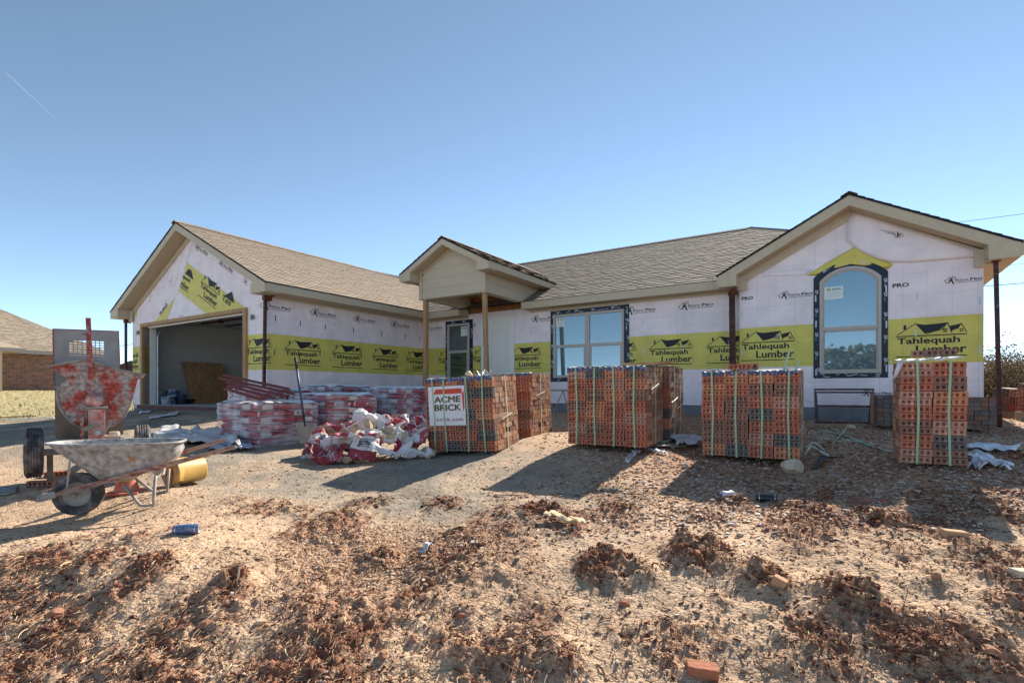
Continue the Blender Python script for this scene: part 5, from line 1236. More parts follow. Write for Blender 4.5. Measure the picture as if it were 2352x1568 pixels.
# ---- mortar mixer
M['mixred'] = mat('worn_red_mixer_paint', (.40,.07,.045), .7, col2=(.38,.32,.29), mscale=4.5, mthr=.49, mwid=.05, var=.55, vscale=26, bump=.4, bscale=30)
M['mixgrey'] = mat('cement_caked_steel', (.30,.27,.24), .8, var=.25, vscale=9, bump=.3, col2=(.20,.17,.15), mscale=10, mthr=.6)
M['panelgrey'] = mat('grey_cover_panel', (.31,.30,.29), .55, var=.18, vscale=5, bump=.1)
M['paneltan'] = mat('tan_engine_cover', (.26,.20,.15), .8, var=.25, vscale=6, bump=.2)  # grey tan cover, browner than the lid panel
M['tyre'] = mat('dusty_tyre', (.06,.058,.06), .8, col2=(.26,.24,.23), mscale=9, mthr=.56, mwid=.12, bump=.3)
M['redsteel'] = mat('red_painted_steel', (.34,.05,.04), .6, col2=(.36,.30,.27), mscale=14, mthr=.55, mwid=.05, var=.2, bump=.2)
M['mixpink'] = mat('dusty_pink_casting', (.56,.36,.32), .7, col2=(.50,.14,.10), mscale=7, mthr=.54, mwid=.06, var=.3, vscale=20)
MD = (math.cos(rad(37)), math.sin(rad(37))); MP = at(215, 1060, 5.75); MP.z = H(MP.x, MP.y)
mixer = empty('mortar_mixer', MP, (0,0,rad(37)), 'old towable mortar mixer with worn red paint and grey grille lid, behind the wheelbarrow', 'mortar mixer')
def mx(u, v, off=0): s_, z = local(MP, MD, u, v, off); return (s_, off, z)
def extr(k, pts, off, th, mi=0): k.prism([mx(u, v, off) for u, v in pts], (0, th, 0), mi)
drum = [(108.7,843),(125,838.5),(150,834),(172,830),(192,825.5),(230,837),(270,848),(310,856.5),(331,861),(331,867),(317,868),(309,897),(302,923),(295,941),(286,956),(274,967),(263,975),(245,981),(225,984.5),(205,984.5),(187,981),(171,974),(157,963),(146,950),(137,934),(132,915),(131.5,903),(135.5,888),(144,878),(155.5,870),(150,866),(141,860),(130,852),(118,846.5)]
D_DEPTH = .50
k = MB(); extr(k, drum, 0, .012); k.build('drum_end_plate', 'mixred', mixer)
k = MB(); P = [Vector(mx(u, v, 0)) for u, v in drum]; dd = Vector((0, D_DEPTH, 0)); n = len(P)
k.add([p+Vector((0,.012,0)) for p in P]+[p+dd for p in P], [(i, (i+1) % n, n+(i+1) % n, n+i) for i in range(8, n-1)]); k.build('drum_shell', 'mixgrey', mixer, solid=.006)
k = MB(); extr(k, drum, D_DEPTH, .012); k.build('drum_end_plate', 'mixgrey', mixer)
k = MB()
top = drum[:9]
for a, b in zip(top[:-1], top[1:]): k.bar(mx(*a, -.012), mx(*b, -.012), .028, .022)
for u, v in ((110,842),(150,834),(190,825),(252,843),(331,862)): k.lathe([(0,-.018),(.014,-.015),(.014,.015),(0,.018)], mx(u, v-2, -.02), (0,1,0), 8)
k.build('drum_rim', 'mixgrey', mixer)
arc = drum[13:28]
k = MB(); k.tube([mx(u, v, -.006) for u, v in arc], .012, 6); k.build('drum_weld', 'mixgrey', mixer)
k = MB(); k.lathe([(0,-.10),(.03,-.098),(.065,-.07),(.078,-.03),(.074,0),(.085,.02),(.09,.05),(0,.05)], mx(217.5,920,-.06), (0,1,0), 20); k.build('bearing_cap', 'mixpink', mixer, smooth=True)
def mbox(k, u0, v0, u1, v1, off, th, mi=0):
    a = mx(u0, v1, off); b = mx(u1, v0, off); k.box((a[0], off, a[2]), (b[0], off+th, b[2]), mi)
k = MB(); mbox(k, 194, 933.5, 247, 939, -.17, .15); k.build('pedestal_cap', 'mixgrey', mixer, bevel=.004)
k = MB(); mbox(k, 204, 939, 240, 1050, -.15, .12); mbox(k, 203.2, 939, 206.5, 1050, -.158, .1355); mbox(k, 237.5, 939, 241, 1050, -.158, .1355); k.build('pedestal', 'mixpink', mixer)
k = MB(); mbox(k, 184, 957, 193, 1040, -.10, .04); k.build('stop_post', 'redsteel', mixer)
k = MB(); k.bar(mx(187,987,-.17), mx(225,976,-.17), .01, .045, up=Vector((0,0,1))); k.build('lock_arm', 'mixgrey', mixer)
k = MB(); k.lathe([(0,-.02),(.028,-.02),(.030,0)], mx(224,994,-.16), (0,1,0), 16); k.lathe([(0,-.03),(.012,-.03),(.012,0)], mx(224,994,-.17), (0,1,0), 8); k.build('grease_cap', 'steel', mixer)
k = MB(); k.tube([mx(254,967,-.22), mx(243,987,-.22), mx(233,1010,-.22)], .011, 7); k.build('clutch_lever', 'mixgrey', mixer)
k = MB(); p, q = mx(202.5,730,-.03), mx(209,858,-.03); k.bar(p, q, .045, .02, up=Vector((0,1,0))); k.build('dump_lever', 'redsteel', mixer)
# lid panel standing behind the drum
k = MB(); off = D_DEPTH+.10
u0, u1, v0, v1 = 121, 273, 755, 1008
xs = [121]; cells = []
def pt(u, v): return mx(u, v, off)
gx0, gx1, gy0, gy1 = 158, 240, 780, 817; ncx, ncy = 8, 7
xs = [u0]+[gx0+(gx1-gx0)*i/ncx+e for i in range(ncx) for e in (0, (gx1-gx0)/ncx*.78)]+[u1]
ys = [v0]+[gy0+(gy1-gy0)*j/ncy+e for j in range(ncy) for e in (0, (gy1-gy0)/ncy*.62)]+[892]
skew = lambda u, v: (u+ (v-755)*(.02 if u > 200 else .03), v+(u-121)*.035*(1 if v < 850 else 0))
for i in range(len(xs)-1):
    for j in range(len(ys)-1):
        if i % 2 == 1 and j % 2 == 1 and not (j == 1 and i in (1,)): continue
        Q = [skew(xs[i],ys[j]), skew(xs[i+1],ys[j]), skew(xs[i+1],ys[j+1]), skew(xs[i],ys[j+1])]
        if ys[j] == v0:   # cut the hand slot
            if i == 6 or i == 7:
                pass
        k.add([pt(*q) for q in Q], [(3,2,1,0)])
k.build('grille_lid', 'panelgrey', mixer, solid=.008)
k = MB()
k.bar(mx(121,755,off-.01), mx(273,760.5,off-.01), .008, .008); k.bar(mx(121,755,off-.01), mx(124,885,off-.01), .008,.008); k.bar(mx(272.5,760,off-.01), mx(276,845,off-.01), .008,.008)
k.tube([mx(189,767,off-.012), mx(200,767.4,off-.012)], .010, 8)
k.build('lid_frame', 'redsteel', mixer)
k = MB(); extr(k, [(126,893),(126,1000),(133,1008),(270,1008),(283,996),(283,905)], D_DEPTH+.02, .07); k.build('engine_cover', 'paneltan', mixer)
k = MB()
for j in range(5):
    for i in range(2): a = mx(240+i*17, 958+j*4, D_DEPTH+.018); k.box((a[0], a[1]-.002, a[2]), (a[0]+.055, a[1]+.001, a[2]+.008))
k.build('cooling_slots', 'black', mixer)
k = MB(); mbox(k, 240, 1000, 268, 1040, -.1, .25); a = mx(262,1000,.02); k.lathe([(0,.05),(.05,.045),(.06,0),(.06,-.05)], a, (0,0,1), 14); k.build('engine', mat('dusty_engine',(.42,.38,.32),.8,var=.3,vscale=20,bump=.4), mixer)
# frame and axle
wl = local(MP, MD, 78, 1045); wr = local(MP, MD, 327, 1030)
def wheel(name, c, axis, r, wd, parent, rim='mixgrey', tread=True):
    c = Vector(c); ax = Vector(axis).normalized()
    prof = [(r*.55,-wd*.42),(r*.70,-wd*.5),(r*.88,-wd*.48),(r*.97,-wd*.38)]
    n = 6
    for i in range(n): a = -wd*.36+wd*.72*i/(n-1); prof += [(r,a-wd*.045),(r*.965,a-wd*.02),(r*.965,a+wd*.02),(r,a+wd*.045)] if tread and 0 < i < n-1 else [(r,a)]
    prof += [(r*.97,wd*.38),(r*.88,wd*.48),(r*.70,wd*.5),(r*.55,wd*.42)]
    k = MB(); k.lathe(prof, c, ax, 40); t = k.build('tyre', 'tyre', parent, smooth=False)
    k = MB(); k.lathe([(r*.56,-wd*.44),(r*.52,-wd*.40),(r*.50,-wd*.15),(r*.2,-wd*.12),(r*.15,-wd*.35),(0,-wd*.36)], c, ax, 28); k.lathe([(r*.56,wd*.44),(r*.52,wd*.40),(r*.50,wd*.15),(r*.2,wd*.12),(r*.15,wd*.35),(0,wd*.36)], c, ax, 28)
    k.build('rim', rim, t, smooth=True)
    return t
r_t = .262; 
zl = Hs(*( (MP+Vector((MD[0]*wl[0], MD[1]*wl[0], 0)))[:2]))-MP.z
cl = (wl[0], .0, local(MP, MD, 78, 1097)[1]+r_t); wheel('wheel', cl, (1,.06,0), r_t, .15, mixer)
cr = (wr[0], .0, local(MP, MD, 327, 975)[1]-r_t); wheel('wheel', cr, (1,0,0), r_t, .15, mixer)
k = MB(); k.tube([cl, cr], .035, 8); k.build('axle', 'mixgrey', mixer)
k = MB(); mbox(k, 130, 1008, 285, 1016, -.15, .8); k.build('frame', 'mixgrey', mixer)
k = MB(); xl = mx(232,1050,-.05)[0]; k.bar((xl,-.05,cl[2]),(xl,.5,cl[2]-.05),.08,.06); k.bar((xl,.5,cl[2]-.05),(xl+.1,1.3,Hs(*(MP+Vector((-.3,1.6,0)))[:2])-MP.z+.05),.06,.06); k.build('tow_bar', 'mixgrey', mixer)
k = MB(); k.bar((xl-.45,.3,cl[2]-.02),(xl-.45,.32,-.02),.05,.05,up=Vector((0,1,0))); k.bar((xl+.25,.6,cl[2]),(xl+.25,.62,-.02),.05,.05,up=Vector((0,1,0))); k.build('prop_stand', 'mixgrey', mixer)
# bricks under its left wheel
for i, (u, v, Y, th, kx) in enumerate(((60,1108,5.50,-14,'brick_brown'),(100,1099,5.95,-20,'brick_red'))):
    o = bpy.data.objects.new('chock_brick', BRICKS[kx]); COL.objects.link(o); p = at(u, v, Y); p.z = Hs(p.x, p.y)
    o.location = p; o.rotation_euler = (0,0,rad(-th)); tag(o, ['front cored brick wedged under the left mixer wheel, holes facing out','darker brick behind the front one under the left mixer wheel'][i], 'brick', 'bricks under the mixer wheel')

# ---- wheelbarrow
WD = (math.cos(rad(20)), math.sin(rad(20))); WPt = at(181, 1181, 4.62); 
wb = empty('wheelbarrow', WPt, (0,0,rad(20)), 'cement caked steel wheelbarrow with wooden handles and a pale rimmed wheel', 'wheelbarrow')
M['traysteel'] = mat('cement_caked_tray', (.34,.33,.32), .75, col2=(.36,.19,.08), mscale=3.8, mthr=.61, mwid=.03, var=.5, vscale=19, bump=.6, bscale=16)
M['trayin'] = mat('cement_lining', (.42,.40,.36), .9, var=.25, bump=.5, bscale=22)
M['whandle'] = mat('muddy_wood_handle', (.36,.25,.19), .8, col2=(.22,.06,.05), mscale=7, mthr=.55, mwid=.06, var=.2, bump=.2, stretch=(1,4,4))
M['tube'] = mat('dusty_tube', (.34,.31,.28), .6, var=.3, vscale=12)
def wp(u, v, off): s_, z = local(WPt, WD, u, v, off); return Vector((s_, off, z))
wc = wp(181, 1133, 0); rw = wc.z
k = MB(); 
wheel_o = wheel('wheel', wc, (0,1,0), rw, .085, wb, rim=mat('pale_wheel_disc', (.42,.40,.36), .6, var=.2, vscale=8), tread=False)
k = MB(); k.tube([wc+Vector((0,-.10,0)), wc+Vector((0,.10,0))], .009, 8); k.build('axle', 'tube', wb)
# tray: rings from rim to floor
NEAR, FAR = -.28, .30
a = wp(110,1016.5, 0); b = wp(410,1016.5, NEAR*.8)
x0, x1, zr = a.x, b.x, (wp(300,1021,NEAR).z)
fb0 = wp(226,1112,NEAR*.5); fb1 = wp(384,1074,NEAR*.5)
def ringpts(xa, xb, ya, yb, za, zb, p=3.2, n=48):
    out = []
    for i in range(n):
        t = 2*math.pi*i/n; c, s_ = math.cos(t), math.sin(t)
        x = abs(c)**(2/p)*(1 if c >= 0 else -1); y = abs(s_)**(2/p)*(1 if s_ >= 0 else -1)
        nose = 1-.22*max(0, -x)**2
        X_ = (xa+xb)/2+(xb-xa)/2*x; out.append((X_, (ya+yb)/2+(yb-ya)/2*y*nose, za+(zb-za)*(X_-xa)/(xb-xa)))
    return out
zrL = a.z; zrR = b.z
rings = [ringpts(x0,x1,NEAR,FAR,zrL-.012,zrR-.012), ringpts(x0,x1,NEAR,FAR,zrL+.004,zrR+.004), ringpts(x0+.02,x1-.02,NEAR+.018,FAR-.018,zrL+.004,zrR+.004), ringpts(x0+.03,x1-.03,NEAR+.02,FAR-.02,zrL-.02,zrR-.02)]
fl = lambda f: (x0+(fb0.x-x0)*f, x1+(fb1.x-x1)*f**1.6, NEAR+.02+(.11)*f, FAR-.02-.11*f, zrL+(fb0.z-zrL)*f, zrR+(fb1.z-zrR)*f)
for f in (.3,.6,.85,.95): q = fl(f); rings.append(ringpts(*q))
q = fl(1.0); rings.append(ringpts(q[0]+.05,q[1]-.04,q[2]+.04,q[3]-.04,q[4]-.004,q[5]-.002)); rings.append(ringpts(q[0]+.2,q[1]-.15,q[2]+.14,q[3]-.14,q[4]-.004,q[5]-.002))
k = MB(); n = 48; vs = [p for r in rings for p in r]
k.add(vs, [(l*n+i, l*n+(i+1) % n, (l+1)*n+(i+1) % n, (l+1)*n+i) for l in range(len(rings)-1) for i in range(n)]+[tuple(range((len(rings)-1)*n, len(rings)*n))])
k.build('tray', 'traysteel', wb, smooth=True, solid=.004)
# crusty lining inside
k = MB(); q = fl(.55); r2 = ringpts(q[0]+.06,q[1]-.04,q[2]+.03,q[3]-.03,q[4],q[5]); r3 = ringpts(q[0]+.2,q[1]-.2,q[2]+.12,q[3]-.12,q[4]-.05,q[5]-.05)
k.add(r2+r3, [(i, (i+1) % n, n+(i+1) % n, n+i) for i in range(n)]+[tuple(range(n, 2*n))]); k.build('hardened_mortar', 'trayin', wb, smooth=True)
# handles
for off0, off1, pts in ((-.075,-.29,((99,1143),(392,1055),(542,1025))), (.075,.30,((99,1133),(397,1046),(518,1009)))):
    A_, C_ = wp(*pts[0], off0), wp(*pts[2], off1); k = MB()
    k.bar(A_, A_.lerp(C_, .72), .036, .042); k.tube([A_.lerp(C_,.70), A_.lerp(C_,.8), A_.lerp(C_,.97), C_], [.021,.019,.019,.013], 10)
    k.build('handle', 'whandle', wb)
n0 = wp(99,1143,-.075); n1 = wp(99,1143,.075); k = MB(); k.bar(n0+Vector((-.01,-.03,-.0)), n0+Vector((-.01,.19,0)), .05,.055); k.bar(n0+Vector((-.01,-.03,.0)), n0+Vector((.10,-.035,.03)), .012,.06); k.build('nose_guard', 'tube', wb, bevel=.008)
k = MB(); k.bar(wp(161,1053,-.14), wp(153,1128,-.09), .008,.028); k.build('brace', 'tube', wb); k = MB(); k.bar(wp(161,1053,.14), wp(153,1128,.09), .008,.028); k.build('brace', 'tube', wb)
gzl = lambda P_: Hs(*(Matrix.Rotation(rad(20),4,'Z')@Vector(P_)+WPt)[:2])-WPt.z
for off in (-.22, .22):
    A_ = wp(283,1112,off*.75); B_ = wp(322,1160,off); C_ = wp(352,1160,off); D_ = wp(357,1092,off)
    B_.z = max(B_.z, gzl(B_)+.012); C_.z = max(C_.z, gzl(C_)+.012)
    if off > 0:
        A_ = A_ = Vector((wp(283,1112,-.165).x, .165, wp(283,1112,-.165).z)); f_ = lambda P_: Vector((P_.x, off, 0))
        B0, C0, D0 = wp(322,1160,-.22), wp(352,1160,-.22), wp(357,1092,-.22); B_ = Vector((B0.x, off, gzl((B0.x,off,0))+.012)); C_ = Vector((C0.x, off, gzl((C0.x,off,0))+.012)); D_ = Vector((D0.x, off, D0.z))
    k = MB(); k.tube([A_, A_.lerp(B_,.85), B_, B_.lerp(C_,.5), C_, C_.lerp(D_,.12), D_], .013, 8); k.build('leg', 'tube', wb, smooth=True)
k = MB(); k.bar(wp(350,1090,-.21), wp(350,1090,-.21)+Vector((0,.42,0)), .004,.10); k.build('leg_plate', 'tube', wb)

# ---- yellow bucket on its side
c = at(385, 1081, 5.40); ax = Vector((.55,.83,.02)).normalized(); gb = H(c.x, c.y)
root = empty('yellow_bucket', Vector((c.x, c.y, gb)), (0,0,0), 'yellow plastic bucket lying on its side behind the wheelbarrow, amber inside', 'bucket')
o_ = Vector((0,0,.152)); k = MB(); k.lathe([(.0,.34),(.125,.34),(.132,.33),(.142,.06),(.152,.055),(.152,.03),(.145,.03),(.150,0),(.146,0),(.128,.325),(0,.325)], o_, ax, 36); 
k.build('bucket_body', mat('yellow_plastic',(.52,.34,.09),.5,var=.2,vscale=4,col2=(.38,.25,.14),mscale=5,mthr=.52,mwid=.06), root, smooth=True)
k = MB(); k.lathe([(0,.012),(.143,.012),(.143,.020),(0,.020)], o_, ax, 32); k.build('amber_disc', mat('amber_inside',(.42,.15,.015),.35,col2=(.12,.04,.01),mscale=7,mthr=.5,mwid=.05), root)  # amber disc across the mouth colours the bucket's inside
k = MB(); k.tube([o_+ax*.05+Vector((.02,-.155,.02)), o_+ax*.02+Vector((.05,-.165,-.05)), o_+ax*.04+Vector((.03,-.16,-.1))], .006, 6); k.build('bail_handle', 'tube', root)

# ---- traffic cone behind the wheelbarrow
p = at(291, 1113, 5.15); p.z = Hs(p.x, p.y)
root = empty('traffic_cone', p, (0,0,rad(15)), 'faded orange traffic cone behind the wheelbarrow', 'cone')
M['cone'] = mat('faded_cone_orange', (.55,.11,.05), .6, col2=(.50,.24,.18), mscale=6, mthr=.5)
k = MB(); k.box((-.15,-.15,0),(.15,.15,.022)); k.build('cone_base', 'cone', root, bevel=.008)
k = MB(); k.lathe([(.11,.02),(.10,.05),(.028,.40),(.022,.42),(.0,.42)], (0,0,0), (0,0,1), 24); k.build('cone_body', 'cone', root, smooth=True)

# ---- crumpled empty mortar bags
def lnoise(x, y, s):
    ix, iy = math.floor(x), math.floor(y); fx, fy = x-ix, y-iy; h = lambda i, j: float(_hash(np.int64(i), np.int64(j), s))
    if fx+fy < 1: a = h(ix, iy); return a+(h(ix+1, iy)-a)*fx+(h(ix, iy+1)-a)*fy
    d = h(ix+1, iy+1); return d+(h(ix, iy+1)-d)*(1-fx)+(h(ix+1, iy)-d)*(1-fy)
def crumpled_bag(label, u, v, Y, L_, W_, rot, pitch, openness, seed, cols=('bagred','bagwhite'), split=.5, text=None, roll=0, lift=0, amp=.05):
    r = np.random.default_rng(seed); ph = r.random(6)*20; nx, na = 24, 28
    P = at(u, v, Y); P.z = max(P.z, Hs(P.x, P.y)+.01)+lift
    def S(s_, t_):       # s along 0..1, t round 0..1
        ang = t_*2*math.pi; ca, sa = math.cos(ang), math.sin(ang); e = 3.
        hx = abs(ca)**(2/e)*(1 if ca >= 0 else -1); hz = abs(sa)**(2/e)*(1 if sa >= 0 else -1)
        th = .022+openness*.085*(s_**1.2)+.02*(1-s_)*openness
        q = np.array([(s_-.5)*L_, hx*W_/2*(1-.12*openness*s_), hz*th])
        f = lambda a, b, k_: lnoise(a+ph[k_], b+ph[k_+1], seed+k_)-.5
        rid = lambda a, b, k_: 1-abs(f(a, b, k_))*4
        cx, cy_ = s_*L_, hx*W_/2+(.1 if hz > 0 else -.1)
        d = np.array([f(cx*7,cy_*7,0)*amp*2.0, f(cx*8,cy_*8,1)*amp*1.8, f(cx*6,cy_*6,2)*amp*2.0+f(cx*13,cy_*12,3)*amp*2.0+f(cx*26,cy_*24,1)*amp*1.0])
        bend = -.18*((s_-.5)*2)**2*(f(seed,1,0))
        return q+d+np.array([0,0,bend+openness*.02])
    k = MB(); G = [[S(i/nx, j/na) for j in range(na)] for i in range(nx+1)]
    vs = [tuple(G[i][j]) for i in range(nx+1) for j in range(na)]
    for i in range(nx):
        for j in range(na):
            t_ = (j+.5)/na; s_ = (i+.5)/nx
            face = (s_ > .24 and s_ < .74 and (t_ < split*.85 or t_ > .95)); c = 0 if face else 1
            if s_ > .86: c = 0 if seed % 2 else 1
            k.add([], [])
            k.f.append((i*na+j, i*na+(j+1) % na, (i+1)*na+(j+1) % na, (i+1)*na+j)); k.m.append(c); k.c.append(None)
    k.v = vs
    k.add([tuple(G[0][j]) for j in range(na)], [tuple(range(na))], 2)
    # kraft inside, seen through the open end
    inn = [tuple(np.array(G[i][j])*np.array([1,.965,.93])) for i in range(nx//3, nx+1) for j in range(na)]; m_ = len(k.v); rows = nx+1-nx//3
    k.add(inn, [(i*na+j, (i+1)*na+j, (i+1)*na+(j+1) % na, i*na+(j+1) % na) for i in range(rows-1) for j in range(na)], 2)
    k.add([inn[j] for j in range(na)], [tuple(range(na))], 2)
    if text:
        for (tx, s0, s1, t0, t1, mi, fl_) in text:
            def fn(a, b, s0=s0, s1=s1, t0=t0, t1=t1, fl_=fl_):
                if fl_: a, b = 1-a, 1-b
                q = S(s0+(s1-s0)*a, t0+(t1-t0)*b); return tuple(q*np.array([1,1.015,1])+np.array([0,0,.010 if t0 < .5 else -.010]))
            put_text(k, tx, fn, 0, 1, 0, 1, mi, .03)
    o = k.build('crumpled_bag', [c_q.replace('bagred','crumplered') for c_q in (cols[0], cols[1])]+['kraft', 'bagtext', 'bagdark'], smooth=False)
    o.location = P; o.rotation_euler = (rad(roll), rad(pitch), rad(rot))
    return tag(o, label, 'empty bag', 'crumpled empty mortar bags')
TX = lambda mi=3: [('Acme Premix', .25, .72, .36, .22, mi, False), ('Gray Type N', .3, .62, .18, .08, mi, False)]
CB = [
 ('big open crumpled bag on top of the heap, its tan mouth gaping left', 862,968,7.35,.62,.42,172,-8,1.0,1,('bagwhite','bagwhite'),.3,.16,None,10,.05),
 ('crumpled bag with a red panel and white lettering at the front of the heap', 795,1018,6.75,.60,.44,168,6,.6,2,('bagred','bagwhite'),.45,.06,TX(),38,.045),
 ('upright white crumpled bag at the middle front of the heap, with black barcode', 842,1024,6.6,.46,.40,80,-50,.5,3,('bagwhite','bagred'),.45,.14,[('TYPE N',.3,.6,.32,.2,4,False),('IIIIIII',.66,.76,.35,.2,4,False)],20,.045),
 ('red and white crumpled bag standing at the left end of the heap', 718,1035,6.95,.42,.30,60,-55,.45,4,('bagred','bagwhite'),.45,.12,[('IIIIII',.3,.4,.3,.2,4,False)],10,.045),
 ('flattened red crumpled bag lying lowest at the front left of the heap', 752,1048,6.55,.46,.32,20,4,.3,5,('bagred','bagred'),.5,.03,TX(),32,.05),
 ('crumpled bag with a red edge leaning in the middle of the heap', 822,985,7.1,.56,.34,150,14,.4,6,('bagred','bagwhite'),.4,.13,[('Type N',.4,.7,.32,.22,3,True)],35,.05),
 ('cream coloured inside out bag bulging at the right centre of the heap', 893,1003,6.9,.44,.40,10,0,1.1,7,('kraft','bagwhite'),.5,.08,None,25,.05),
 ('red and white bag lying behind the cream one, right of the open bag', 905,975,7.25,.50,.36,20,0,.5,8,('bagred','bagwhite'),.4,.14,None,35,.055),
 ('white and red bag leaning on the left side of the sign pack', 955,985,7.0,.56,.38,35,-28,.45,9,('bagred','bagwhite'),.4,.10,TX(),40,.05),
 ('twisted bag with dark blue lining at the foot of the sign pack', 945,1015,6.85,.44,.36,15,-12,.4,10,('bagwhite','bagred'),.4,.06,None,20,.07),
 ('flat folded bag end lying furthest right, at the base of the sign pack', 965,1040,6.62,.40,.22,5,0,.2,11,('kraft','bagwhite'),.5,.02,None,0,.06),
 ('flat crumpled bag at the bottom middle of the heap, pink and white', 900,1040,6.6,.55,.26,8,0,.2,12,('bagred','bagwhite'),.35,.02,None,0,.07),
 ('bag with tan lining crushed on the left upper side of the heap', 762,988,7.2,.46,.34,200,6,.7,13,('bagred','kraft'),.35,.10,None,20,.055),
 ('white panel of a bag with a black logo block, left part of the heap', 745,1012,6.9,.38,.32,120,-25,.35,14,('bagwhite','bagred'),.5,.10,[('MIX',.4,.7,.36,.16,4,False)],25,.045),
 ('small white scrap of bag under the middle of the heap', 812,1048,6.5,.28,.22,60,-20,.3,15,('bagwhite','bagred'),.4,.03,None,10,.05)]
for c_ in CB:
    lab, u, v, Y, L_, W_, rot, pitch, op, sd_, cols, sp, lf, tx, rl, am = c_
    P = at(u, v, Y); crumpled_bag(lab, u, v, Y, L_*.9, W_*.85, rot, pitch, op, sd_, cols, sp, tx, rl, 0, am*.85)

# ---- sheets and boards lying about
def sheet(name, label, cat, P4, z0, material, th=.004, wav=.02, seed=0, group=None, n=14, smooth=True):
    """P4: four ground corners (X,Y) in order; follows the ground with waves"""
    c = Vector((sum(p[0] for p in P4)/4, sum(p[1] for p in P4)/4, 0)); c.z = H(c.x, c.y); k = MB(); vs = []
    for j in range(n+1):
        for i in range(n+1):
            f, g_ = i/n, j/n
            x = (P4[0][0]*(1-f)+P4[1][0]*f)*(1-g_)+(P4[3][0]*(1-f)+P4[2][0]*f)*g_; y = (P4[0][1]*(1-f)+P4[1][1]*f)*(1-g_)+(P4[3][1]*(1-f)+P4[2][1]*f)*g_
            x += wav*(float(vnoise(np.array([f*4+seed]), np.array([g_*4]), 1)[0])-.5)*2; y += wav*(float(vnoise(np.array([f*4]), np.array([g_*4+seed]), 2)[0])-.5)*2
            vs.append((x, y, wav*(1-2*abs(float(vnoise(np.array([f*6+seed]), np.array([g_*5]), 3)[0])-.5)*1.6)+wav*.6*float(vnoise(np.array([f*15+seed]), np.array([g_*13]), 4)[0])))
    zs = surf(np.array([q[0] for q in vs]), np.array([q[1] for q in vs]))[0]
    vs = [(q[0]-c.x, q[1]-c.y, float(zz)+z0+max(0,q[2])-c.z) for q, zz in zip(vs, zs)]
    k.add(vs, [(j*(n+1)+i, j*(n+1)+i+1, (j+1)*(n+1)+i+1, (j+1)*(n+1)+i) for j in range(n) for i in range(n)])
    o = k.build(name, material, smooth=smooth, solid=th); o.location = c; return tag(o, label, cat, group)
def gp(u, v): p = ground_at(u, v); return (p.x, p.y)
M['tarp'] = mat('milky_plastic', (.58,.56,.55), .3, var=.15, vscale=5, bump=.6, bscale=6, spec=.6)
M['bluetarp'] = mat('bluish_plastic', (.38,.47,.56), .3, var=.15, vscale=5, bump=.6, bscale=6, spec=.6)
sheet('plastic_tarp', 'crumpled milky plastic sheet on the ground between mixer and wrapped bags', 'plastic sheet', [gp(352,1022),gp(560,1036),gp(545,1000),gp(370,990)], .01, 'tarp', wav=.10, seed=3, n=28)
sheet('plastic_tarp', 'bluish edge of plastic sheet running under the first bag pallet', 'plastic sheet', [gp(480,1042),gp(590,1034),gp(560,1010),gp(500,1012)], .008, 'bluetarp', wav=.05, seed=5, n=18)
def plank(name, label, cat, uv0, uv1, w_, th, material, lift_=0, group=None, z0=None):
    a = ground_at(*uv0); b = ground_at(*uv1); a.z = Hs(a.x, a.y)+lift_+th/2; b.z = Hs(b.x, b.y)+lift_+th/2; m_ = (a+b)/2
    k = MB(); k.bar(a-m_, b-m_, w_, th); o = k.build(name, material, bevel=min(th*.2,.003)); o.location = m_; return tag(o, label, cat, group)
plank('thin_plank', 'long pale plank half sunk in the ground before the wrapped bags', 'plank', (575,1082), (712,1062), .12, .014, 'lumber2', -.004)
plank('white_trim_strip', 'long white strip lying at the edge of the grass field, left', 'trim strip', (-60,968), (128,961), .12, .03, 'white', .01)
plank('white_trim_strip', 'second shorter strip behind the long white one at the field edge', 'trim strip', (-40,962), (85,956), .10, .03, 'lumber2', .01)
sheet('foam_sheet', 'flat pale foam sheet on the dirt in front of the garage opening', 'sheet', [gp(342,966),gp(400,957),gp(412,948),gp(352,957)], .02, 'whiteplastic', wav=.015, seed=2)
sheet('foam_sheet', 'small white scrap left of the flat foam sheet by the garage', 'sheet', [gp(318,951),gp(345,949),gp(347,945),gp(322,946)], .02, 'whiteplastic', wav=.01, seed=4, n=6)
sheet('weathered_board', 'weathered grey board on the ground at the left picture edge', 'board', [gp(-30,1150),gp(38,1142),gp(42,1128),gp(-30,1130)], .012, mat('grey_board',(.30,.29,.28),.9,var=.3,stretch=(1,12,1),bump=.4), th=.02, wav=.005, seed=1)
sheet('curled_board', 'sunlit curled piece of pale board among the clods in the centre foreground', 'board', [gp(1250,1205),gp(1325,1222),gp(1345,1214),gp(1262,1196)], .035, 'ply', th=.004, wav=.02, seed=9, n=10).data.materials[0] = mat('pale_card', (.66,.50,.32), .8, var=.1)
sheet('thin_board', 'thin brown board scrap left of the curled board in the foreground', 'board', [gp(1015,1238),gp(1065,1226),gp(1072,1222),gp(1030,1230)], .02, 'lumber2', th=.006, wav=.004, seed=9, n=4)
sheet('paper_scrap', 'crumpled white paper scrap among clods left of the centre', 'paper', [gp(965,1275),gp(985,1277),gp(992,1266),gp(975,1263)], .01, 'whiteplastic', wav=.02, seed=6, n=6)
sheet('cardboard', 'tan board scrap between the two middle brick packs', 'board', [gp(1488,1030),gp(1560,1033),gp(1600,1022),gp(1520,1012)], .02, mat('scrap_board',(.42,.36,.28),.8,var=.2), wav=.015, seed=8)
sheet('wrap_scrap', 'white piece of house wrap lying over the board between the brick packs', 'wrap scrap', [gp(1515,1012),gp(1560,1033),gp(1612,1030),gp(1608,1014)], .06, 'whiteplastic', wav=.035, seed=11)
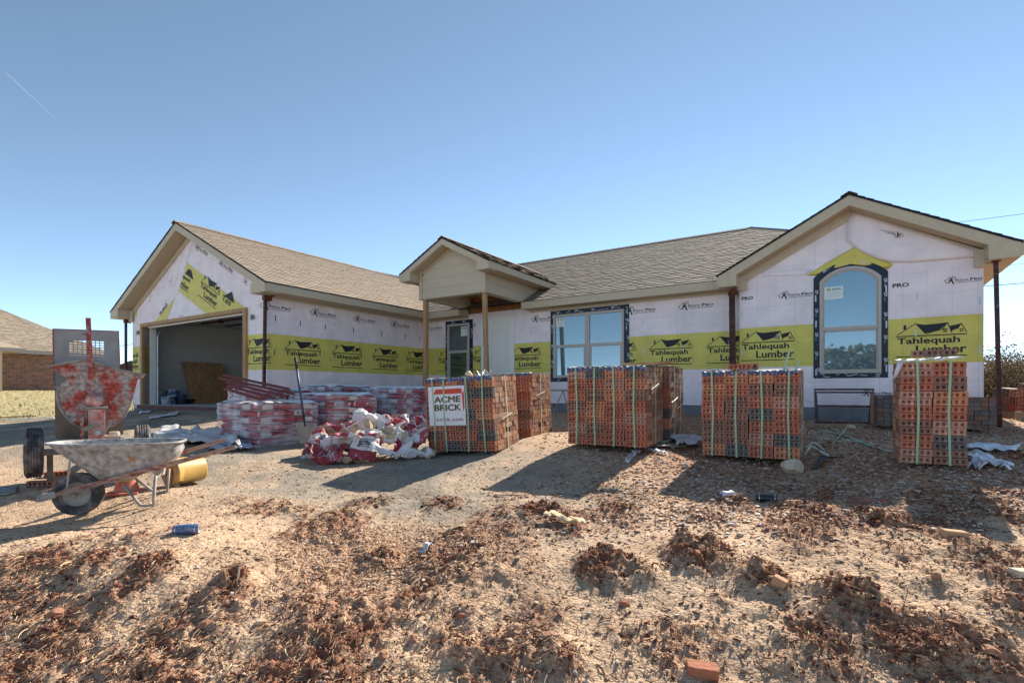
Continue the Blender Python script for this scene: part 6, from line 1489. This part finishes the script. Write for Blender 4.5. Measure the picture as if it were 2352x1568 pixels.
sheet('plastic_strip', 'sunlit white plastic strip curling from the corner of the middle pack', 'plastic strip', [gp(1434,1066),gp(1444,1070),gp(1470,1040),gp(1460,1036)], .02, 'whiteplastic', wav=.03, seed=12, n=10)
sheet('plastic_strip', 'thin white plastic strip pointing right from the corner of the middle pack', 'plastic strip', [gp(1480,1032),gp(1483,1035),gp(1530,1052),gp(1528,1047)], .02, 'whiteplastic', wav=.02, seed=13, n=8)
sheet('plastic_strip', 'large white plastic sleeve lying behind the right pack', 'plastic strip', [gp(2218,1040),gp(2330,1042),gp(2345,1030),gp(2218,1026)], .03, 'whiteplastic', wav=.03, seed=14, n=12)
sheet('plastic_strip', 'long white plastic strip pointing toward the lower right of the right pack', 'plastic strip', [gp(2218,1062),gp(2318,1090),gp(2326,1080),gp(2236,1048)], .03, 'whiteplastic', wav=.04, seed=15, n=12)
sheet('plastic_strip', 'small crumpled white plastic lump beside the right pack', 'plastic strip', [gp(2225,1078),gp(2262,1084),gp(2266,1072),gp(2235,1066)], .01, 'whiteplastic', wav=.05, seed=16, n=10)
def band(label, pts, material, w_=.03, lifts=None, group='loose strapping bands'):
    """strap lying on the ground through reference pixels"""
    P = [ground_at(u, v) for u, v in pts]; 
    for i, p in enumerate(P): p.z = Hs(p.x, p.y)+.012+(lifts[i] if lifts else 0)
    c = P[0].copy(); k = MB(); Q = []
    for i in range(len(P)-1):
        for s_ in range(5): Q.append(P[i].lerp(P[i+1], s_/5))
    Q.append(P[-1]); vs = []
    for i, q in enumerate(Q):
        d = (Q[min(i+1, len(Q)-1)]-Q[max(i-1, 0)]).normalized(); n_ = d.cross(Vector((0,0,1))).normalized(); t_ = Vector((0,0,.35*math.sin(i*.9)))
        nn = (n_+t_).normalized()*w_/2; vs += [q-c-nn, q-c+nn]
    k.add(vs, [(2*i, 2*i+1, 2*i+3, 2*i+2) for i in range(len(Q)-1)]); o = k.build('loose_band', material, solid=.0015); o.location = c; return tag(o, label, 'strap', group)
band('long green strap snaking over the chips to the right pack', [(1860,978),(1900,990),(1955,1012),(2010,1030),(2045,1040),(2068,1036)], 'strap', .035)
band('short green strap end crossing the long one', [(1912,1022),(1938,1004),(1945,996)], 'strap', .02, [0,.05,.08])
band('thin green strap coming up to the long one from the frame', [(1898,978),(1922,998),(1945,1012)], 'strap', .015, [.02,.05,.03])
band('green strap lying on the board between the middle packs', [(1486,1027),(1530,1024),(1565,1017)], 'strap', .035, [.04,.05,.08])
band('short green strap end just left of the pack with two loose bricks', [(1597,998),(1612,996)], 'strap', .03)
band('white strap curling from the right foot of the pack with two loose bricks', [(1848,1046),(1862,1036),(1885,1042),(1905,1050)], 'strapwhite', .03, [0,.05,.03,0])
band('second white strap above the curling one', [(1850,1030),(1870,1026),(1892,1036)], 'strapwhite', .025, [0,.04,0])
band('long white and black strip across the chips in front of the metal frame', [(1855,1008),(1890,1012),(1930,1012),(1980,1022),(2010,1024)], 'strapwhite', .025)
band('black plastic strip below the curling white strap', [(1880,1048),(1910,1052),(1935,1050)], 'dark', .04)
band('crumpled blue plastic strip right of the pale rock', [(1870,1078),(1888,1062),(1905,1055)], 'tape', .06, [0,.04,.03])
band('grey band at the base of the sign pack', [(985,1040),(1060,1046),(1135,1040)], 'steel', .03)

# ---- rocks, cans, brick bits
def gpt(u, v, up_=0): p = ground_at(u, v); p.z = Hs(p.x, p.y)+up_; return p
rock('rock', 'large pale limestone rock below the pack with two loose bricks', gpt(1820,1086,.055), (.105,.09,.09), 2, 'limestone', group='pale rocks')
rock('rock', 'small pale rock left of the large one', gpt(1573,1076,.02), (.045,.035,.035), 5, 'limestone', group='pale rocks')
rock('rock', 'flat tan stone right of the wheelbarrow shadow', gpt(405,1117,.01), (.05,.035,.02), 6, 'limestone', group='pale rocks')
rock('rock', 'tan rock fragment beside the tape in front of the frame', gpt(1955,985,.03), (.09,.06,.05), 7, 'limestone', group='pale rocks')
bits = [(393,1222,'small brick fragment left of the crushed can','brickbit',.03),(760,1412,'round reddish clod in the lower left heap','clay',.05),(1435,1392,'brown brick bit in the middle foreground','brickbit',.03),(1258,1490,'tan brick bit near the bottom centre heap','clay',.035),(1600,1300,'red brick bit in the right central heap','brickbit',.03),(950,1475,'tan pebble sized brick bit at bottom left of centre','clay',.03),(2030,1155,'brick bit right of the energy drink can','brickbit',.035),(130,1432,'orange flat stone at the lower left','clay',.045),(1700,1238,'pale flat stone in the right middle ground','limestone',.03),(2280,1530,'round clay lump in the lower right corner','clay',.05),(600,1445,'grey brown stone in the left foreground','limestone',.03),(470,1455,'pale stone at the bottom left','clay',.04),(880,1520,'buff stone at the bottom left of centre','clay',.035),(1060,1430,'reddish stone near the bottom centre','brickbit',.025),(2150,1350,'reddish lump in the right foreground','clay',.035)]
M['brickbit'] = mat('brick_fragment', (.40,.16,.09), .9, var=.2, bump=.4)
for i, (u, v, lab, mm, s_) in enumerate(bits): rock('stone_fragment', lab, gpt(u, v, s_*.2), (s_, s_*.7, s_*.55), 20+i, mm, 'stone', group='loose fragments in the dirt')
def brickbit(label, u, v, L_, rot, material, tilt=0):
    k = MB(); k.box((-L_/2,-.035,-.028),(L_/2,.035,.030)); o = k.build('brick_piece', material, bevel=.006); o.location = gpt(u, v, .016); o.rotation_euler = (rad(tilt), rad(4), rad(rot)); return tag(o, label, 'brick', 'brick pieces on the ground')
brickbit('orange brick piece lying at the bottom, right of centre', 1612, 1552, .13, -10, 'brickbit', 5)
brickbit('sunlit tan brick piece in the right foreground', 2192, 1245, .13, -12, mat('tan_brick',(.50,.31,.17),.9,var=.12), 0)
brickbit('dark brick half sunk right of the can in shadow edge', 1980, 1157, .14, -8, 'brick_brown', 0)
brickbit('pale brick piece at the right picture edge', 2346, 1342, .09, 5, mat('pale_brick',(.62,.52,.38),.9,var=.12), 0)
brickbit('small tan brick end below the right central heap', 1790, 1362, .06, 50, mat('tan_brick2',(.50,.28,.17),.9,var=.12), 20)
def can(label, u, v, rot, label_col, stripes):
    P = gpt(u, v, .030); root = empty('drink_can', P, (0,0,rad(rot)), label, 'can', 'drink cans on the ground')
    k = MB(); k.lathe([(.0,-.078),(.024,-.078),(.027,-.073),(.0325,-.066),(.033,-.06),(.033,.06),(.0325,.064),(.027,.074),(.026,.077)], (0,0,0), (1,0,0), 24); k.build('can_body', label_col, root, smooth=True)
    k = MB(); k.lathe([(.026,.077),(.0275,.079),(.025,.079),(.023,.074),(0,.074)], (0,0,0), (1,0,0), 24); k.lathe([(.0331,-.062),(.0331,-.055)], (0,0,0), (1,0,0), 24); k.lathe([(.0331,.055),(.0331,.061)], (0,0,0), (1,0,0), 24); k.build('can_rims', 'alu', root, smooth=True)
    if stripes:
        k = MB()
        for dy, l in ((-.28,.034),(.0,.046),(.28,.03)):
            pts = []
            for i in range(8): pts.append((-.03+i/7*l*1.6, dy+.1*math.sin(i)))
            w_ = .09; vs = []
            for x, a_ in pts:
                for e in (-w_, w_): t_ = a_+e+1.9+math.pi; vs.append((x, .0336*math.cos(t_), -.0336*math.sin(t_)))
            k.add(vs, [(2*i, 2*i+1, 2*i+3, 2*i+2) for i in range(7)])
        k.build('green_claw_mark', mat('can_green',(.20,.48,.05),.4), root)
    return root
M['alu'] = mat('aluminium', (.62,.62,.64), .3, metal=.8)
M['canblack'] = mat('black_can', (.02,.022,.028), .25, spec=.6); M['canblue'] = mat('blue_can', (.07,.12,.28), .3, col2=(.4,.45,.5), mscale=40, mthr=.6, spec=.6)
can('black tall can with green mark and silver ends, lying among clods on the right', 1761, 1160, -20, 'canblack', True)
can('bluish can lying on the gravel below the wheelbarrow handles', 428, 1230, 12, 'canblue', False)
root = empty('plastic_bottle', gpt(1675,1157,.025), (0,0,rad(8)), 'crushed clear plastic bottle left of the black can', 'bottle')
k = MB(); k.lathe([(0,-.07),(.024,-.068),(.028,-.05),(.022,-.02),(.028,.01),(.024,.035),(.012,.055),(.012,.07),(0,.07)], (0,0,0), (1,0,0), 14); k.build('bottle_body', 'glassdark' if False else 'tarp', root, smooth=True)
k = MB(); k.lathe([(0,-.085),(.014,-.085),(.014,-.068)], (0,0,0), (1,0,0), 12); k.build('blue_cap', mat('blue_cap',(.05,.12,.45),.4), root)
# bent pale stick in the orange clod
k = MB(); k.tube([(0,0,0),(.01,.0,.09),(.035,.0,.115),(.07,.01,.12)], .004, 6); o = k.build('bent_stick', mat('pale_stick',(.66,.55,.42),.7)); o.location = gpt(545,1368,.0); o.scale = (1.2,1.2,1.0); tag(o, 'bent pale stalk sticking out of the ground in the left foreground', 'stick')
plank('wooden_stake', 'thin wooden slat below the large pale rock', 'slat', (1805,1103), (1893,1106), .03, .012, 'lumber2', .0)
plank('wooden_stake', 'small black bent wire on the dirt below the middle packs', 'wire', (1135,1137), (1200,1140), .01, .006, 'dark', .004)

# ---- things by the house walls
p0 = hw(-.10, 10.55); zb = H(p0.x, p0.y)
root = empty('metal_frame', (p0.x, p0.y, zb), (0,0,-YAW+.05), 'rusty tube scaffold frame standing below the arched window', 'scaffold frame')
M['frame'] = mat('rusty_frame', (.10,.07,.08), .6, metal=.2, col2=(.30,.16,.12), mscale=18, mthr=.58, mwid=.06)
fr = lambda x, z, y=0: Vector((x, y, z))
k = MB(); top_z = at(1930,894,9.0).z-zb
k.tube([fr(-.40,0), fr(-.42,top_z), fr(.42,top_z), fr(.40,0)], .022, 8); k.tube([fr(-.40,.02), fr(.40,.02)], .018, 8); k.tube([fr(-.41,.30), fr(.41,.30)], .02, 8); k.build('front_frame', 'frame', root)
k = MB(); k.tube([fr(-.38,0,.22), fr(-.40,top_z-.05,.10), fr(.40,top_z-.05,.10), fr(.38,0,.22)], .018, 8); k.build('rear_frame', 'frame', root)
a = ground_at(1878,975); b = ground_at(1990,978)
plank('timber_batten', 'straight timber batten lying in front of the metal frame', 'timber', (1872,978), (1986,980), .09, .05, 'lumber2', .0)
p0 = at(1272, 960, 10.6); p0.z = H(p0.x, p0.y)
root = empty('sawhorse', p0, (0,0,rad(-20)), 'small metal folding trestle beside the narrow brick pack', 'trestle'); hh = at(1272,896,10.6).z-p0.z
k = MB(); k.bar((-.28,0,hh),(.28,0,hh),.06,.04); k.build('top_bar', 'mixgrey', root)
for x in (-.2,.2):
    k = MB(); k.tube([(x,0,hh),(x-.1 if x<0 else x-.25,-.2,0)], .012, 6); k.build('leg', 'mixgrey', root); k = MB(); k.tube([(x,0,hh),(x+.25 if x<0 else x+.1,.2,0)], .012, 6); k.build('leg', 'mixgrey', root)
# brown lintel offcut standing behind middle packs
p0 = at(1512, 1008, 7.6); p0.z = H(p0.x, p0.y); k = MB(); k.box((-.05,0,0),(.09,.01,.20)); k.box((-.05,0.0101,0),(-.04,.09,.20)); o = k.build('steel_offcut', 'lintel'); o.location = p0; o.rotation_euler = (0,0,.2); tag(o, 'short dark red steel offcut standing behind the middle packs', 'steel offcut')
# garage contents
def inh(name, label, cat, a, b, z=-.36, rot=0, group=None): return empty(name, hw(a, b, z), (0,0,-YAW+rot), label, cat, group)
def bucket(label, a, b, r, h, material, lid=None, z=-.36):
    root = inh('bucket', label, 'bucket', a, b, z, group='buckets in the garage')
    k = MB(); k.lathe([(0,0),(r*.88,0),(r*.98,h*.92),(r*1.05,h*.93),(r*1.05,h),(r*.95,h),(r*.86,.02),(0,.02)], (0,0,0), (0,0,1), 24); k.build('bucket_body', material, root, smooth=True)
    k = MB(); k.lathe([(r*.96,h*.55),(r*1.0,h*.56),(r*1.0,h*.60),(r*.97,h*.61)], (0,0,0), (0,0,1), 24); k.build('bucket_ring', lid or material, root, smooth=True)
    return root
M['wbucket'] = mat('white_plastic_bucket', (.60,.62,.62), .45, var=.08); M['bbucket'] = mat('blue_label_bucket', (.10,.20,.38), .45, col2=(.6,.6,.62), mscale=5, mthr=.5, mwid=.03)
bucket('white bucket at the left, inside the garage', -16.72, 7.05, .15, .36, 'wbucket'); bucket('tall blue labelled bucket in the garage', -16.6, 7.4, .17, .42, 'bbucket', 'wbucket'); bucket('low white and blue paint bucket in front in the garage', -16.35, 7.15, .17, .22, 'bbucket', 'wbucket'); bucket('dark grey bucket right of the tall one in the garage', -16.4, 7.55, .13, .28, mat('dark_bucket',(.07,.10,.14),.5)); bucket('small black bucket beside the plywood', -16.5, 7.85, .13, .14, 'dark')
root = inh('plywood_sheet', 'plywood sheet leaning on the garage side wall', 'plywood', -16.6, 8.35, -.36)
k = MB(); Q = [(-.26,-.60,1.25),(-.26,.62,1.25),(.22,.72,.0),(.22,-.50,.0)]; k.prism([Vector(q)+Vector((0,0,.012)) for q in Q], (-.016,0,-.008)); k.build('plywood_panel', 'ply', root)
for i, (b0_, l_, a0_) in enumerate(((8.4,1.6,-16.2),(8.7,1.5,-16.05),(8.2,1.2,-16.0))):
    k = MB(); k.box((0,0,0),(.09,l_,.035)); o = k.build('floor_board', 'lumber2'); o.location = hw(a0_, b0_, -.36+.036*(i == 1)); o.rotation_euler = (0,0,-YAW+.1*i); tag(o, ['rear board','upper board','front short board'][i]+' lying on the garage floor before the plywood', 'board', 'boards on the garage floor')

# ---- neighbouring brick house
def bricks_mat():
    m = bpy.data.materials.new('red_brown_brickwork'); m.use_nodes = True; t = m.node_tree; N = t.nodes; L = t.links; b = N['Principled BSDF']; b.inputs['Roughness'].default_value = .9
    tc = N.new('ShaderNodeTexCoord'); sp = N.new('ShaderNodeSeparateXYZ'); L.new(tc.outputs['Object'], sp.inputs[0]); cb = N.new('ShaderNodeCombineXYZ'); L.new(sp.outputs[1], cb.inputs[0]); L.new(sp.outputs[2], cb.inputs[1])
    br = N.new('ShaderNodeTexBrick'); br.inputs['Scale'].default_value = 1; br.inputs['Brick Width'].default_value = .26; br.inputs['Row Height'].default_value = .085; br.inputs['Mortar Size'].default_value = .008
    br.inputs['Color1'].default_value = (.30,.11,.06,1); br.inputs['Color2'].default_value = (.09,.045,.035,1); br.inputs['Mortar'].default_value = (.34,.29,.24,1); br.inputs['Bias'].default_value = 0
    L.new(cb.outputs[0], br.inputs['Vector']); L.new(br.outputs[0], b.inputs['Base Color']); return m
NB = Vector((-32.8, 33.4, .06)); th = math.atan2(.84, .54)
nb = empty('brick_house', NB, (0,0,th-math.pi/2), 'neighbouring one storey brick house with tan shingle roof, far left', 'house')
# local y = along wall away, local x = to the right (towards camera side)
k = MB(); k.box((-11,-9,-.6),(0,5.6,2.42)); k.build('brick_wall', bricks_mat(), nb)
k = MB(); k.box((-11.5,-9.5,2.43),(.45,6.05,2.46)); k.box((.43,-9.5,2.461),(.46,6.05,2.62)); k.box((-11.5,6.03,2.461),(.43,6.06,2.62)); k.box((-11.5,-9.53,2.461),(.43,-9.5,2.62)); k.build('eaves', mat('grey_fascia',(.36,.35,.36),.6), nb)
k = MB(); e = 2.63; rr = 6.0; mid = -5.5; H2 = e+rr*.62
A0, A1, A2, A3 = (.5,-9.6,e),(.5,6.1,e),(-11.5,6.1,e),(-11.5,-9.6,e); R0, R1 = (mid,-3.6,H2),(mid,.1,H2)
shingle_plane(k, [A0,A1,R1,R0], (0,1,0), (.31,.25,.185), expo=.22, tmul=1.0); shingle_plane(k, [A1,A2,R1], (1,0,0), (.30,.24,.18), expo=.22); shingle_plane(k, [A3,A0,R0], (1,0,0), (.30,.24,.18), expo=.22); shingle_plane(k, [A2,A3,R0,R1], (0,1,0), (.33,.27,.19), expo=.4)
k.build('roof', 'shingle', nb)
k = MB(); k.add([A0,A1,A2,A3,R0,R1], [(0,1,5,4),(1,2,5),(2,3,4,5),(3,0,4)]); k.build('roof_deck', 'underlay', nb, off=(0,0,.02))
p0 = at(-6, 806, 31.0); k = MB(); k.box((-2.2,-2,0),(1.1,1,.16)); k.add([(-2.2,-2,.17),(1.1,-2,.17),(1.1,1,.17),(-2.2,1,.17),(-1.0,-.5,.9)], [(0,1,4),(1,2,4),(2,3,4),(3,0,4)], 1)
q_ = nb.matrix_world  # placed in the neighbour's frame
o = k.build('side_porch_roof', [mat('grey_fascia2',(.36,.35,.36),.6), mat('tan_roof',(.36,.29,.20),.9,var=.2)], nb); mw = Matrix.Translation(NB) @ Matrix.Rotation(th-math.pi/2, 4, 'Z'); o.location = mw.inverted() @ p0
k = MB(); k.bar(Vector((.0,0,0)), Vector((.0,0,-2.6)), .12,.12,up=Vector((0,1,0))); o2 = k.build('porch_post', 'trim', nb); o2.location = o.location+Vector((.6,0,0))

# ---- far fence and dark shed left of the garage
p0 = at(290, 884, 42); root = empty('rail_fence', p0, (0,0,0), 'white rail fence seen between mixer and garage', 'fence')
for z in (.05,.5,.9):
    k = MB(); k.box((-5,0,z),(4,.05,z+.1)); k.build('rail', 'white', root)
for x in (-4.5,-2.2,0.1,2.4):
    k = MB(); k.box((x,-.06,-.9),(x+.12,-.001,1.1)); k.build('post', 'white', root)
p0 = at(298, 886, 60); k = MB(); k.box((-1.6,0,-1),(2,2,2.1)); k.prism([(-1.9,-.2,2.1),(2.3,-.2,2.1),(.2,-.2,2.9)], (0,2.4,0)); o = k.build('dark_shed', mat('dark_shed',(.06,.045,.04),.9)); o.location = p0; tag(o, 'small dark shed beyond the white rail fence', 'shed')

# ---- hedge of bare bushes far right
def bush(label, P, Rx, Rz, seed, n=9000):
    r = np.random.default_rng(seed); root = empty('bush', P, (0,0,0), label, 'bush', 'bushes beyond the house on the right')
    k = MB(); rs = random.Random(seed); tips = []
    for i in range(46):
        a = rs.uniform(0, 6.28); sp_ = rs.uniform(.1, 1); p = Vector((rs.uniform(-.5,.5)*Rx, rs.uniform(-.3,.3)*Rx, -.2)); d = Vector((math.cos(a)*sp_*.5, math.sin(a)*sp_*.5, 1)).normalized(); pts = [p]; L_ = Rz*rs.uniform(.7,1.2)
        for s_ in range(6): d = (d+Vector((rs.uniform(-.3,.3), rs.uniform(-.3,.3), rs.uniform(-.15,.1)))).normalized(); p = p+d*L_/6; pts.append(p); tips.append(p)
        k.tube(pts, [.03,.025,.018,.013,.009,.006,.004], 4, caps=False)
        for s_ in range(5):
            b_ = pts[rs.randint(2,6)]; e_ = b_+Vector((rs.uniform(-.5,.5), rs.uniform(-.5,.5), rs.uniform(-.1,.5))); k.tube([b_, b_.lerp(e_,.5)+Vector((0,0,.05)), e_], [.008,.006,.003], 3, caps=False); tips += [e_, b_.lerp(e_, .5)]
    k.build('branches', mat('bush_bark',(.16,.11,.08),.9), root)
    T_ = np.array([tuple(t) for t in tips]); c = T_[r.integers(0, len(T_), n)]+r.normal(size=(n,3))*np.array([.16,.16,.13])*1.4
    s_ = .014+.028*r.random(n); q = r.normal(size=(n,3)); q /= np.linalg.norm(q, axis=1)[:,None]; w_ = np.cross(q, r.normal(size=(n,3))); w_ /= np.linalg.norm(w_, axis=1)[:,None]
    V = np.stack([c-q*s_[:,None], c+w_*s_[:,None]*.5, c+q*s_[:,None], c-w_*s_[:,None]*.5], 1).reshape(-1,3)
    C = np.array([[.36,.28,.15],[.44,.31,.19],[.28,.24,.11],[.50,.37,.24],[.2,.18,.08]])[r.integers(0,5,n)]
    M.setdefault('leaf', mat('dry_leaves', attr='Col', rough=.8)); o = mesh_np('foliage', V, np.arange(n*4).reshape(-1,4), np.repeat(C, 4, 0), 'leaf'); o.parent = root
bush('tangled leafy bush behind the tall right pole, beyond the house corner', at(2268, 908, 15.5), 1.0, 1.15, 1)
bush('larger tangled bush at the right picture edge beyond the brick packs', at(2340, 908, 15.0), 1.2, 1.30, 2)
bush('bush continuing the hedge out past the right picture edge', at(2440, 910, 16.5), 1.4, 1.5, 3, 6000)

# ---- overhead wires
def wire(label, A, B, r, sag=.15, group='overhead wires'):
    A, B = Vector(A), Vector(B); k = MB(); pts = [A.lerp(B, i/12)-Vector((0,0,sag*4*(i/12)*(1-i/12)))-A for i in range(13)]; k.tube(pts, r, 4); o = k.build('overhead_wire', 'black'); o.location = A; return tag(o, label, 'wire', group)
def line_right(u0, v0, u1, v1, Y, label, r):
    A, B = at(u0, v0, Y), at(u1, v1, Y*.92); wire(label, A+(A-B)*1.2, B+(B-A)*6, r, 0)
line_right(2199,511,2352,491,28,'highest thin wire, crossing the sky right of the gable', .012)
line_right(2307,610,2352,605.6,28,'middle thin wire just right of the right eave', .010)
line_right(2262,657,2352,650,28,'thickest and lowest wire right of the gable', .022)
wire('thin wire in the sky between the mixer lid and the garage corner', at(180,806,60), at(330,787,60), .035, 0)
# ---- contrail
A, B = at(14,168,2600), at(125,270,2600); k = MB(); n = 10; vs = []
for i in range(n+1):
    f = i/n; p = A.lerp(B, f)-A; wd = 3.2*(1-f*.75)
    vs += [p+Vector((wd,0,wd*.8)), p+Vector((0,wd*.8,0)), p-Vector((wd,0,wd*.8)), p-Vector((0,wd*.8,0))]
k.add(vs, [(4*i+j, 4*i+(j+1) % 4, 4*i+4+(j+1) % 4, 4*i+4+j) for i in range(n) for j in range(4)])
m = bpy.data.materials.new('contrail_vapour'); m.use_nodes = True; t = m.node_tree; N = t.nodes; tr = N.new('ShaderNodeBsdfTransparent'); ms = N.new('ShaderNodeMixShader'); b = N['Principled BSDF']; b.inputs['Base Color'].default_value = (.9,.9,.95,1); ms.inputs[0].default_value = .13
t.links.new(tr.outputs[0], ms.inputs[1]); t.links.new(b.outputs[0], ms.inputs[2]); t.links.new(ms.outputs[0], N['Material Output'].inputs[0])
o = k.build('contrail', m, smooth=True); o.location = A; tag(o, 'short white aircraft trail in the upper left sky', 'contrail', kind='stuff')

def tree_row():  # unseen woods, added behind the camera to darken the window reflections
    r = np.random.default_rng(5); n = 26000
    X = r.uniform(-90, 90, n); top = 3.5+5*fbm(X*.09, X*0+3, 4, 2)+2.2*(fbm(X*.6, X*0, 2, 6)-.5); Z = -1.5+(top+1.5)*r.random(n)**.7; Y = -62+r.normal(size=n)*2.5
    c = np.stack([X, Y, Z], -1); s_ = .25+.45*r.random(n); q = r.normal(size=(n,3)); q /= np.linalg.norm(q, axis=1)[:,None]; w_ = np.cross(q, r.normal(size=(n,3))); w_ /= np.linalg.norm(w_, axis=1)[:,None]
    V = np.stack([c-q*s_[:,None], c+w_*s_[:,None]*.6, c+q*s_[:,None], c-w_*s_[:,None]*.6], 1).reshape(-1,3)
    C = np.array([[.10,.09,.05],[.14,.11,.07],[.07,.08,.04],[.17,.13,.08]])[r.integers(0,4,n)]
    tag(mesh_np('unseen_woods', V, np.arange(n*4).reshape(-1,4), np.repeat(C, 4, 0), 'leaf'), 'added row of woods out of view behind the camera, mirrored in the windows', 'woods', kind='stuff')
tree_row()
build_ground()
build_litter()
